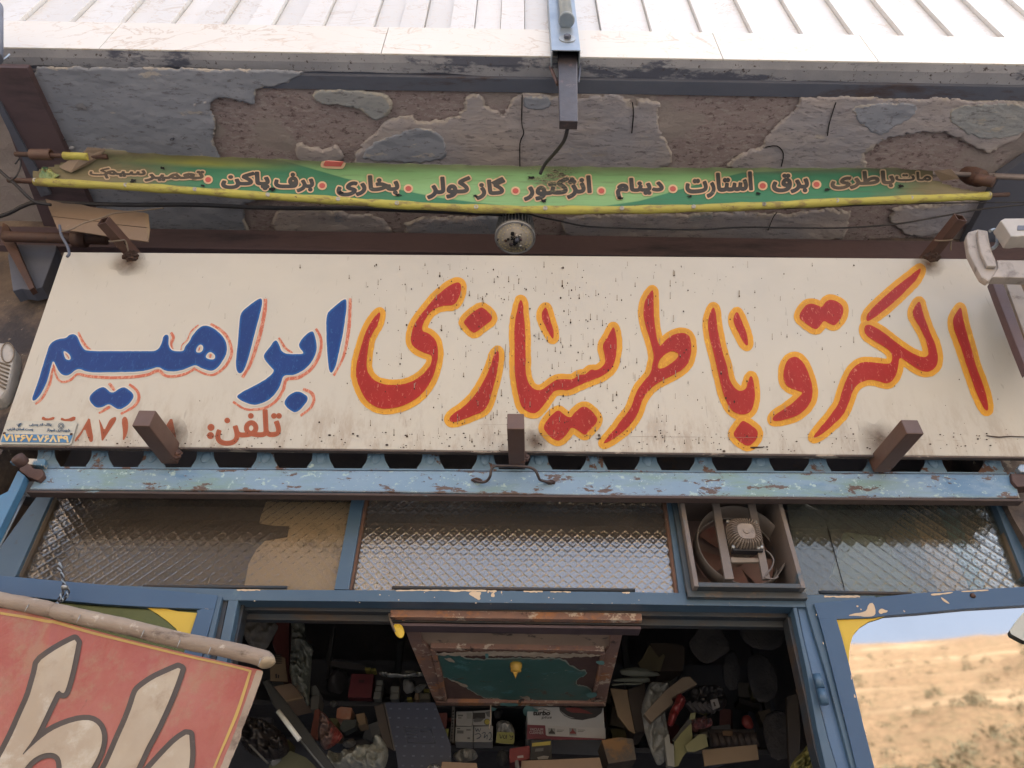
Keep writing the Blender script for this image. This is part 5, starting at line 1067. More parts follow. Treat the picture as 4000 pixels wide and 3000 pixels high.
tube('collar', [PY(285, 932, 1.785), PY(338, 934, 1.79)], 0.034, M['rust'], t, 16, 1)
ground_thing(t)
# ------------------------------------------------------------------ roller shutter: bottom bar, cut out links, rails, handle
sh = thing('roller_shutter', 'rolled up steel shutter, weathered sky blue bottom bar and a row of cut out links', 'shutter')
YS = 1.885
front = [(165, 1829), (900, 1833), (1500, 1838), (2500, 1843), (3300, 1848), (3960, 1852), (3985, 1946), (3300, 1944), (2500, 1937), (1500, 1922), (900, 1916), (112, 1912)]
pxbar('bottom_bar', front, YS, 0.022, M['skyblue'], sh, 0.004)
lipm = worn('rusty_lower_lip', (0.075, 0.05, 0.042), (0.055, 0.04, 0.038), 0.7, low=5, st=(0.4, 1, 1), edge=0.004, layers=[((0.16, 0.26, 0.30), 20, 0.68, 0.03, (0.4, 1, 1))])
b0 = PY(112, 1914, YS-0.004); b1 = PY(3990, 1948, YS-0.004); 
prism('lower_lip', [b0+Vector((-0.004, 0, 0)), b1+Vector((0.004, 0, 0)), b1+Vector((0.004, 0, -0.009)), b0+Vector((-0.004, 0, -0.009))], (0, 0.030, 0), lipm, sh, 0.003)
t0 = PY(150, 1828, YS+0.008); t1 = PY(3965, 1851, YS+0.008)
prism('top_lip', [t0, t1, t1+Vector((0, 0, 0.006)), t0+Vector((0, 0, 0.006))], (0, 0.03, 0), M['slat'], sh, 0.001)
cent = [179, 388, 592, 800, 1035, 1251, 1467, 1681, 1895, 2104, 2321, 2530, 2746, 2970, 3193, 3422, 3646, 3875]
for i, c in enumerate(cent):
    yt = np.interp(c, [150, 4000], [1826, 1852]); s = 1.0
    prof = [(-56, 2), (-52, -10), (-44, -22), (-36, -34), (-32, -48), (-31, -62), (-31, -95), (33, -95), (33, -62), (35, -48), (39, -34), (46, -22), (53, -10), (57, 2)]
    pxbar('shutter_link', [(c+x, yt+y) for x, y in prof], YS+0.014, 0.006, M['slat'], sh, 0.0015)
    a = PY(c, yt-42, YS+0.010); bm = bmesh.new(); bmesh.ops.create_uvsphere(bm, u_segments=12, v_segments=8, radius=0.016)
    for v in bm.verts: v.co.y *= 0.35; v.co.z *= 1.5; v.co += a+Vector((0, 0.004, 0.006))
    frombm('link_boss', bm, M['slat'], sh, True)
zsh = PY(2000, 1760, YS).z
box('upper_slat', PY(60, 1760, YS).x, PY(4020, 1790, YS).x, YS+0.014, YS+0.03, zsh+0.03, zsh+0.34, M['slat'], sh, 0.001)
for i in range(len(cent)-1):
    pass
hp = C(1000, 1700, K, [(1716, 352), (1760, 368), (1808, 362), (1838, 325), (1848, 275), (1868, 246), (1905, 241), (2100, 243)])+C(2000, 1700, K, [(0, 241), (130, 252), (182, 276), (205, 320), (220, 350), (260, 362), (316, 370)])
yo = [0.004, 0.008, 0.012, 0.03, 0.04, 0.045, 0.045, 0.045, 0.045, 0.045, 0.04, 0.03, 0.012, 0.008, 0.004]
tube('handle', [PY(x, y, YS-0.004-o_) for (x, y), o_ in zip(hp, yo)], 0.0046, worn('painted_black_handle', (0.03, 0.025, 0.03), (0.06, 0.04, 0.035), 0.35, low=20, layers=[((0.3, 0.42, 0.45), 26, 0.72, 0.02)]), sh, 12, 5)
for x, y in ((1862, 1876), (2150, 1884)):
    p = PY(x, y, YS-0.004); bm = bmesh.new(); bmesh.ops.create_icosphere(bm, subdivisions=3, radius=0.009)
    for v in bm.verts: v.co = v.co*(0.7+0.6*random.random()); v.co.x *= 1.8; v.co.z *= 0.7; v.co += p
    frombm('handle_weld', bm, M['rust'], sh)
# end fittings and guide rails
pxbar('guide_rail', C(0, 1700, K, [(140, 275), (195, 318), (160, 400), (0, 730), (-60, 860), (-60, 500), (60, 440)]), YS-0.03, 0.03, worn('bright_blue_rail', (0.055, 0.20, 0.36), (0.07, 0.16, 0.27), 0.45, low=5, edge=0.004, layers=[((0.45, 0.40, 0.32), 10, 0.68, 0.02, None, 0.1), (RUST, 30, 0.72, 0.03)]), sh, 0.003)
pxbar('guide_arm', C(0, 1700, K, [(100, 178), (352, 186), (356, 205), (345, 240), (75, 212)]), YS-0.02, 0.02, worn('chipped_arm', (0.06, 0.14, 0.21), (0.09, 0.19, 0.28), 0.5, low=9, layers=[((0.5, 0.46, 0.38), 12, 0.54, 0.02)]), sh, 0.002)
lathe('end_lug', [(0.017, 0), (0.019, 0.004), (0.019, 0.03), (0.008, 0.032)], PY(93, 1812, YS-0.055), (-0.35, -1, 0.2), M['rust'], sh, 18)
pxbar('lug_arm', C(0, 1700, K, [(160, 170), (215, 190), (260, 260), (330, 265), (345, 310), (300, 355), (215, 325), (150, 275)]), YS-0.02, 0.02, M['rust'], sh, 0.004)
tube('guide_rod', [PY(98, 1935, YS+0.02), PY(60, 2010, YS+0.02), PY(-30, 2190, YS+0.02)], 0.0042, M['galv'], sh, 10, 1)
pxbar('right_end_plate', C(2900, 1700, K, [(2110, 300), (2300, 310), (2300, 400), (2160, 405), (2120, 360)]), YS-0.012, 0.04, M['rust'], sh, 0.003)
pxbar('right_lug', C(2900, 1700, K, [(2180, 225), (2260, 225), (2260, 290), (2190, 290), (2160, 255)]), YS-0.02, 0.02, M['galv'], sh, 0.004)
ground_thing(sh)

# ------------------------------------------------------------------ shop front: fixed frame, figured glass lights above the door
fr = thing('shop_front_frame', 'dark blue painted steel shop front frame with three patterned fanlight panes', 'window frame')
YF = 2.0
pxbar('left_stile', [(150, 1930), (206, 1930), (62, 2249), (0, 2300), (-80, 2300), (-30, 2180)], YF, 0.05, M['blue'], fr)
pxbar('glazing_bead', [(206, 1940), (217, 1940), (76, 2250), (61, 2250)], YF+0.012, 0.03, M['putty'], fr, 0.001)
pxbar('mullion', [(1376, 1930), (1426, 1930), (1362, 2303), (1305, 2302)], YF, 0.05, M['blue'], fr)
pxbar('glazing_bead', [(1426, 1940), (1438, 1940), (1373, 2303), (1357, 2303)], YF+0.010, 0.03, M['wood_bead'], fr, 0.001)
pxbar('mullion', [(2603, 1940), (2662, 1940), (2706, 2320), (2652, 2318)], YF, 0.05, M['blue'], fr)
pxbar('glazing_bead', [(2589, 1940), (2603, 1940), (2652, 2317), (2638, 2316)], YF+0.010, 0.03, M['wood_bead'], fr, 0.001)
pxbar('right_stile', C(2900, 1700, K, [(1970, 500), (2140, 500), (2480, 1130), (2480, 1260), (2212, 1110)]), YF, 0.05, M['blue'], fr)
pxbar('glazing_bead', C(2900, 1700, K, [(1955, 500), (1970, 500), (2214, 1110), (2190, 1110)]), YF+0.01, 0.03, M['putty'], fr, 0.001)
pxbar('transom_rail', [(-60, 2262), (300, 2280), (600, 2292), (1000, 2303), (1700, 2306), (2500, 2313), (3000, 2321), (3300, 2326), (3420, 2328), (3420, 2374), (3095, 2371), (3000, 2369), (2500, 2361), (1700, 2352), (930, 2345), (600, 2345), (-60, 2310)], YF-0.003, 0.05, M['blue'], fr, 0.002)
zl = PY(2000, 2356, YF).z
# stepped underside of the rail: rebate and inner door stop
xl0, xr0 = PY(900, 2350, YF).x, PY(3095, 2371, YF).x
box('door_rebate', xl0, xr0, YF+0.0475, YF+0.075, zl-0.012, zl+0.03, M['blue_dark'], fr, 0.002)
box('door_rebate', xl0, xr0, YF+0.0755, YF+0.10, zl-0.030, zl+0.03, M['blue_dark'], fr, 0.002)
pxbar('header_beam', [(60, 1880), (4050, 1900), (4050, 1960), (60, 1940)], YF+0.02, 0.06, M['blue_dark'], fr)
# jambs of the door opening: three stepped strips each
def jamb(pairs, Y, m, nm='door_jamb'):
    pxbar(nm, pairs, Y, 0.05, m, fr, 0.003)
jamb([(848, 2330), (868, 2330), (795, 2660), (640, 3060), (600, 3060), (770, 2660)], YF-0.012, M['blue'])
jamb([(868, 2333), (893, 2333), (838, 2600), (700, 3060), (641, 3060), (796, 2660)], YF+0.004, M['blue_dark'])
jamb([(893, 2338), (932, 2338), (900, 2500), (880, 2620), (770, 3060), (701, 3060), (839, 2600)], YF-0.002, M['blue'])
jamb([(930, 2345), (957, 2345), (925, 2500), (905, 2600), (800, 3060), (771, 3060), (881, 2620)], YF+0.03, M['blue_dark'])
RJ = lambda pts: C(3000, 2300, 2.212, pts)
jamb(RJ([(165, 240), (215, 240), (330, 700), (420, 1200), (530, 1700), (490, 1700), (395, 1350), (320, 950), (215, 480)]), YF+0.03, M['blue_dark'])
jamb(RJ([(215, 160), (250, 160), (300, 400), (420, 900), (520, 1300), (640, 1700), (531, 1700), (421, 1200), (331, 700)]), YF-0.002, M['blue'])
jamb(RJ([(251, 140), (325, 130), (400, 400), (500, 720), (600, 1100), (760, 1700), (641, 1700), (521, 1300), (421, 900), (301, 400)]), YF+0.008, worn('lit_blue_jamb', (0.06, 0.13, 0.23), (0.075, 0.145, 0.25), 0.4, low=3, edge=0.004, layers=[(CREAM, 30, 0.72, 0.01, None, 0.14)]))  # paler copy of the frame blue, light put into its colour
jamb(RJ([(318, 110), (395, 125), (480, 400), (560, 720), (680, 1200), (830, 1700), (761, 1700), (601, 1100), (501, 720), (401, 400)]), YF-0.006, M['blue'])
# cream chips where the paint has come off along the rail
chip = worn('bare_cream_filler', (0.60, 0.46, 0.30), (0.52, 0.42, 0.30), 0.8, low=20)
def chipat(pts, Y, nm='paint_chip', m=None):
    paint(nm, [pts], lambda x, y, l: PPa(x, y, (0, Y-0.0008, 0), (0, -1, 0)), 0, 1.5, 0, m or chip, fr, wobble=2.0, smooth=1)
yr = YF-0.003
for a, b, y0, h in ((925, 1017, 2302.5, 7), (1545, 1900, 2304, 9), (1905, 1940, 2306, 12), (2046, 2120, 2308, 8), (2150, 2230, 2310, 7), (2430, 2460, 2312, 8), (3090, 3140, 2323, 9), (3220, 3360, 2327, 9)):
    n_ = 12; top = [(a+(b-a)*k/n_, y0) for k in range(n_+1)]; bot = [(b-(b-a)*k/n_, y0+h*random.uniform(0.3, 1.0)) for k in range(n_+1)]; chipat(top+bot, yr)
chipat(C(1600, 2300, 2.37, [(545, 45), (570, 25), (640, 28), (668, 35), (650, 70), (660, 95), (640, 108), (615, 90), (580, 70), (560, 62)]), yr)
chipat(C(1600, 2300, 2.37, [(765, 35), (785, 45), (790, 75), (760, 75), (750, 60)]), yr); chipat(C(1600, 2300, 2.37, [(843, 18), (860, 20), (855, 45), (845, 40)]), yr)
for k in range(60):
    x = rng.uniform(920, 3080); y = rng.uniform(2312, 2360); s = rng.uniform(0.8, 2.6); a = np.linspace(0, 6.28, 8)[:-1]; 
    if k < 26: paint('paint_chip', [np.stack([x+s*1.3*np.cos(a), y+s*np.sin(a)], 1)], lambda x_, y_, l: PPa(x_, y_, (0, yr-0.0008, 0), (0, -1, 0)), 0, 1.2, 0, chip, fr, smooth=0, R=4)
# glass
def pane(pts, m, nm='glass_pane'): return pxbar(nm, pts, YF+0.025, 0.004, m, fr, 0)
pane([(206, 1925), (1378, 1925), (1306, 2306), (55, 2285)], M['glass_a'])
pane([(1420, 1925), (2604, 1930), (2655, 2320), (1360, 2308)], M['glass_b'])
pane([(3070, 1930), (3215, 2000), (3238, 2076), (3302, 2325), (3120, 2325)], M['glass_c'])
pane([(3072, 1926), (3890, 1930), (4025, 2280), (3990, 2330), (3304, 2325), (3240, 2076), (3217, 2000)], M['glass_c'])
tube('glass_crack', [PY(3232, 2060, YF+0.024), PY(3260, 2160, YF+0.024), PY(3302, 2312, YF+0.024)], 0.0012, M['hole'], fr, 5, 1)
tube('glazing_rod', [PY(560, 2291, YF+0.01), PY(1121, 2295, YF+0.01)], 0.0055, M['blue_dark'], fr, 8, 1)
tube('glazing_rod', [PY(1531, 2296, YF+0.01), PY(2480, 2306, YF+0.01)], 0.0058, M['blue_dark'], fr, 8, 1)
tube('glazing_rod', [PY(3200, 2314, YF+0.01), PY(3560, 2320, YF+0.01)], 0.0058, M['blue_dark'], fr, 8, 1)
ground_thing(fr)
# things leaning behind the panes
def card(name, label, cat, pts, Y, th, m, group=None):
    o = pxbar(name, pts, Y, th, m, None, 0.001); setp(o, label, cat, group); return o
card('cardboard_sheet', 'tan cardboard with a notch, behind the right half of the left fanlight pane', 'cardboard', C(1000, 1700, K, [(110, 440), (35, 640), (25, 690), (130, 708), (262, 712), (245, 800), (70, 830), (0, 900), (-60, 1010), (-100, 1230), (640, 1240), (760, 470)]), YF+0.045, 0.004, worn('bright_card', (0.80, 0.66, 0.44), (0.74, 0.58, 0.37), 0.8, low=3, layers=[((0.14, 0.11, 0.08), 5, 0.60, 0.08)]))
card('paper_note', 'small pale paper card behind the lower left corner of the middle fanlight pane', 'paper', C(1000, 1700, K, [(800, 930), (1005, 930), (985, 1080), (925, 1230), (760, 1225)]), YF+0.045, 0.002, worn('pale_card', (0.45, 0.42, 0.33), (0.4, 0.37, 0.29), 0.8))
for (x0, x1, lab, m_) in ((1310, 1530, 'tan cardboard box left of the teal strip behind the right fanlight pane', 'a'), (1670, 1900, 'tan cardboard box right of the teal strip behind the right fanlight pane', 'a')):
    card('cardboard_box', lab, 'box', C(2900, 1700, K, [(x0, 560), (x1, 560), (x1+250, 1200), (x0+235, 1260)]), YF+0.05, 0.2, worn('box_card_%d' % x0, (0.80, 0.48, 0.26), (0.72, 0.46, 0.28), 0.8, low=3))
card('teal_strip', 'teal plastic strip standing between two boxes behind the right fanlight pane', 'panel', C(2900, 1700, K, [(1535, 560), (1665, 560), (1930, 1230), (1800, 1240)]), YF+0.048, 0.01, worn('teal', (0.06, 0.24, 0.32), (0.07, 0.30, 0.34), 0.6))
card('grey_packet', 'grey green packet behind the left part of the right fanlight pane', 'packet', C(2900, 1700, K, [(800, 760), (1100, 800), (1450, 1270), (900, 1270), (700, 1100)]), YF+0.06, 0.02, worn('grey_green', (0.24, 0.30, 0.22), (0.2, 0.24, 0.2), 0.7))

# ------------------------------------------------------------------ exhaust fan
fan = thing('exhaust_fan', 'grimy exhaust fan with ribbed motor in a blue steel box beside the middle fanlight pane', 'fan')
def FB(x, y): return PY(x, y, 1.95)
dk = worn('greasy_brown_steel', (0.19, 0.16, 0.14), (0.14, 0.12, 0.11), 0.55, low=6, edge=0.004, bscale=120, layers=[((0.05, 0.10, 0.14), 9, 0.62, 0.06), ((0.18, 0.14, 0.11), 30, 0.68, 0.03)])
dkb = worn('greasy_blue_box', (0.035, 0.06, 0.08), (0.05, 0.055, 0.06), 0.5, low=5, edge=0.004, layers=[((0.10, 0.08, 0.065), 12, 0.60, 0.06)])
O = [FB(2680, 1935), FB(3085, 1938), FB(3160, 2278), FB(2742, 2275)]
x0, x1, z0, z1 = FB(2728, 2275).x, FB(3125, 2278).x, FB(2900, 2276).z, PY(2900, 1900, 1.95).z
w_ = 0.014
y0f, y1f = 1.95, 2.16
box('box_side', x0-w_, x0, y0f, y1f, z0-w_, z1, dk, fan, 0.002); box('box_side', x1, x1+w_, y0f, y1f, z0-w_, z1, dk, fan, 0.002); box('box_bottom', x0, x1, y0f+0.001, y1f, z0-w_, z0, dkb, fan, 0.002); box('box_top', x0, x1, y0f, y1f, z1-w_, z1, dk, fan, 0.002)
box('outer_flange', x0-w_-0.016, x0-w_-0.0005, y0f+0.03, YF+0.02, z0-w_-0.012, z1, dkb, fan, 0.002); box('outer_flange', x0-w_-0.016, x1+w_+0.01, y0f+0.028, YF+0.02, z0-w_-0.020, z0-w_-0.0005, dkb, fan, 0.002)
cF = PY(2898, 2122, 2.015); RF = (PY(3070, 2130, 2.015).x-PY(2728, 2130, 2.015).x)/2
lathe('duct_ring', [(RF*0.93, 0), (RF, -0.002), (RF*1.0, -0.07), (RF*0.985, -0.07), (RF*0.965, 0.0)], (cF.x, 2.088, cF.z), (0, 1, 0), worn('pale_duct_rim', (0.22, 0.19, 0.165), (0.15, 0.13, 0.115), 0.5, low=5), fan, 56, True, False)
box('back_plate', x0, x1, 2.152, 2.158, z0, z1, worn('rusty_brown_back', (0.26, 0.18, 0.155), (0.20, 0.14, 0.125), 0.6, low=4), fan)
rd = worn('rusty_fan_blade', (0.24, 0.13, 0.105), (0.18, 0.11, 0.095), 0.5, low=5, layers=[((0.25, 0.07, 0.05), 5, 0.60, 0.15)])
for k in range(5):
    a0 = 2*math.pi*k/5+0.3; V = []; 
    for i in range(7):
        for j in range(7):
            r = RF*(0.22+0.70*i/6); a = a0+(j/6)*(1.02-0.1*i/6); V.append((cF.x+r*math.cos(a), 2.130-0.018*(j/6), cF.z+r*math.sin(a)))
    V2_ = [(x, y+0.002, z) for x, y, z in V]; Fs = [(i*7+j, i*7+j+1, (i+1)*7+j+1, (i+1)*7+j) for i in range(6) for j in range(6)]
    mesh('fan_blade', V, Fs, rd, fan, True)
for pts in ([(2775, 1925), (2803, 1925), (2868, 2262), (2832, 2262)], [(2915, 1925), (2943, 1925), (3010, 2262), (2980, 2262)]):
    pxbar('motor_strap', pts, 1.985, 0.012, dk, fan, 0.002)
pxbar('cross_strap', [(2853, 2176), (2970, 2180), (2973, 2196), (2856, 2197)], 1.99, 0.01, worn('pale_strap', (0.24, 0.20, 0.16), low=9), fan, 0.002)
# ribbed motor: rounded square profile with fins
mc = PY(2899, 2104, 2.0); ms = (PY(2961, 2104, 2.0).x-PY(2837, 2104, 2.0).x)/2; V = []; Fs = []; NA = 34*4
motm = worn('cast_motor', (0.34, 0.29, 0.24), (0.22, 0.18, 0.15), 0.5, metal=0.2, low=9, layers=[((0.06, 0.05, 0.045), 14, 0.60, 0.08)])
def sq(a, r): c_, s_ = math.cos(a), math.sin(a); k = (abs(c_)**3.2+abs(s_)**3.2)**(-1/3.2); return r*k*c_, r*k*s_
rings = [(0.46, -0.050, 0), (0.52, -0.050, 0), (0.56, -0.046, 1), (0.80, -0.042, 1), (0.95, -0.028, 1), (1.0, -0.008, 1), (1.0, 0.03, 0)]
for r, y, fin_ in rings:
    for k in range(NA):
        a = 2*math.pi*k/NA; rr = ms*r*(1+(0.055 if fin_ else 0)*(1 if (k % 4) < 2 else -1)); yy = y-(0.011 if fin_ and (k % 4) < 2 else 0); xx, zz = sq(a, rr); V.append((mc.x+xx, 2.0+yy, mc.z+zz))
for i in range(len(rings)-1):
    for k in range(NA): Fs.append((i*NA+k, i*NA+(k+1) % NA, (i+1)*NA+(k+1) % NA, (i+1)*NA+k))
Fs.append(tuple(reversed(range(NA)))); mesh('motor_body', V, Fs, motm, fan)
lathe('motor_cap', [(ms*0.20, 0), (ms*0.19, -0.003), (ms*0.02, -0.004)], (mc.x, 1.95, mc.z), (0, 1, 0), motm, fan, 24, False)
for sx, sz in ((-1, -1), (1, -1), (1, 1), (-1, 1), (0.75, -1.05)): lathe('motor_screw', [(0.006, 0), (0.006, -0.006), (0.003, -0.008)], (mc.x+sx*ms*0.86, 1.975, mc.z+sz*ms*0.88), (0, 1, 0), M['zinc'], fan, 8, False)
box('motor_base', mc.x-ms*0.9, mc.x+ms*0.95, 1.972, 2.0, mc.z-ms*1.12, mc.z-ms*0.96, M['black'], fan, 0.002)
tube('motor_lead', [PY(x, y, 1.982) for x, y in C(2000, 1700, K, [(1995, 905), (2035, 940), (2055, 985), (2040, 1040), (2005, 1085), (1985, 1115), (2010, 1125), (2060, 1128), (2090, 1110)])], 0.0026, worn('grey_lead', (0.16, 0.14, 0.13), low=9), fan, 8, 5)
ground_thing(fan)

# ------------------------------------------------------------------ door leaves, standing open towards the street
def leaf(label, hx, hy, ox, oy, name='door_leaf'):
    t = thing(name, label, 'door'); H = PY(hx, hy, 1.985); zt = H.z; E_ = PZ(ox, oy, zt); d = (E_-H); d.z = 0; d.normalize(); n = Vector((-d.y, d.x, 0))
    if n.dot(CAM-H) < 0: n = -n
    return t, H, zt, d, n
lt, LH, Lz, Ld, Ln = leaf('left blue door leaf standing open, a yellow sticker in the corner of its green-reflection glass', 852, 2324, 0, 2248)
LP = lambda x, y: PP(x, y, LH, Ln)
def lbar(t, H, n, nm, pts, th, m, off=0.0, bv=0.0015): return prism(nm, [PP(x, y, H+n*off, n) for x, y in pts], n*-th, m, t, bv)
lb = lambda nm, pts, th, m, off=0.0, bv=0.0015: lbar(lt, LH, Ln, nm, pts, th, m, off, bv)
lb('top_rail', [(-300, 2222), (0, 2248), (420, 2285), (852, 2325), (838, 2380), (600, 2372), (400, 2360), (250, 2346), (120, 2332), (0, 2320), (-300, 2290)], 0.035, M['blue_door'])
lb('stile', [(838, 2380), (800, 2520), (755, 2700), (640, 3080), (520, 3080), (680, 2660), (742, 2480), (770, 2394), (768, 2384), (790, 2378)], 0.035, M['blue_door'])
lb('glass', [(-300, 2270), (0, 2300), (250, 2340), (610, 2365), (800, 2375), (740, 2640), (560, 3080), (-300, 3080)], 0.004, M['mirror_dim'], -0.012, 0)
lb('corner_sticker', C(0, 2300, K, [(1155, 148), (1310, 158), (1400, 178), (1548, 190), (1520, 280), (1510, 310), (1485, 420), (1440, 400), (1380, 310), (1310, 250), (1240, 200)]), 0.0012, M['sticker'], -0.008, 0)
ground_thing(lt)
rt, RH, Rz, Rd, Rn = leaf('right blue door leaf standing open, its mirror glass showing the dry hillside', 3178, 2358, 4000, 2292)
rb = lambda nm, pts, th, m, off=0.0, bv=0.0015: lbar(rt, RH, Rn, nm, pts, th, m, off, bv)
rb('top_rail', RJ([(395, 125), (900, 75), (1300, 35), (1700, 10), (2212, -18), (2900, -60), (2900, 85), (2212, 142), (1700, 172), (1300, 210), (1010, 232), (900, 250), (590, 262), (440, 262)]), 0.035, M['blue_door'])
rb('stile', RJ([(440, 262), (590, 255), (640, 420), (700, 650), (760, 900), (830, 1200), (960, 1700), (800, 1700), (680, 1200), (560, 720), (480, 400)]), 0.035, M['blue_door'])
rb('glass', RJ([(560, 240), (1100, 190), (1700, 150), (2900, 60), (2900, 1800), (940, 1800), (800, 1180), (650, 560)]), 0.004, M['mirror'], -0.010, 0)
rb('corner_sticker', RJ([(582, 255), (700, 248), (830, 240), (930, 215), (1020, 235), (960, 258), (870, 285), (790, 335), (735, 400), (710, 480), (700, 560), (697, 655), (688, 640), (650, 500), (610, 340)]), 0.0012, M['sticker'], -0.006, 0)
for pts in ([(680, 235), (740, 215), (810, 205), (850, 190), (870, 130), (910, 120), (935, 210), (910, 240), (850, 245), (780, 235)], [(955, 185), (985, 170), (1010, 185), (1035, 190), (1025, 205), (1000, 205), (975, 222), (955, 205)], [(760, 142), (785, 145), (780, 160), (765, 160)], [(795, 172), (812, 178), (805, 188)], [(415, 215), (425, 225), (415, 235)], [(1490, 70), (1520, 85), (1575, 130), (1560, 132), (1510, 105)], [(1165, 178), (1190, 200), (1175, 205)],
            [(1400, 45), (1500, 38), (1600, 25), (1595, 38), (1500, 52), (1420, 60)], [(1650, 22), (1900, 5), (1905, 18), (1700, 30)], [(470, 455), (482, 470), (478, 485)], [(715, 730), (725, 780), (718, 790)], [(740, 900), (765, 940), (745, 945)], [(835, 1210), (855, 1260), (845, 1270)]):
    o = paint('paint_chip', [RJ(pts)], plane_mapper(RH, Rn), 0, 1.3, 0.0009, chip, rt, wobble=1.5, smooth=1, R=8)
p = PP(3800, 2327, RH, Rn); lathe('rusty_screw', [(0.008, 0), (0.006, 0.004), (0.003, 0.007)], p, Rn, M['rust'], rt, 10)
# hinge knuckles on the jamb
for (a, b) in (((418, 740), (455, 860)), ((455, 868), (490, 1000))):
    pa_, pb_ = RJ([a])[0], RJ([b])[0]; A_, B_ = PY(*pa_, YF-0.022), PY(*pb_, YF-0.022); tube('hinge_knuckle', [A_, B_], 0.0115, worn('blue_hinge_%d' % a[0], (0.045, 0.10, 0.17), (0.06, 0.12, 0.19), 0.35, low=9), rt, 14, 1)
ppr = PP(3990, 2430, RH, Rn); rb('paper_notice', RJ([(2212, 200), (2150, 270), (2090, 360), (2100, 390), (2212, 450), (2600, 500), (2600, 180)]), 0.001, worn('greenish_paper', (0.50, 0.52, 0.46), low=9), 0.002, 0)
ground_thing(rt)
print('LEAF left dir', Ld, 'right dir', Rd)

# ------------------------------------------------------------------ red banner hung from a rod across the left door
rbn = thing('red_banner', 'large worn red banner with cream black edged letters on a cloth wrapped rod', 'banner')
A0 = LP(60, 2330); 
q0_ = PP(0, 2345, LH+Ln*0.05, Ln); q1_ = PY(1045, 2600, 1.80)
dr = (q1_-q0_).normalized(); bn = Vector((dr.y, -dr.x, 0)).normalized()
if bn.dot(CAM-q0_) < 0: bn = -bn
def rmap(x, y, lift):
    base = PPa(x, y, q0_, bn); x = np.asarray(x, float); y = np.asarray(y, float)
    fold = 0.010*np.exp(-((x-200-(y-2400)*(-0.12))/34.0)**2)*np.exp(-(y-2400)/260.0)+0.014*(fbm(x/240.0+3, y/420.0, 3)-0.5)+0.006*np.sin((x+y*0.25)/95.0)*np.clip((y-2400)/500.0, 0, 1)
    d = base-np.array(CAM); d /= np.linalg.norm(d, axis=1)[:, None]
    return base-d*(fold+lift)[:, None] if np.ndim(lift) else base-d*(fold[:, None]+lift)
R0 = lambda pts: C(0, 2300, K, pts)
outline = R0([(-300, 60), (0, 130), (400, 235), (1000, 395), (1500, 515), (2060, 640), (2055, 700), (1985, 900), (1900, 1110), (1830, 1300), (1760, 1480), (-300, 1480)])
redc = NT('worn_red_vinyl'); c_ = redc.mix(redc.step(redc.noise(2.6, 7, 0.7), 0.5, 0.2), (0.28, 0.046, 0.040), (0.34, 0.115, 0.090)); c_ = redc.mix(redc.math('MULTIPLY', redc.step(redc.noise(9, 8, 0.75, (1, 1, 1), (3, 1, 2)), 0.55, 0.09), 0.7), c_, (0.30, 0.17, 0.11)); c_ = redc.mix(redc.math('MULTIPLY', redc.step(redc.noise(30, 6, 0.7, (1, 1, .4)), 0.70, 0.03), 0.5), c_, (0.13, 0.06, 0.045))
M['redvinyl'] = redc.done(redc.bsdf(c_, 0.36, 0, redc.bump(redc.noise(60, 6, 0.7), 0.3, 0.003, redc.bump(redc.noise(5, 5, 0.6, (1, 1, 0.5), dist=0.8), 0.55, 0.02))))
crv = worn('cream_vinyl_print', (0.44, 0.38, 0.285), (0.36, 0.29, 0.21), 0.5, low=4, bscale=60, bump=0.15, layers=[((0.24, 0.17, 0.11), 7, 0.62, 0.12), ((0.5, 0.46, 0.38), 9, 0.62, 0.1)])
blk = worn('dark_vinyl_edge', (0.045, 0.036, 0.032), (0.07, 0.055, 0.048), 0.5, low=5, layers=[((0.17, 0.14, 0.12), 14, 0.66, 0.06)])
gold = worn('gold_border_print', (0.46, 0.31, 0.08), (0.40, 0.27, 0.09), 0.5, low=6); hem = worn('dirty_cream_hem', (0.36, 0.29, 0.22), (0.27, 0.21, 0.155), 0.7, low=5, bscale=60, bump=0.3, layers=[((0.14, 0.10, 0.075), 9, 0.60, 0.1)])
paint('banner_cloth', [outline], rmap, 0, 6, 0.0, M['redvinyl'], rbn, smooth=0)
rbn.children[0].data.polygons.foreach_set('use_smooth', [True]*len(rbn.children[0].data.polygons))
paint('right_hem', [R0([(2015, 640), (2066, 645), (2055, 700), (1985, 900), (1900, 1110), (1895, 1160), (1760, 1480), (1700, 1480), (1830, 1160), (1860, 1080), (1940, 850)])], rmap, 0, 4, 0.0015, hem, rbn, smooth=0, wobble=2)
paint('gold_border', [stroke(R0([(-200, 142), (0, 190), (200, 222), (385, 258), (430, 262), (700, 340), (1000, 415), (1450, 525), (1790, 600), (1975, 648)]), 11)], rmap, 0, 3, 0.0015, gold, rbn, smooth=0, R=14)
paint('gold_border', [stroke(R0([(1968, 645), (1920, 800), (1860, 980), (1790, 1150), (1730, 1290), (1660, 1460)]), 12)], rmap, 0, 3, 0.0017, gold, rbn, smooth=0, R=14)
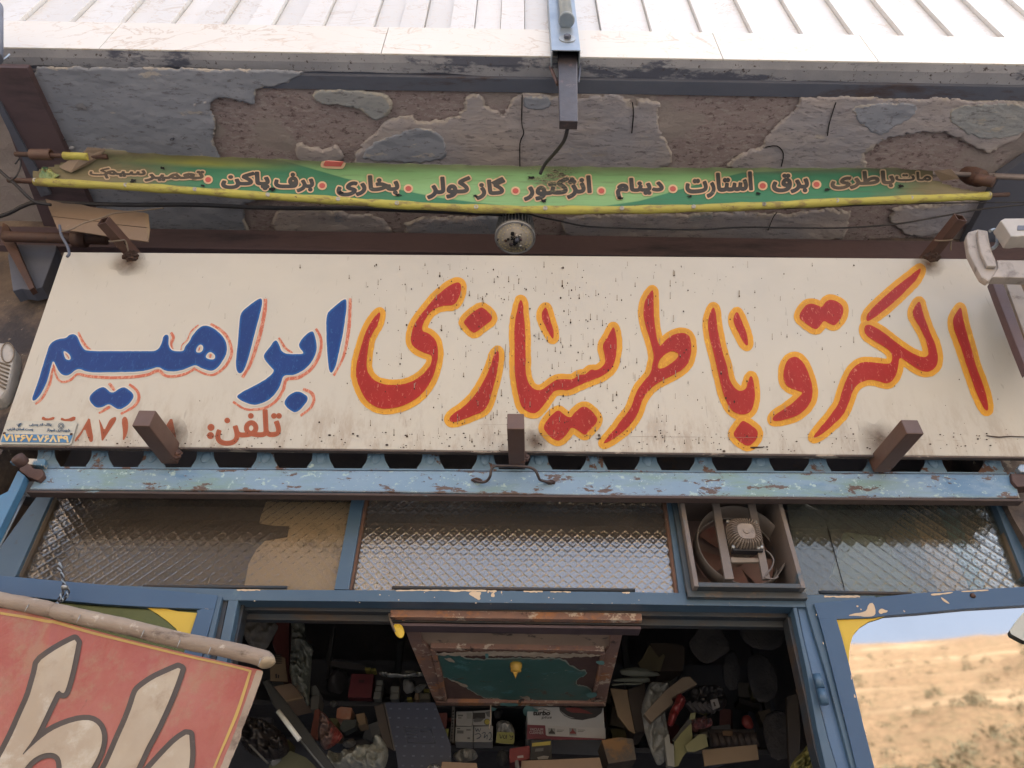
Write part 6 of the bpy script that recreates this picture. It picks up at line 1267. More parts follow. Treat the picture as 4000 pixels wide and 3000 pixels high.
LT = [[(608,390),(585,520),(550,680),(515,800),(495,825),(455,790),(400,900),(330,1050),(270,1170),(150,1335),(250,1235),(350,1150),(450,1090),(580,1042),(680,1028),(745,1045),(790,1095),(805,1170),(790,1260),(755,1340),(715,1410),(660,1500),(480,1500),(487,1400),(475,1330),(440,1295),(385,1285),(320,1300),(250,1340),(190,1410),(140,1500),(-120,1500),(-40,1400),(0,1330),(50,1240),(110,1120),(170,980),(230,850),(265,730),(290,640),(300,575),(400,500),(520,430)],
 [(1425,610),(1400,690),(1360,800),(1310,920),(1260,1030),(1200,1150),(1150,1240),(1100,1350),(1060,1430),(1030,1500),(770,1500),(830,1408),(880,1300),(930,1180),(990,1050),(1040,920),(1070,820),(1095,785),(1200,710),(1320,655)],
 [(1485,1130),(1490,1200),(1495,1290),(1490,1360),(1480,1430),(1450,1500),(1100,1500),(1200,1390),(1300,1280),(1390,1190)]]
for i, L in enumerate(LT):
    le_ = paint('letter_edge', [R0(L)], rmap, 21, 4, 0.0018+0.0002*i, blk, rbn, smooth=1, inner=-10, R=36); under(le_, paint('letter', [R0(L)], rmap, 0, 3, 0.0032, crv, rbn, smooth=1))
# the rod in its sleeve of cloth
rodpts = R0([(-300, 10), (0, 85), (200, 122), (410, 165), (430, 172), (700, 235), (1000, 300), (1400, 400), (1800, 480), (2060, 545), (2095, 572)])
rp3 = [Vector(rmap([x], [y], 0.004)[0]) for x, y in rodpts]; rpt = smooth_path(rp3, 6); rad = []
for i in range(len(rpt)):
    k = i/6.0; pinch = 1-0.22*math.exp(-((k-3.5)/0.45)**2); rad.append(0.0200*pinch*(1+0.018*math.sin(i*1.3)+0.012*math.sin(i*2.9)))
tube('rod_sleeve', rpt, rad, worn('weathered_cloth_sleeve', (0.36, 0.30, 0.24), (0.24, 0.19, 0.15), 0.9, low=9, st=(0.35, 1, 1), bscale=90, bump=0.8, bdist=0.003, layers=[((0.10, 0.075, 0.06), 10, 0.585, 0.06, (0.5, 1, 1)), ((0.5, 0.45, 0.38), 16, 0.62, 0.04)]), rbn, 16, 1)
pe = rpt[-1]; dd = (rpt[-1]-rpt[-4]).normalized(); lathe('rod_end', [(0.020, -0.004), (0.021, 0.006), (0.014, 0.012), (0.002, 0.014)], pe, dd, worn('cut_wood', (0.45, 0.36, 0.24), low=30), rbn, 16)
for x, y in R0([(207, 150), (613, 235), (1115, 355), (1640, 490), (2035, 580), (1400, 430)]):
    p = Vector(rmap([x], [y], 0.034)[0]); tube('staple', [p+Vector((0, 0, -0.010)), p+Vector((0.002, 0, 0.010))], 0.0013, M['zinc'], rbn, 5, 1)
ground_thing(rbn)
# twisted wire
w = thing('twisted_wire', 'twisted wire tying the red banner rod to the left door rail', 'wire')
def wire(pts):
    P3 = smooth_path([PP(x, y, LH+Ln*0.075, Ln) for x, y in pts], 8)
    for ph in (0, math.pi):
        out = []
        for i, p_ in enumerate(P3):
            a = i*0.75+ph; out.append(p_+Vector((math.cos(a)*0.0035, math.sin(a)*0.0035, 0)))
        tube('strand', out, 0.0021, M['galv'] if ph else M['black'], w, 6, 1)
wire(C(0, 1700, K, [(470, 1010), (480, 1060), (495, 1130), (505, 1180)])); wire(C(0, 1700, K, [(510, 1180), (490, 1240), (455, 1310), (425, 1370), (410, 1430)])); wire(C(0, 1700, K, [(515, 1180), (535, 1225), (510, 1280), (470, 1310), (440, 1350), (415, 1420), (408, 1460)]))
wire(C(0, 1700, K, [(478, 1000), (462, 1040), (480, 1080)]))
p = PP(*C(0, 1700, K, [(508, 1195)])[0], LH+Ln*0.08, Ln); lathe('wire_bead', [(0.004, -0.006), (0.009, -0.003), (0.009, 0.003), (0.004, 0.006)], p, (0, 0, 1), M['zinc'], w, 10)
ground_thing(w)
# ------------------------------------------------------------------ rusty hatch panel hanging inside above the door
hp_ = thing('rusty_hatch', 'rusty overhead hatch with flaking dark green panel and yellow knob inside the doorway', 'hatch')
ZH = PY(2000, 2440, 2.12).z
gr = worn('peeling_green_panel', (0.035, 0.115, 0.11), (0.045, 0.14, 0.13), 0.45, low=3, bscale=40, bump=0.2, layers=[((0.07, 0.22, 0.23), 9, 0.62, 0.05), ((0.10, 0.06, 0.05), 7, 0.63, 0.03), ((0.36, 0.33, 0.26), 26, 0.68, 0.015)])
hr = worn('flaking_rust', (0.28, 0.16, 0.115), (0.17, 0.11, 0.10), 0.85, low=5, bscale=60, bump=0.7, bdist=0.004, edge=0.005, layers=[((0.34, 0.16, 0.08), 8, 0.57, 0.05, None, 0.1), ((0.48, 0.40, 0.32), 22, 0.60, 0.03, (1, 1, 1), 0.12), ((0.03, 0.024, 0.024), 14, 0.62, 0.05)])
hz = lambda x, y: PZ(x, y, ZH)
ls = PY(1525, 2386, 2.045); le = PY(2507, 2399, 2.045)
box('front_lip', ls.x, le.x, 2.045, 2.07, PY(2000, 2416, 2.045).z, PY(2000, 2388, 2.045).z, hr, hp_, 0.003)
box('front_angle', ls.x+0.003, le.x-0.002, 2.07, 2.12, PY(2000, 2440, 2.045).z+0.002, PY(2000, 2436, 2.045).z+0.008, M['darkbrown'], hp_, 0.002)
def hpan(nm, pts, th, m, dz=0.0, bv=0.002): return prism(nm, [PZ(x, y, ZH-dz) for x, y in pts], (0, 0, th), m, hp_, bv)
H_ = lambda pts: C(1600, 2300, 2.37, pts)
hpan('brown_panel', H_([(75, 328), (1862, 345), (1850, 560), (1780, 590), (200, 545), (120, 500)]), 0.012, worn('scuffed_brown_panel', (0.36, 0.27, 0.20), (0.28, 0.21, 0.16), 0.7, low=5, bscale=60, bump=0.5, layers=[((0.26, 0.22, 0.19), 22, 0.655, 0.03, (1.6, 0.5, 1)), ((0.05, 0.04, 0.038), 10, 0.62, 0.05)]))
hpan('side_rail', H_([(-75, 290), (75, 328), (120, 500), (190, 570), (330, 1045), (345, 1080), (245, 1080), (0, 500)]), 0.03, hr, 0.012, 0.003)
hpan('side_rail', H_([(1862, 345), (1995, 330), (1905, 700), (1850, 900), (1815, 1090), (1690, 1085), (1720, 1030), (1800, 600), (1850, 545)]), 0.03, hr, 0.012, 0.003)
hpan('inner_rail', H_([(190, 545), (1800, 575), (1810, 600), (1790, 625), (210, 580)]), 0.02, hr, 0.016, 0.003)
hpan('inner_rail', H_([(240, 1052), (1800, 1062), (1815, 1090), (245, 1082)]), 0.02, hr, 0.016, 0.003)
hpan('inner_rail', H_([(190, 570), (235, 580), (300, 800), (345, 1050), (318, 1052), (265, 850)]), 0.02, hr, 0.018, 0.003); hpan('inner_rail', H_([(1770, 610), (1810, 600), (1760, 850), (1710, 1050), (1680, 1050), (1735, 830)]), 0.02, hr, 0.018, 0.003)
hpan('bare_panel', H_([(220, 570), (1790, 600), (1700, 1055), (330, 1050)]), 0.006, worn('bare_dark_rust', (0.09, 0.052, 0.048), (0.13, 0.075, 0.06), 0.85, low=6, bscale=60, bump=0.6), 0.002)
zmap = lambda x, y, l: PPa(x, y, (0, 0, ZH-0.0045), (0, 0, -1), l)
def hpaint(nm, pts, m, l=0.0, wob=3, lev=0): return paint(nm, [H_(pts)], zmap, lev, 2.2, l, m, hp_, wobble=wob, smooth=1)
GP = [(240, 625), (300, 608), (460, 605), (520, 650), (640, 660), (760, 650), (900, 655), (1010, 640), (1180, 655), (1300, 640), (1420, 660), (1465, 700), (1560, 750), (1645, 770), (1620, 800), (1540, 830), (1540, 890), (1640, 905), (1690, 960), (1660, 1040), (1500, 1050), (1200, 1035), (1080, 1000), (980, 1030), (850, 1020), (790, 1000), (700, 1010), (640, 980), (560, 930), (480, 880), (380, 830), (300, 805), (262, 740)]
hpaint('green_paint', GP, worn('peeled_rim', (0.42, 0.38, 0.30), (0.20, 0.30, 0.28), 0.8, low=20), 0.0, 6, 4.0); hpaint('green_paint', GP, gr, 0.0012)
teal = worn('pale_teal_flake', (0.13, 0.30, 0.30), (0.09, 0.22, 0.22), 0.6, low=16, bscale=60, bump=0.5)
for k, P_ in enumerate(([(830, 1000), (1000, 1005), (1015, 1030), (850, 1030)], [(1630, 905), (1720, 900), (1735, 940), (1650, 960)], [(1045, 1050), (1100, 1020), (1150, 1045), (1200, 1080), (1190, 1160), (1140, 1125), (1090, 1140), (1050, 1100)], [(740, 1040), (810, 1045), (800, 1075), (760, 1080)], [(700, 535), (730, 535), (735, 565), (712, 582), (700, 560)], [(1700, 610), (1790, 600), (1800, 640), (1750, 640)])):
    hpaint('paint_flake', P_, teal, 0.022, 3)
crm = worn('old_cream_paint', (0.50, 0.43, 0.34), (0.32, 0.26, 0.20), 0.85, low=20)
for k, P_ in enumerate(([(230, 548), (690, 535), (760, 530), (1100, 540), (1790, 565), (1780, 585), (1300, 590), (800, 575), (260, 575)], [(390, 835), (480, 860), (565, 900), (500, 905), (430, 860)], [(1000, 990), (1050, 980), (1110, 1000), (1160, 1045), (1080, 1020)], [(320, 635), (400, 640), (435, 680), (340, 660)])):
    hpaint('paint_flake', P_, crm, 0.016 if k == 0 else 0.003, 6)
kn = PZ(2016, 2592, ZH-0.006); yk = worn('yellow_knob_paint', (0.55, 0.36, 0.06), (0.45, 0.28, 0.06), 0.5, low=30)
lathe('knob', [(0.021, 0), (0.021, -0.012), (0.018, -0.016), (0.018, -0.026), (0.004, -0.028)], kn, (0, 0, 1), yk, hp_, 20); prism('knob_pointer', [kn+Vector((-0.012, 0, -0.024)), kn+Vector((0.008, 0, -0.024)), kn+Vector((-0.002, 0, -0.048))], (0, 0.012, 0), yk, hp_, 0.002)
tube('paint_string', [PZ(1917, 2755, ZH-0.02), PZ(1917, 2755, ZH-0.02)+Vector((0.0, 0, -0.055)), PZ(1917, 2755, ZH-0.02)+Vector((-0.004, 0, -0.085))], 0.0022, crm, hp_, 6)
ground_thing(hp_)
o = puffy('hanging_tag', C(900, 2300, 2.37, [(1500, 325), (1585, 325), (1615, 400), (1605, 440), (1580, 460), (1550, 450), (1520, 410)]), 2.06, 0.006, M['sticker'], None, 2.5, 0.4, 12)
setp(o, 'yellow tag hanging by a strap left of the rusty hatch', 'tag'); 
tg = tube('tag_strap', [PY(*C(900, 2300, 2.37, [q])[0], 2.06) for q in ((1468, 205), (1475, 270), (1505, 350), (1530, 400))], 0.003, M['putty'], None, 6); setp(tg, 'pale strap running up from the yellow tag to the door head', 'strap')

# ------------------------------------------------------------------ stock inside the shop
LI = lambda pts: C(900, 2300, 2.37, pts); MI = lambda pts: C(1600, 2300, 2.37, pts); RI = lambda pts: C(2300, 2300, 2.37, pts)
def item(name, label, cat, pts, Y, th, m, group=None, bv=0.002):
    o = pxbar(name, pts, Y, th, m, None, bv); setp(o, label, cat, group); return o
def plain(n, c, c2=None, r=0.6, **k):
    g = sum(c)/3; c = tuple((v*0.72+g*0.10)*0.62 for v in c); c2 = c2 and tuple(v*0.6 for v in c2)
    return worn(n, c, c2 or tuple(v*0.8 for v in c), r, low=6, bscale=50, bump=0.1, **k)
plastic = worn('crumpled_clear_plastic', (0.26, 0.27, 0.27), (0.15, 0.16, 0.16), 0.28, low=9, bscale=22, bump=0.6, bdist=0.01, spec=0.8)
greycloth = worn('grey_sheet', (0.14, 0.14, 0.135), (0.10, 0.10, 0.10), 0.7, low=6, bscale=20, bump=0.6, bdist=0.01)
def bag(name, label, cat, pts, Y, th, m, **k):
    r8 = random.Random(len(label)); pts = [(x+r8.uniform(-7, 7), y+r8.uniform(-7, 7)) for x, y in pts]
    o = puffy(name, pts, Y, th, m, None, k.pop('res', 5), k.pop('crumple', 0.6), k.pop('cs', 26), True); setp(o, label, cat, k.get('group')); return o
# shelves
sm = worn('dark_shelf_steel', (0.03, 0.035, 0.045), (0.05, 0.05, 0.055), 0.6, low=4)
sf = thing('shelf_rack', 'dark steel shelf rack at the back of the shop, crowded with packets', 'shelf')
zA = PY(1500, 2740, 3.2).z; zB = PY(1900, 2912, 3.2).z
box('shelf', -1.7, 0.15, 3.2, 3.7, zA-0.02, zA, sm, sf, 0.002); box('shelf', -0.6, 1.3, 3.2, 3.7, zB-0.02, zB, sm, sf, 0.002)
for x in (-1.7, -0.55, 0.62, 1.3): box('shelf_upright', x-0.015, x+0.015, 3.66, 3.70, 0.2, zA+0.7, sm, sf, 0.002)
box('shelf_back', -1.7, 1.35, 3.70, 3.71, 0.2, zA+0.35, worn('haze_lifted_back', (0.085, 0.09, 0.11), (0.06, 0.065, 0.08), 0.9, low=4), sf)  # hazy look of the dark shop put into the back's colour
ground_thing(sf)
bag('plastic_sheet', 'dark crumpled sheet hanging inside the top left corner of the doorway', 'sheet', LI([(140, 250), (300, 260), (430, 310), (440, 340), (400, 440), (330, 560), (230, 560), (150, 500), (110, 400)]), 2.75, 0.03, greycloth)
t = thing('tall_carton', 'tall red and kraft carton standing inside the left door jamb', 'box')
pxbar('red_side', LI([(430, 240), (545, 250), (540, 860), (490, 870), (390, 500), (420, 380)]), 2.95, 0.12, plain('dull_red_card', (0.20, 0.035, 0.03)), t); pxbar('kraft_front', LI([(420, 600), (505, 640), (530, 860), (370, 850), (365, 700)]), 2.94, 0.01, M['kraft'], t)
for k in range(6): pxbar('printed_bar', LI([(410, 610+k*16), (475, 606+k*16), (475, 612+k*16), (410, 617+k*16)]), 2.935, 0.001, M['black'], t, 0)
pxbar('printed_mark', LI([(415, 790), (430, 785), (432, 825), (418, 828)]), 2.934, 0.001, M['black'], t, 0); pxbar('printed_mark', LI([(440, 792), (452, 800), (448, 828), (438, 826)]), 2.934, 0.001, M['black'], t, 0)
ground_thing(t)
bag('wrapped_panel', 'tall grey green panel in crumpled clear wrapping, left part of the doorway', 'panel', LI([(550, 240), (570, 225), (610, 240), (680, 320), (690, 450), (760, 560), (762, 620), (755, 900), (740, 1120), (660, 960), (545, 860), (545, 560)]), 2.85, 0.05, worn('grey_green_wrap', (0.13, 0.145, 0.12), (0.09, 0.10, 0.09), 0.3, low=7, bscale=25, bump=0.8, bdist=0.012, spec=0.9, layers=[((0.5, 0.55, 0.5), 16, 0.70, 0.02)]), cs=18)  # pale flecks are glints painted into the wrapping's colour
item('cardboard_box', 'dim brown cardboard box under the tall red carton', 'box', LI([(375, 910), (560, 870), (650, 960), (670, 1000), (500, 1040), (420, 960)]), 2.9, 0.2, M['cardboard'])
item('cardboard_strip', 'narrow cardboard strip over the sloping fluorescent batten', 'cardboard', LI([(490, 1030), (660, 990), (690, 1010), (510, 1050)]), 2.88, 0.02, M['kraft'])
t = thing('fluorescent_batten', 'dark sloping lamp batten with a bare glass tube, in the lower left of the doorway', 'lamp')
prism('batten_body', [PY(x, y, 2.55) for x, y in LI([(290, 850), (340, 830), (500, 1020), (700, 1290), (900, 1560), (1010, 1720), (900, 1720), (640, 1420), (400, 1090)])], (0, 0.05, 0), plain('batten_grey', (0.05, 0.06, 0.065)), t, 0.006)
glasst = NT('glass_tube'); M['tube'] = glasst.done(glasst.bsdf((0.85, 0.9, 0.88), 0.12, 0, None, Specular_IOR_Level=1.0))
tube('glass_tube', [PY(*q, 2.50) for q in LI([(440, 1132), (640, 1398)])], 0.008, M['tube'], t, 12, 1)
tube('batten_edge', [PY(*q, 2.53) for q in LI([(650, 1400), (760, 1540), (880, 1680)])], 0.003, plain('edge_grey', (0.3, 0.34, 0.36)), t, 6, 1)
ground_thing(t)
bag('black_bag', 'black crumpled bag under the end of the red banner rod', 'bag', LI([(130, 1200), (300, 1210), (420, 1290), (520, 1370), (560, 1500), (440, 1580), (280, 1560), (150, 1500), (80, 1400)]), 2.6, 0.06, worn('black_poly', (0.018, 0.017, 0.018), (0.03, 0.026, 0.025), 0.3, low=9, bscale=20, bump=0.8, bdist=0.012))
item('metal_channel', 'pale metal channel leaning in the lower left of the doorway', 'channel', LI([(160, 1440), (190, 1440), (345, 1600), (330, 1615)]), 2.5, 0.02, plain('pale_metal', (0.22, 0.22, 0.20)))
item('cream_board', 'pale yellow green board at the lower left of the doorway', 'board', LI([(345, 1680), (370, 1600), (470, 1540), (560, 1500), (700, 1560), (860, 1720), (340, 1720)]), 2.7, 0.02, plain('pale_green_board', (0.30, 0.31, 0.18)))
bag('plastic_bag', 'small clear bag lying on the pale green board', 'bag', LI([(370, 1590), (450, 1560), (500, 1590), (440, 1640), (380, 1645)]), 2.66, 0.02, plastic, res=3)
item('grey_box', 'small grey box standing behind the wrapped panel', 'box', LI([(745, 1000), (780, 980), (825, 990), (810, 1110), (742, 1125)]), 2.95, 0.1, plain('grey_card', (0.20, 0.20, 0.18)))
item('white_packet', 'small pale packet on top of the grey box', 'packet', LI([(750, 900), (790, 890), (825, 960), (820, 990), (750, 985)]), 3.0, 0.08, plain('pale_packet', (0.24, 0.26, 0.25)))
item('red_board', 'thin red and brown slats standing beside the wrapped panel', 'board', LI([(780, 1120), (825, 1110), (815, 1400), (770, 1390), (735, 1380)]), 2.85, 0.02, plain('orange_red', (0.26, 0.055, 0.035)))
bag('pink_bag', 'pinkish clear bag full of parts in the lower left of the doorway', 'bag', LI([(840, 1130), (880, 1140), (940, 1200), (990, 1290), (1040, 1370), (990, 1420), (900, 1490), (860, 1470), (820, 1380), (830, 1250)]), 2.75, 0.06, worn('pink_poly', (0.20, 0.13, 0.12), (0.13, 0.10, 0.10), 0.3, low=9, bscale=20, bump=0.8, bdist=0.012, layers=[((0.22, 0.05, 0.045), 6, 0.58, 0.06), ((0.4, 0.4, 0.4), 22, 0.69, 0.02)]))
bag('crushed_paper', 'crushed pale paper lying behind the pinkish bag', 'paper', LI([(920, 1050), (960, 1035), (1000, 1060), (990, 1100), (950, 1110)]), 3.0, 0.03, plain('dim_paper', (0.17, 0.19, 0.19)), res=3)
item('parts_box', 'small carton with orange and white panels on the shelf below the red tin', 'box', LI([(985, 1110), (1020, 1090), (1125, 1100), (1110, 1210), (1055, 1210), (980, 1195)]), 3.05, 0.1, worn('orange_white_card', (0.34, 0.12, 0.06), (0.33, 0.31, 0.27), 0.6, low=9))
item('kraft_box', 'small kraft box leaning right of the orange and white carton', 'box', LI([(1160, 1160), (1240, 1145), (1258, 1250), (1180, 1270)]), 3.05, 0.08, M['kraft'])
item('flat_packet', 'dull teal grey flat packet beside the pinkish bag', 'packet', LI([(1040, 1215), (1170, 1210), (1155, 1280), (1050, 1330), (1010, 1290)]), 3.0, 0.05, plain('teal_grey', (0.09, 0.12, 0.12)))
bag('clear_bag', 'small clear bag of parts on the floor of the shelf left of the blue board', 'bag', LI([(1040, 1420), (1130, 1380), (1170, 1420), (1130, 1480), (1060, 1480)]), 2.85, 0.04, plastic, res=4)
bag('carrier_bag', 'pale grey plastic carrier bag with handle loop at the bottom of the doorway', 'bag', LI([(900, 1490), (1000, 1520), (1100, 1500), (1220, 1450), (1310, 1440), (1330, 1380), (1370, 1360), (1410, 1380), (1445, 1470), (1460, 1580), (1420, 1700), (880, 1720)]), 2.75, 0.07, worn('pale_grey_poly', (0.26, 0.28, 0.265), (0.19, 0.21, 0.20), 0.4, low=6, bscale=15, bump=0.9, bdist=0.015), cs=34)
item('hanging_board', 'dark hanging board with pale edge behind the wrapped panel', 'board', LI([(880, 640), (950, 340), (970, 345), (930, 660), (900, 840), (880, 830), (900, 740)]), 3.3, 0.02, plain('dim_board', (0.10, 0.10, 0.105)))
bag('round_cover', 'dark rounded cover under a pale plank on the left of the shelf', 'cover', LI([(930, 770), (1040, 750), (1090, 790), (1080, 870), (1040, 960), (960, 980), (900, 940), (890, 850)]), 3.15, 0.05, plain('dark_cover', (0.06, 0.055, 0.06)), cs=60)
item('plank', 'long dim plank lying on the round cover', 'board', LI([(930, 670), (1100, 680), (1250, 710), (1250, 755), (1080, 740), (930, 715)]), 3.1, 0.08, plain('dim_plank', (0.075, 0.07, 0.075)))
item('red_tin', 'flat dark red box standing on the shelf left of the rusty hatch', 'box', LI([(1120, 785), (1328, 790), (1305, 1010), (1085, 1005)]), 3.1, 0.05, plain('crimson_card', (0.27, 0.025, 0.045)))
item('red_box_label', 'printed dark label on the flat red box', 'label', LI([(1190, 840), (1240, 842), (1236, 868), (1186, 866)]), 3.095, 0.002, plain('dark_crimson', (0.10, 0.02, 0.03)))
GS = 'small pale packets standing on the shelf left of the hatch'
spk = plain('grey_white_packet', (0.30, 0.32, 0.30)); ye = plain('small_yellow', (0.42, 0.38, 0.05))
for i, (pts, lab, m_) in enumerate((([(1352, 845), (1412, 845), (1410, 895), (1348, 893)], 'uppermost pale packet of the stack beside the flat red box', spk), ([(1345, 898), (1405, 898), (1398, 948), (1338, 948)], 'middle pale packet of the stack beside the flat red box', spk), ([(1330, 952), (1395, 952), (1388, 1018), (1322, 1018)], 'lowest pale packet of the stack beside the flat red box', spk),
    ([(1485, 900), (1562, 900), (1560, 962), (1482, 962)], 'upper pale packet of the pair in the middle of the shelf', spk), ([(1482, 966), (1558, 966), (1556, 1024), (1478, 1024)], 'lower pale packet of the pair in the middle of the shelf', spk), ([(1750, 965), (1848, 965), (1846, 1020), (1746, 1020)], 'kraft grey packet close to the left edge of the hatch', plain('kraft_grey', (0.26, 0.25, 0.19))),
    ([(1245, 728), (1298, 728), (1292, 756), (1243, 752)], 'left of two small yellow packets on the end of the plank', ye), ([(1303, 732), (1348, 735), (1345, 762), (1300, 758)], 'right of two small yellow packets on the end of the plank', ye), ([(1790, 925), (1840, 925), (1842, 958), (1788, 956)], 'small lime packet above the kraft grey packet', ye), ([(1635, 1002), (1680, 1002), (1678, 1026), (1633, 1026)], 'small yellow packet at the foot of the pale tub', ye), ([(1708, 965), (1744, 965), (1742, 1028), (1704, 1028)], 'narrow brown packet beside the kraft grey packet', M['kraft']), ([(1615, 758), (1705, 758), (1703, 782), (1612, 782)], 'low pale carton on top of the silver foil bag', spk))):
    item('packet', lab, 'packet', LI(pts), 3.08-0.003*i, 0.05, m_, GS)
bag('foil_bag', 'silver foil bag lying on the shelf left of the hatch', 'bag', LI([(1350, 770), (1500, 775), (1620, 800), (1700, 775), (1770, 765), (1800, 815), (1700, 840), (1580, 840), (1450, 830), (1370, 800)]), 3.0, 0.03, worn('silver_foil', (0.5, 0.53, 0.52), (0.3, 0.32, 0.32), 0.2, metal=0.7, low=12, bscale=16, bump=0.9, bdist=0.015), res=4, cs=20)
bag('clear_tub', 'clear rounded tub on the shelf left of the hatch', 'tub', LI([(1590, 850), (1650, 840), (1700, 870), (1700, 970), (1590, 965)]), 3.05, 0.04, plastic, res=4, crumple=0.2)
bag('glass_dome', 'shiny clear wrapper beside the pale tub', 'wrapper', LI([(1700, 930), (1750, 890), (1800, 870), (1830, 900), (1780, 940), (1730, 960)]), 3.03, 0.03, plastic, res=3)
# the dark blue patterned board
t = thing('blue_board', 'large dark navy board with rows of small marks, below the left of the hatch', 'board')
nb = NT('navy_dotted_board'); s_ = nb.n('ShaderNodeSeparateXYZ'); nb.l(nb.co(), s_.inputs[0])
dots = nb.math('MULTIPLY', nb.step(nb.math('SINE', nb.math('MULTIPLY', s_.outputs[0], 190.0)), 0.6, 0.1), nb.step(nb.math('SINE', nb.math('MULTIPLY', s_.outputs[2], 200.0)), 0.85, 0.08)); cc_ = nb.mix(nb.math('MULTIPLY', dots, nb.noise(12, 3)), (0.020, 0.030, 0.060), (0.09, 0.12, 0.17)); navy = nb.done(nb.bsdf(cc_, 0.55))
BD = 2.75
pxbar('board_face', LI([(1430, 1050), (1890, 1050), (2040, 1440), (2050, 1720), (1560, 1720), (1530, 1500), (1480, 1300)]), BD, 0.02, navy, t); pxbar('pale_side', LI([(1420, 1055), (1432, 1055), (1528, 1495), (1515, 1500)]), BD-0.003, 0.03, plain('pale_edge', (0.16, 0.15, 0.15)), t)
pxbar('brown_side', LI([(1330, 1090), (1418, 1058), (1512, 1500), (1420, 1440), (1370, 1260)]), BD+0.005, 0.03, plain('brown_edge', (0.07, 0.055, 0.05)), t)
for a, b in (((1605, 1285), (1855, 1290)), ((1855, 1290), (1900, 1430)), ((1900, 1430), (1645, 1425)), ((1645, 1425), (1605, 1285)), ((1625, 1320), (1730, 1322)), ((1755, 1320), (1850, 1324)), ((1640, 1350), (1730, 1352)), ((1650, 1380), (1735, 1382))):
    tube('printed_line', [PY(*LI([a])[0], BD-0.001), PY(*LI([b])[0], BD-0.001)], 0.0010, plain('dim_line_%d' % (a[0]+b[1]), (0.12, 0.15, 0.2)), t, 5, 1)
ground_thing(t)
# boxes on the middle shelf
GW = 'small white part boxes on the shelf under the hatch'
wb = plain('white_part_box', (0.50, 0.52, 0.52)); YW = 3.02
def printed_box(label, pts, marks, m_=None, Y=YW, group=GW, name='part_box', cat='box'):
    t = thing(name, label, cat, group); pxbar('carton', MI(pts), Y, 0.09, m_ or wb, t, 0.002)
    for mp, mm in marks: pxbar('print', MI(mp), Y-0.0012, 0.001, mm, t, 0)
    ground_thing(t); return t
gk = plain('print_grey', (0.16, 0.17, 0.18)); bkp = plain('print_black', (0.03, 0.03, 0.035)); rdp = plain('print_red', (0.30, 0.03, 0.04)); ylp = plain('print_yellow', (0.62, 0.52, 0.05))
printed_box('upper left white box of the four under the hatch', [(432, 1135), (585, 1132), (580, 1270), (428, 1268)], [([(445, 1165), (495, 1165), (495, 1180), (445, 1180)], gk), ([(528, 1150), (575, 1150), (573, 1200), (528, 1200)], plain('pale_print', (0.36, 0.38, 0.38))), ([(450, 1190), (480, 1190), (480, 1200), (450, 1200)], gk)])
printed_box('upper right white and black box with a round yellow seal under the hatch', [(588, 1130), (760, 1120), (758, 1268), (584, 1262)], [([(588, 1150), (700, 1145), (700, 1200), (586, 1205)], bkp), ([(700, 1140), (756, 1130), (750, 1190), (720, 1180)], gk), ([(620, 1190), (690, 1200), (660, 1230), (600, 1235), (590, 1215)], gk)])
a = np.linspace(0, 2*math.pi, 26)[:-1]
for r, mm, dy in ((29, bkp, 0.0016), (24, ylp, 0.0024)): item('round_seal', 'round %s seal on the upper right white box under the hatch' % ('yellow' if r == 24 else 'dark edged'), 'seal', MI([(718+r*math.cos(k), 1232+r*math.sin(k)) for k in a]), YW-dy, 0.0006, mm, None, 0)
printed_box('lower left white box of the four under the hatch', [(426, 1275), (588, 1273), (584, 1420), (420, 1416)], [([(440, 1310), (500, 1312), (498, 1340), (438, 1338)], gk), ([(525, 1300), (565, 1300), (565, 1312), (525, 1312)], gk), ([(535, 1375), (560, 1375), (560, 1390), (535, 1390)], gk), ([(440, 1290), (468, 1290), (468, 1298), (440, 1298)], bkp)])
t = printed_box('lower right white box with handwriting under the hatch', [(595, 1275), (772, 1270), (768, 1420), (590, 1420)], [])
def ymap_(Y): return lambda x, y, l: PPa(x, y, (0, Y, 0), (0, -1, 0))
for st_ in ([(610, 1290), (620, 1320), (632, 1295), (645, 1322), (660, 1290)], [(605, 1350), (640, 1340), (660, 1365), (620, 1390), (650, 1380)], [(670, 1340), (700, 1330), (690, 1380), (720, 1350), (715, 1395)], [(730, 1340), (750, 1330), (755, 1375), (735, 1400), (760, 1395)]):
    o = paint('handwriting', [stroke(MI(st_), 3.2)], ymap_(YW-0.002), 0, 1.2, 0, plain('ink_blue_%d' % st_[0][0], (0.04, 0.07, 0.14)), None, smooth=0, R=5); o.parent = t; o.location = o.location-t.location
t = thing('hanging_chain', 'thin vertical strip with a row of holes left of the white boxes', 'strip'); 
pxbar('strip', MI([(395, 1090), (420, 1090), (408, 1420), (372, 1420)]), YW-0.02, 0.004, plain('strip_grey', (0.20, 0.20, 0.20)), t, 0)
for k in range(11): pxbar('punched_hole', MI([(398-k*1.6, 1125+k*28), (412-k*1.6, 1125+k*28), (410-k*1.6, 1142+k*28), (396-k*1.6, 1142+k*28)]), YW-0.022, 0.001, M['hole'], t, 0)
ground_thing(t)
t = thing('labelled_bag', 'clear bag of parts with a handwritten lime label, right of the white boxes', 'bag')
o = puffy('bag_body', MI([(800, 1230), (860, 1215), (935, 1230), (975, 1310), (970, 1440), (790, 1435), (805, 1330)]), YW, 0.03, plastic, t, 4, 0.5, 20)
pxbar('label', MI([(808, 1325), (965, 1330), (972, 1400), (960, 1440), (800, 1425)]), YW-0.04, 0.001, plain('lime_label', (0.42, 0.44, 0.10)), t, 0)
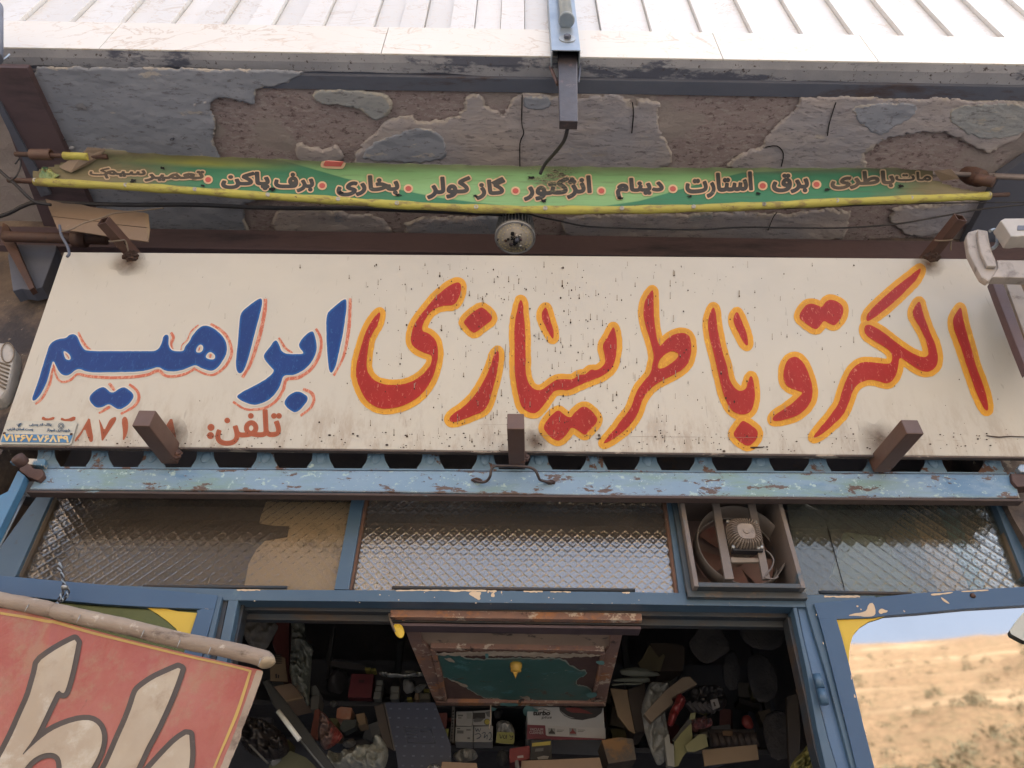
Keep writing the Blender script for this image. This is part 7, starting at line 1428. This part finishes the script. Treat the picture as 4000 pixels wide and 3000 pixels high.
for st_ in ([(835, 1345), (845, 1385), (862, 1350)], [(880, 1350), (865, 1375), (885, 1385), (890, 1355)], [(900, 1350), (895, 1392)], [(925, 1350), (940, 1375), (955, 1360), (950, 1390), (930, 1395)]): paint('handwriting', [stroke(MI(st_), 3.0)], ymap_(YW-0.042), 0, 1.2, 0, bkp, t, smooth=0, R=5)
ground_thing(t)
bag('dark_reel', 'round dark reel behind the labelled bag', 'reel', MI([(775, 1130), (810, 1105), (860, 1115), (870, 1160), (840, 1200), (790, 1195)]), YW+0.1, 0.03, plain('dark_reel', (0.05, 0.055, 0.06)), cs=60, crumple=0.1)
item('red_packet', 'red packet hanging left of the white boxes', 'packet', MI([(243, 1150), (345, 1145), (348, 1175), (335, 1300), (300, 1250), (250, 1220)]), YW-0.05, 0.02, plain('dull_red_pack', (0.20, 0.04, 0.035)))
item('lime_tag', 'torn lime tag left of the white boxes', 'tag', MI([(283, 1300), (365, 1295), (355, 1360), (340, 1410), (315, 1370)]), YW-0.06, 0.003, plain('lime_tag', (0.33, 0.36, 0.06)))
# vacuum cleaner carton
vc = thing('vacuum_cleaner_box', 'white and crimson vacuum cleaner carton on the shelf under the right of the hatch', 'box')
YV = 2.9; wv = plain('carton_white', (0.52, 0.54, 0.56), (0.47, 0.5, 0.52)); 
pxbar('carton', MI([(1088, 1085), (1795, 1100), (1815, 1388), (1250, 1365), (1088, 1400)]), YV, 0.25, wv, vc, 0.003)
pxbar('lower_band', MI([(1088, 1258), (1812, 1290), (1815, 1388), (1086, 1350)]), YV-0.001, 0.001, plain('band_white', (0.62, 0.63, 0.64)), vc, 0)
pxbar('crimson_panel', MI([(1088, 1258), (1255, 1264), (1262, 1352), (1275, 1362), (1815, 1388), (1790, 1398), (1320, 1398), (1086, 1392)]), YV-0.002, 0.001, plain('carton_crimson', (0.23, 0.02, 0.05)), vc, 0)
def btxt(s, x0, y0, x1, y1, top, lev, m_, parent, Y, f=MI):
    a_, b_ = f([(x0, y0)])[0], f([(x1, y1)])[0]; paint('lettering', fit_text(s, a_[0], a_[1], b_[0], b_[1], top, 0), ymap_(Y), lev, 0.7, 0, m_, parent, smooth=0, R=5)
wtx = plain('text_white', (0.6, 0.55, 0.56)); btxt('VACUUM', 1113, 1312, 1235, 1316, 10.5, 0.15, wtx, vc, YV-0.0035); btxt('CLEANER', 1108, 1341, 1240, 1346, 10.5, 0.15, wtx, vc, YV-0.0035)
def slanted(s, x0, y, x1, top, lev, m_):
    a_, b_ = MI([(x0, y)])[0], MI([(x1, y)])[0]; g = fit_text(s, a_[0], a_[1], b_[0], b_[1], top, 0); g = [np.stack([q[:, 0]+(a_[1]-q[:, 1])*0.25, q[:, 1]], 1) for q in g]; paint('lettering', g, ymap_(YV-0.0035), lev, 0.8, 0, m_, vc, smooth=0, R=5)
slanted('turbo', 1140, 1170, 1296, 17, 1.3, bkp); slanted('plus', 1222, 1208, 1312, 13, 0.5, gk)
paint('swoosh', [stroke(MI([(1188, 1122), (1240, 1112), (1305, 1135)]), 2.4)], ymap_(YV-0.0035), 0, 1, 0, bkp, vc, smooth=0, R=5)
pxbar('device_picture', MI([(1385, 1095), (1790, 1100), (1775, 1150), (1720, 1190), (1600, 1215), (1500, 1205), (1430, 1175), (1390, 1130)]), YV-0.0025, 0.001, plain('picture_black', (0.02, 0.02, 0.028)), vc, 0)
pxbar('device_picture', MI([(1440, 1100), (1560, 1100), (1640, 1130), (1700, 1160), (1600, 1150), (1500, 1145), (1455, 1125)]), YV-0.0035, 0.001, plain('picture_red', (0.22, 0.015, 0.02)), vc, 0)
pxbar('device_picture', MI([(1392, 1120), (1412, 1140), (1470, 1180), (1530, 1198), (1500, 1200), (1425, 1170)]), YV-0.0042, 0.001, plain('picture_pale', (0.3, 0.32, 0.34)), vc, 0)
for dx, c1 in ((0, bkp), (195, rdp)):
    pxbar('icon', MI([(1283+dx, 1290), (1348+dx, 1293), (1350+dx, 1350+dx*0.04), (1285+dx, 1347+dx*0.04)]), YV-0.0022, 0.0008, plain('icon_bg%d' % dx, (0.34, 0.36, 0.37)), vc, 0)
    pxbar('icon', MI([(1288+dx, 1330), (1305+dx, 1315), (1316+dx, 1288), (1325+dx, 1313), (1346+dx, 1333), (1346+dx, 1342), (1288+dx, 1340)]), YV-0.0034, 0.0008, c1, vc, 0)
    for r, y in ((0, 1305), (1, 1318)): pxbar('small_print', MI([(1362+dx, y), (1430+dx-r*15, y+1), (1430+dx-r*15, y+5), (1362+dx, y+4)]), YV-0.0034, 0.0008, gk, vc, 0)
ground_thing(vc)
printed_box('small red card box tilted below the labelled bag', [(925, 1480), (1110, 1450), (1122, 1570), (930, 1612), (920, 1550)], [([(985, 1495), (1040, 1490), (1020, 1515)], rdp), ([(997, 1548), (1052, 1540), (1054, 1562), (998, 1568)], wtx)], plain('bright_red_box', (0.34, 0.03, 0.04)), 2.85, None, 'red_box')
t = printed_box('black packet with a yellow stripe below the vacuum cleaner carton', [(1125, 1400), (1310, 1390), (1320, 1580), (1110, 1585)], [([(1135, 1428), (1306, 1410), (1304, 1445), (1132, 1460)], ylp), ([(1165, 1480), (1240, 1472), (1238, 1500), (1160, 1508)], gk), ([(1180, 1560), (1240, 1545), (1290, 1550), (1280, 1575), (1190, 1580)], plain('foil_print', (0.4, 0.4, 0.4)))], plain('black_pack', (0.025, 0.03, 0.04)), 2.84, None, 'black_packet', 'packet')
item('cardboard_box', 'dim brown cardboard box at the bottom of the doorway below the vacuum cleaner carton', 'box', MI([(1035, 1590), (1320, 1580), (1760, 1560), (1800, 1720), (1030, 1720)]), 2.7, 0.3, M['cardboard'])
item('cardboard_box', 'dim grey brown box at the bottom of the doorway below the white boxes', 'box', MI([(300, 1600), (620, 1612), (640, 1720), (280, 1720)]), 2.7, 0.2, M['cardboard'])
item('metal_tool', 'short dark metal clamp beside the red card box', 'tool', MI([(975, 1590), (1005, 1580), (1020, 1660), (1010, 1720), (985, 1720)]), 2.66, 0.02, plain('tool_steel', (0.14, 0.14, 0.15)))
bag('dark_pouch', 'dark rounded pouch below the white boxes', 'pouch', MI([(820, 1500), (880, 1480), (915, 1540), (900, 1640), (830, 1650), (805, 1570)]), 2.9, 0.04, plain('slate_pouch', (0.09, 0.10, 0.11)), crumple=0.3)
bag('clear_bag', 'clear bag of bulbs below the left white boxes', 'bag', MI([(400, 1530), (520, 1480), (620, 1500), (650, 1590), (500, 1600), (430, 1590)]), 2.9, 0.04, plastic)
bag('clear_bag', 'shiny clear bag at the bottom edge below the blue board', 'bag', MI([(170, 1620), (290, 1610), (290, 1720), (180, 1720)]), 2.7, 0.03, plastic)
# right half
ow = thing('open_carton', 'open brown carton with a raised kraft flap, right of the hatch', 'box')
pxbar('carton_side', RI([(570, 505), (740, 500), (885, 525), (890, 640), (870, 760), (660, 762), (600, 640)]), 3.2, 0.25, plain('carton_brown', (0.13, 0.095, 0.07)), ow); pxbar('flap', RI([(560, 515), (650, 635), (692, 600), (708, 625), (660, 765), (480, 740), (450, 685), (490, 650)]), 3.18, 0.006, plain('kraft_flap', (0.27, 0.23, 0.12)), ow); ground_thing(ow)
GP_ = 'thin pale green pads stacked beside the hatch'
for i, (pts, lab) in enumerate((([(260, 765), (330, 735), (450, 725), (700, 795), (560, 805), (300, 800)], 'topmost pale green pad of the stack right of the hatch'), ([(215, 840), (300, 815), (520, 808), (570, 830), (560, 855), (330, 862)], 'thick rounded pale green pad in the middle of the stack'), ([(205, 860), (330, 866), (500, 862), (470, 885), (300, 905), (220, 890)], 'lowest pale green pad of the stack right of the hatch'))):
    bag('foam_pad', lab, 'pad', RI(pts), 2.95-0.01*i, 0.02, plain('pale_foam_%d' % i, (0.32, 0.36, 0.30)), res=4, crumple=0.1, group=GP_)
kb = thing('tall_carton', 'tall brown carton below the pale green pads', 'box'); pxbar('kraft_side', RI([(200, 920), (355, 935), (375, 1060), (430, 1340), (370, 1310), (270, 1180)]), 2.95, 0.01, M['kraft'], kb); pxbar('front', RI([(356, 935), (520, 870), (530, 1310), (432, 1335), (376, 1060)]), 2.96, 0.2, plain('dim_brown_card', (0.10, 0.075, 0.06)), kb); ground_thing(kb)
bag('cloth_bag', 'long pale grey cloth bag hanging in the right half of the doorway', 'bag', RI([(570, 870), (640, 860), (760, 900), (700, 1000), (690, 1150), (720, 1260), (740, 1350), (735, 1600), (640, 1640), (590, 1560), (540, 1380), (500, 1240), (490, 1100), (520, 960)]), 2.8, 0.05, worn('grey_white_cloth', (0.24, 0.25, 0.24), (0.16, 0.17, 0.165), 0.6, low=6, bscale=12, bump=0.9, bdist=0.018), cs=30)
lc_ = item('long_carton', 'long kraft carton lying diagonally across the pale cloth bag', 'box', RI([(510, 1160), (580, 1080), (700, 950), (870, 815), (940, 812), (1005, 880), (900, 935), (770, 1010), (780, 1060), (640, 1180), (580, 1238)]), 2.7, 0.03, plain('carton_tan', (0.26, 0.20, 0.14)))
item('dark_dome', 'dark rounded cover behind the diagonal kraft carton', 'cover', RI([(600, 870), (760, 850), (830, 800), (800, 900), (680, 960), (620, 980)]), 2.85, 0.05, plain('black_cover', (0.025, 0.03, 0.035)))
bag('red_bag', 'bright red plastic piece beside the diagonal kraft carton', 'bag', RI([(830, 975), (860, 965), (885, 1020), (870, 1080), (810, 1180), (780, 1270), (740, 1280), (710, 1240), (740, 1130), (790, 1050)]), 2.68, 0.03, plain('red_poly', (0.30, 0.025, 0.03), r=0.35))
wp = thing('clutch_kit', 'dark ribbed part pack with a small white label, right half of the doorway', 'packet')
for k in range(5): pxbar('ribbed_part', RI([(900+k*48, 1060+k*3), (940+k*48, 1030+k*3), (990+k*48, 1120), (1000+k*46, 1135), (975+k*46, 1138)]), 2.8-0.004*k, 0.03, plain('ribbed_%d' % k, (0.11, 0.105, 0.12), (0.04, 0.04, 0.05)), wp, 0.004)
o = puffy('pack_body', RI([(880, 980), (930, 925), (1080, 890), (1190, 900), (1260, 960), (1290, 1060), (1220, 1140), (1000, 1130), (900, 1060)]), 2.85, 0.04, plain('dark_pack', (0.035, 0.035, 0.042), r=0.4), wp, 5, 0.7, 18)
pxbar('white_label', RI([(1125, 1030), (1190, 1015), (1215, 1095), (1150, 1120)]), 2.77, 0.002, plain('label_white', (0.36, 0.36, 0.37)), wp, 0); pxbar('label_mark', RI([(1150, 1050), (1165, 1046), (1178, 1085), (1163, 1090)]), 2.768, 0.001, bkp, wp, 0); ground_thing(wp)
bag('red_can', 'red plastic bottle cap standing behind the ribbed brown tray', 'cap', RI([(1420, 1180), (1460, 1155), (1500, 1180), (1520, 1270), (1480, 1300), (1430, 1275)]), 2.9, 0.03, plain('red_cap', (0.32, 0.03, 0.025)), res=4, crumple=0.1)
br = thing('filter_tray', 'brown carton tray holding a row of dark cylindrical parts, lower right of the doorway', 'box')
pxbar('tray_front', RI([(1050, 1490), (1560, 1440), (1575, 1580), (1075, 1640)]), 2.75, 0.01, M['kraft'], br); pxbar('tray_back', RI([(1110, 1300), (1530, 1300), (1560, 1440), (1120, 1460)]), 3.0, 0.01, plain('tray_dark', (0.05, 0.04, 0.04)), br)
for k in range(7): tube('cylinder_part', [PY(*q, 2.86) for q in RI([(1155+k*60, 1340), (1195+k*58, 1462)])], 0.016, plain('cyl_%d' % k, (0.10, 0.075, 0.07), (0.05, 0.04, 0.04)), br, 12, 1)
pxbar('orange_label', RI([(1238, 1318), (1330, 1315), (1332, 1358), (1245, 1360)]), 2.83, 0.002, plain('orange_label', (0.22, 0.12, 0.05)), br, 0); ground_thing(br)
item('lime_folder', 'upright lime green card folder in the lower right of the doorway', 'folder', RI([(950, 1240), (962, 1370), (930, 1480), (870, 1560), (830, 1640), (790, 1650), (790, 1420), (850, 1340)]), 2.68, 0.004, plain('lime_card', (0.26, 0.27, 0.10)))
item('lime_card', 'flat lime green card leaning against the brown tray', 'card', RI([(1085, 1345), (1108, 1460), (980, 1510), (910, 1510), (890, 1450), (1020, 1345)]), 2.66, 0.004, plain('lime_card2', (0.30, 0.31, 0.14)))
item('lime_card', 'small lime green card above the upright folder', 'card', RI([(940, 1150), (990, 1145), (985, 1205), (930, 1212)]), 2.7, 0.004, plain('lime_card3', (0.27, 0.28, 0.13)))
item('white_carton', 'narrow white carton standing beside the pale cloth bag', 'box', RI([(700, 1380), (745, 1345), (755, 1430), (790, 1445), (795, 1650), (730, 1640)]), 2.66, 0.03, plain('white_carton', (0.34, 0.36, 0.34)))
item('grey_plate', 'grey plate standing behind the lime green folder', 'plate', RI([(770, 1400), (930, 1190), (960, 1230), (800, 1430)]), 2.74, 0.01, plain('grey_plate', (0.11, 0.12, 0.12)))
bag('dark_parts', 'dark heap of small parts above the brown tray', 'parts', RI([(960, 1200), (1060, 1200), (1160, 1240), (1150, 1290), (1010, 1300), (975, 1260)]), 2.8, 0.04, worn('parts_heap', (0.06, 0.05, 0.06), (0.2, 0.06, 0.06), 0.4, low=30, layers=[((0.36, 0.36, 0.38), 30, 0.66, 0.03)]), res=4, crumple=0.9, cs=9)
t = thing('cable_coil', 'coil of grey cable hanging at the head of the doorway, right side', 'coil')
for k, (rx, ry, dy) in enumerate(((120, 70, 0), (100, 52, 8), (112, 60, 20), (85, 40, 12))):
    tube('cable_loop', [PY(*RI([(1290+rx*math.cos(a_), 262+dy+ry*math.sin(a_))])[0], 2.5+0.01*k) for a_ in np.linspace(0, 2*math.pi, 22)], 0.0052, plain('grey_cable_%d' % k, (0.16, 0.15, 0.17)), t, 8, 2)
ground_thing(t)
GH = 'dim pouches and sheets hanging along the right hand wall'
for i, (pts, lab) in enumerate((([(1050, 280), (1200, 340), (1340, 540), (1210, 660), (1080, 720), (950, 560), (920, 480), (990, 380)], 'dim crumpled sheet hanging below the cable coil'), ([(1380, 300), (1600, 270), (1790, 300), (1830, 420), (1740, 560), (1560, 560), (1420, 470)], 'dim pouch in the top right corner of the doorway'), ([(1220, 640), (1340, 540), (1390, 650), (1400, 900), (1330, 980), (1240, 860)], 'narrow dim pouch hanging in the middle of the right side'), ([(1460, 620), (1640, 590), (1740, 760), (1760, 980), (1620, 1080), (1500, 960)], 'wide dim pouch hanging above the brown tray'), ([(1600, 1200), (1780, 1080), (1900, 1250), (1880, 1560), (1700, 1600), (1620, 1420)], 'dim sheet hanging right of the brown tray'))):
    bag('hanging_pouch', lab, 'pouch', RI(pts), 2.95+0.05*i, 0.006, worn('dim_pouch_%d' % i, (0.022, 0.024, 0.030), (0.040, 0.038, 0.040), 0.6, low=6, bscale=14, bump=0.9, bdist=0.015), group=GH, cs=70, res=6)
item('dim_plank', 'dim upright plank in the lower right of the doorway', 'board', RI([(1830, 1000), (1940, 960), (1960, 1300), (1950, 1720), (1860, 1720)]), 2.62, 0.02, plain('umber_board', (0.055, 0.045, 0.04)))
bag('yellow_bag', 'crumpled yellow green wrapper in the lower right corner of the doorway', 'wrapper', RI([(2010, 1440), (2050, 1430), (2060, 1490), (2040, 1540), (2110, 1600), (2100, 1720), (1880, 1720), (1870, 1640), (1920, 1570), (1990, 1520)]), 2.5, 0.04, worn('yellow_green_poly', (0.25, 0.23, 0.07), (0.15, 0.16, 0.06), 0.4, low=10, bscale=20, bump=0.8, bdist=0.012), res=4, crumple=0.9, cs=12)
item('kraft_scrap', 'kraft scrap pinned beside the right door jamb', 'card', RI([(1915, 930), (1975, 915), (1990, 960), (1975, 1005), (1940, 985)]), 2.55, 0.004, M['kraft'])
item('dim_box', 'dim olive box at the bottom between the vacuum cleaner carton and the cloth bag', 'box', RI([(120, 1400), (290, 1370), (410, 1390), (440, 1580), (180, 1620)]), 2.8, 0.15, worn('dim_olive', (0.09, 0.075, 0.06), (0.06, 0.055, 0.05), 0.7, low=6, layers=[((0.18, 0.10, 0.04), 3, 0.60, 0.05)]))

# jumble of small dim cartons filling the shelves behind
jm = [plain('jumble_%d' % k, c) for k, c in enumerate([(0.20, 0.16, 0.11), (0.14, 0.14, 0.15), (0.30, 0.28, 0.25), (0.22, 0.05, 0.05), (0.07, 0.10, 0.16), (0.26, 0.24, 0.09), (0.10, 0.09, 0.09), (0.24, 0.26, 0.27)])]
r9 = random.Random(21)
for k in range(90):
    px9, py9 = r9.uniform(960, 3080), r9.uniform(2700, 2995)
    if 1700 < px9 < 2380 and py9 < 2760: continue
    p9 = PY(px9, py9, 3.35+0.25*r9.random()); w9, h9, d9 = r9.uniform(0.03, 0.11), r9.uniform(0.02, 0.09), r9.uniform(0.04, 0.10); a9 = r9.uniform(-0.5, 0.5)
    bm = bmesh.new(); add_prism(bm, [(-w9/2, 0, 0), (w9/2, 0, 0), (w9/2, 0, h9), (-w9/2, 0, h9)], (0, d9, 0), 0.001); o = frombm('small_carton', bm, jm[k % 8]); o.location = p9; o.rotation_euler = (r9.uniform(-.25, .25), r9.uniform(-.4, .4), a9)
    cn = ['brown', 'grey', 'off white', 'dark red', 'navy', 'olive', 'black', 'pale grey'][k % 8]; setp(o, 'small dim %s carton in the jumble at the back of the shop' % cn, 'box', 'jumbled small %s cartons at the back' % cn)
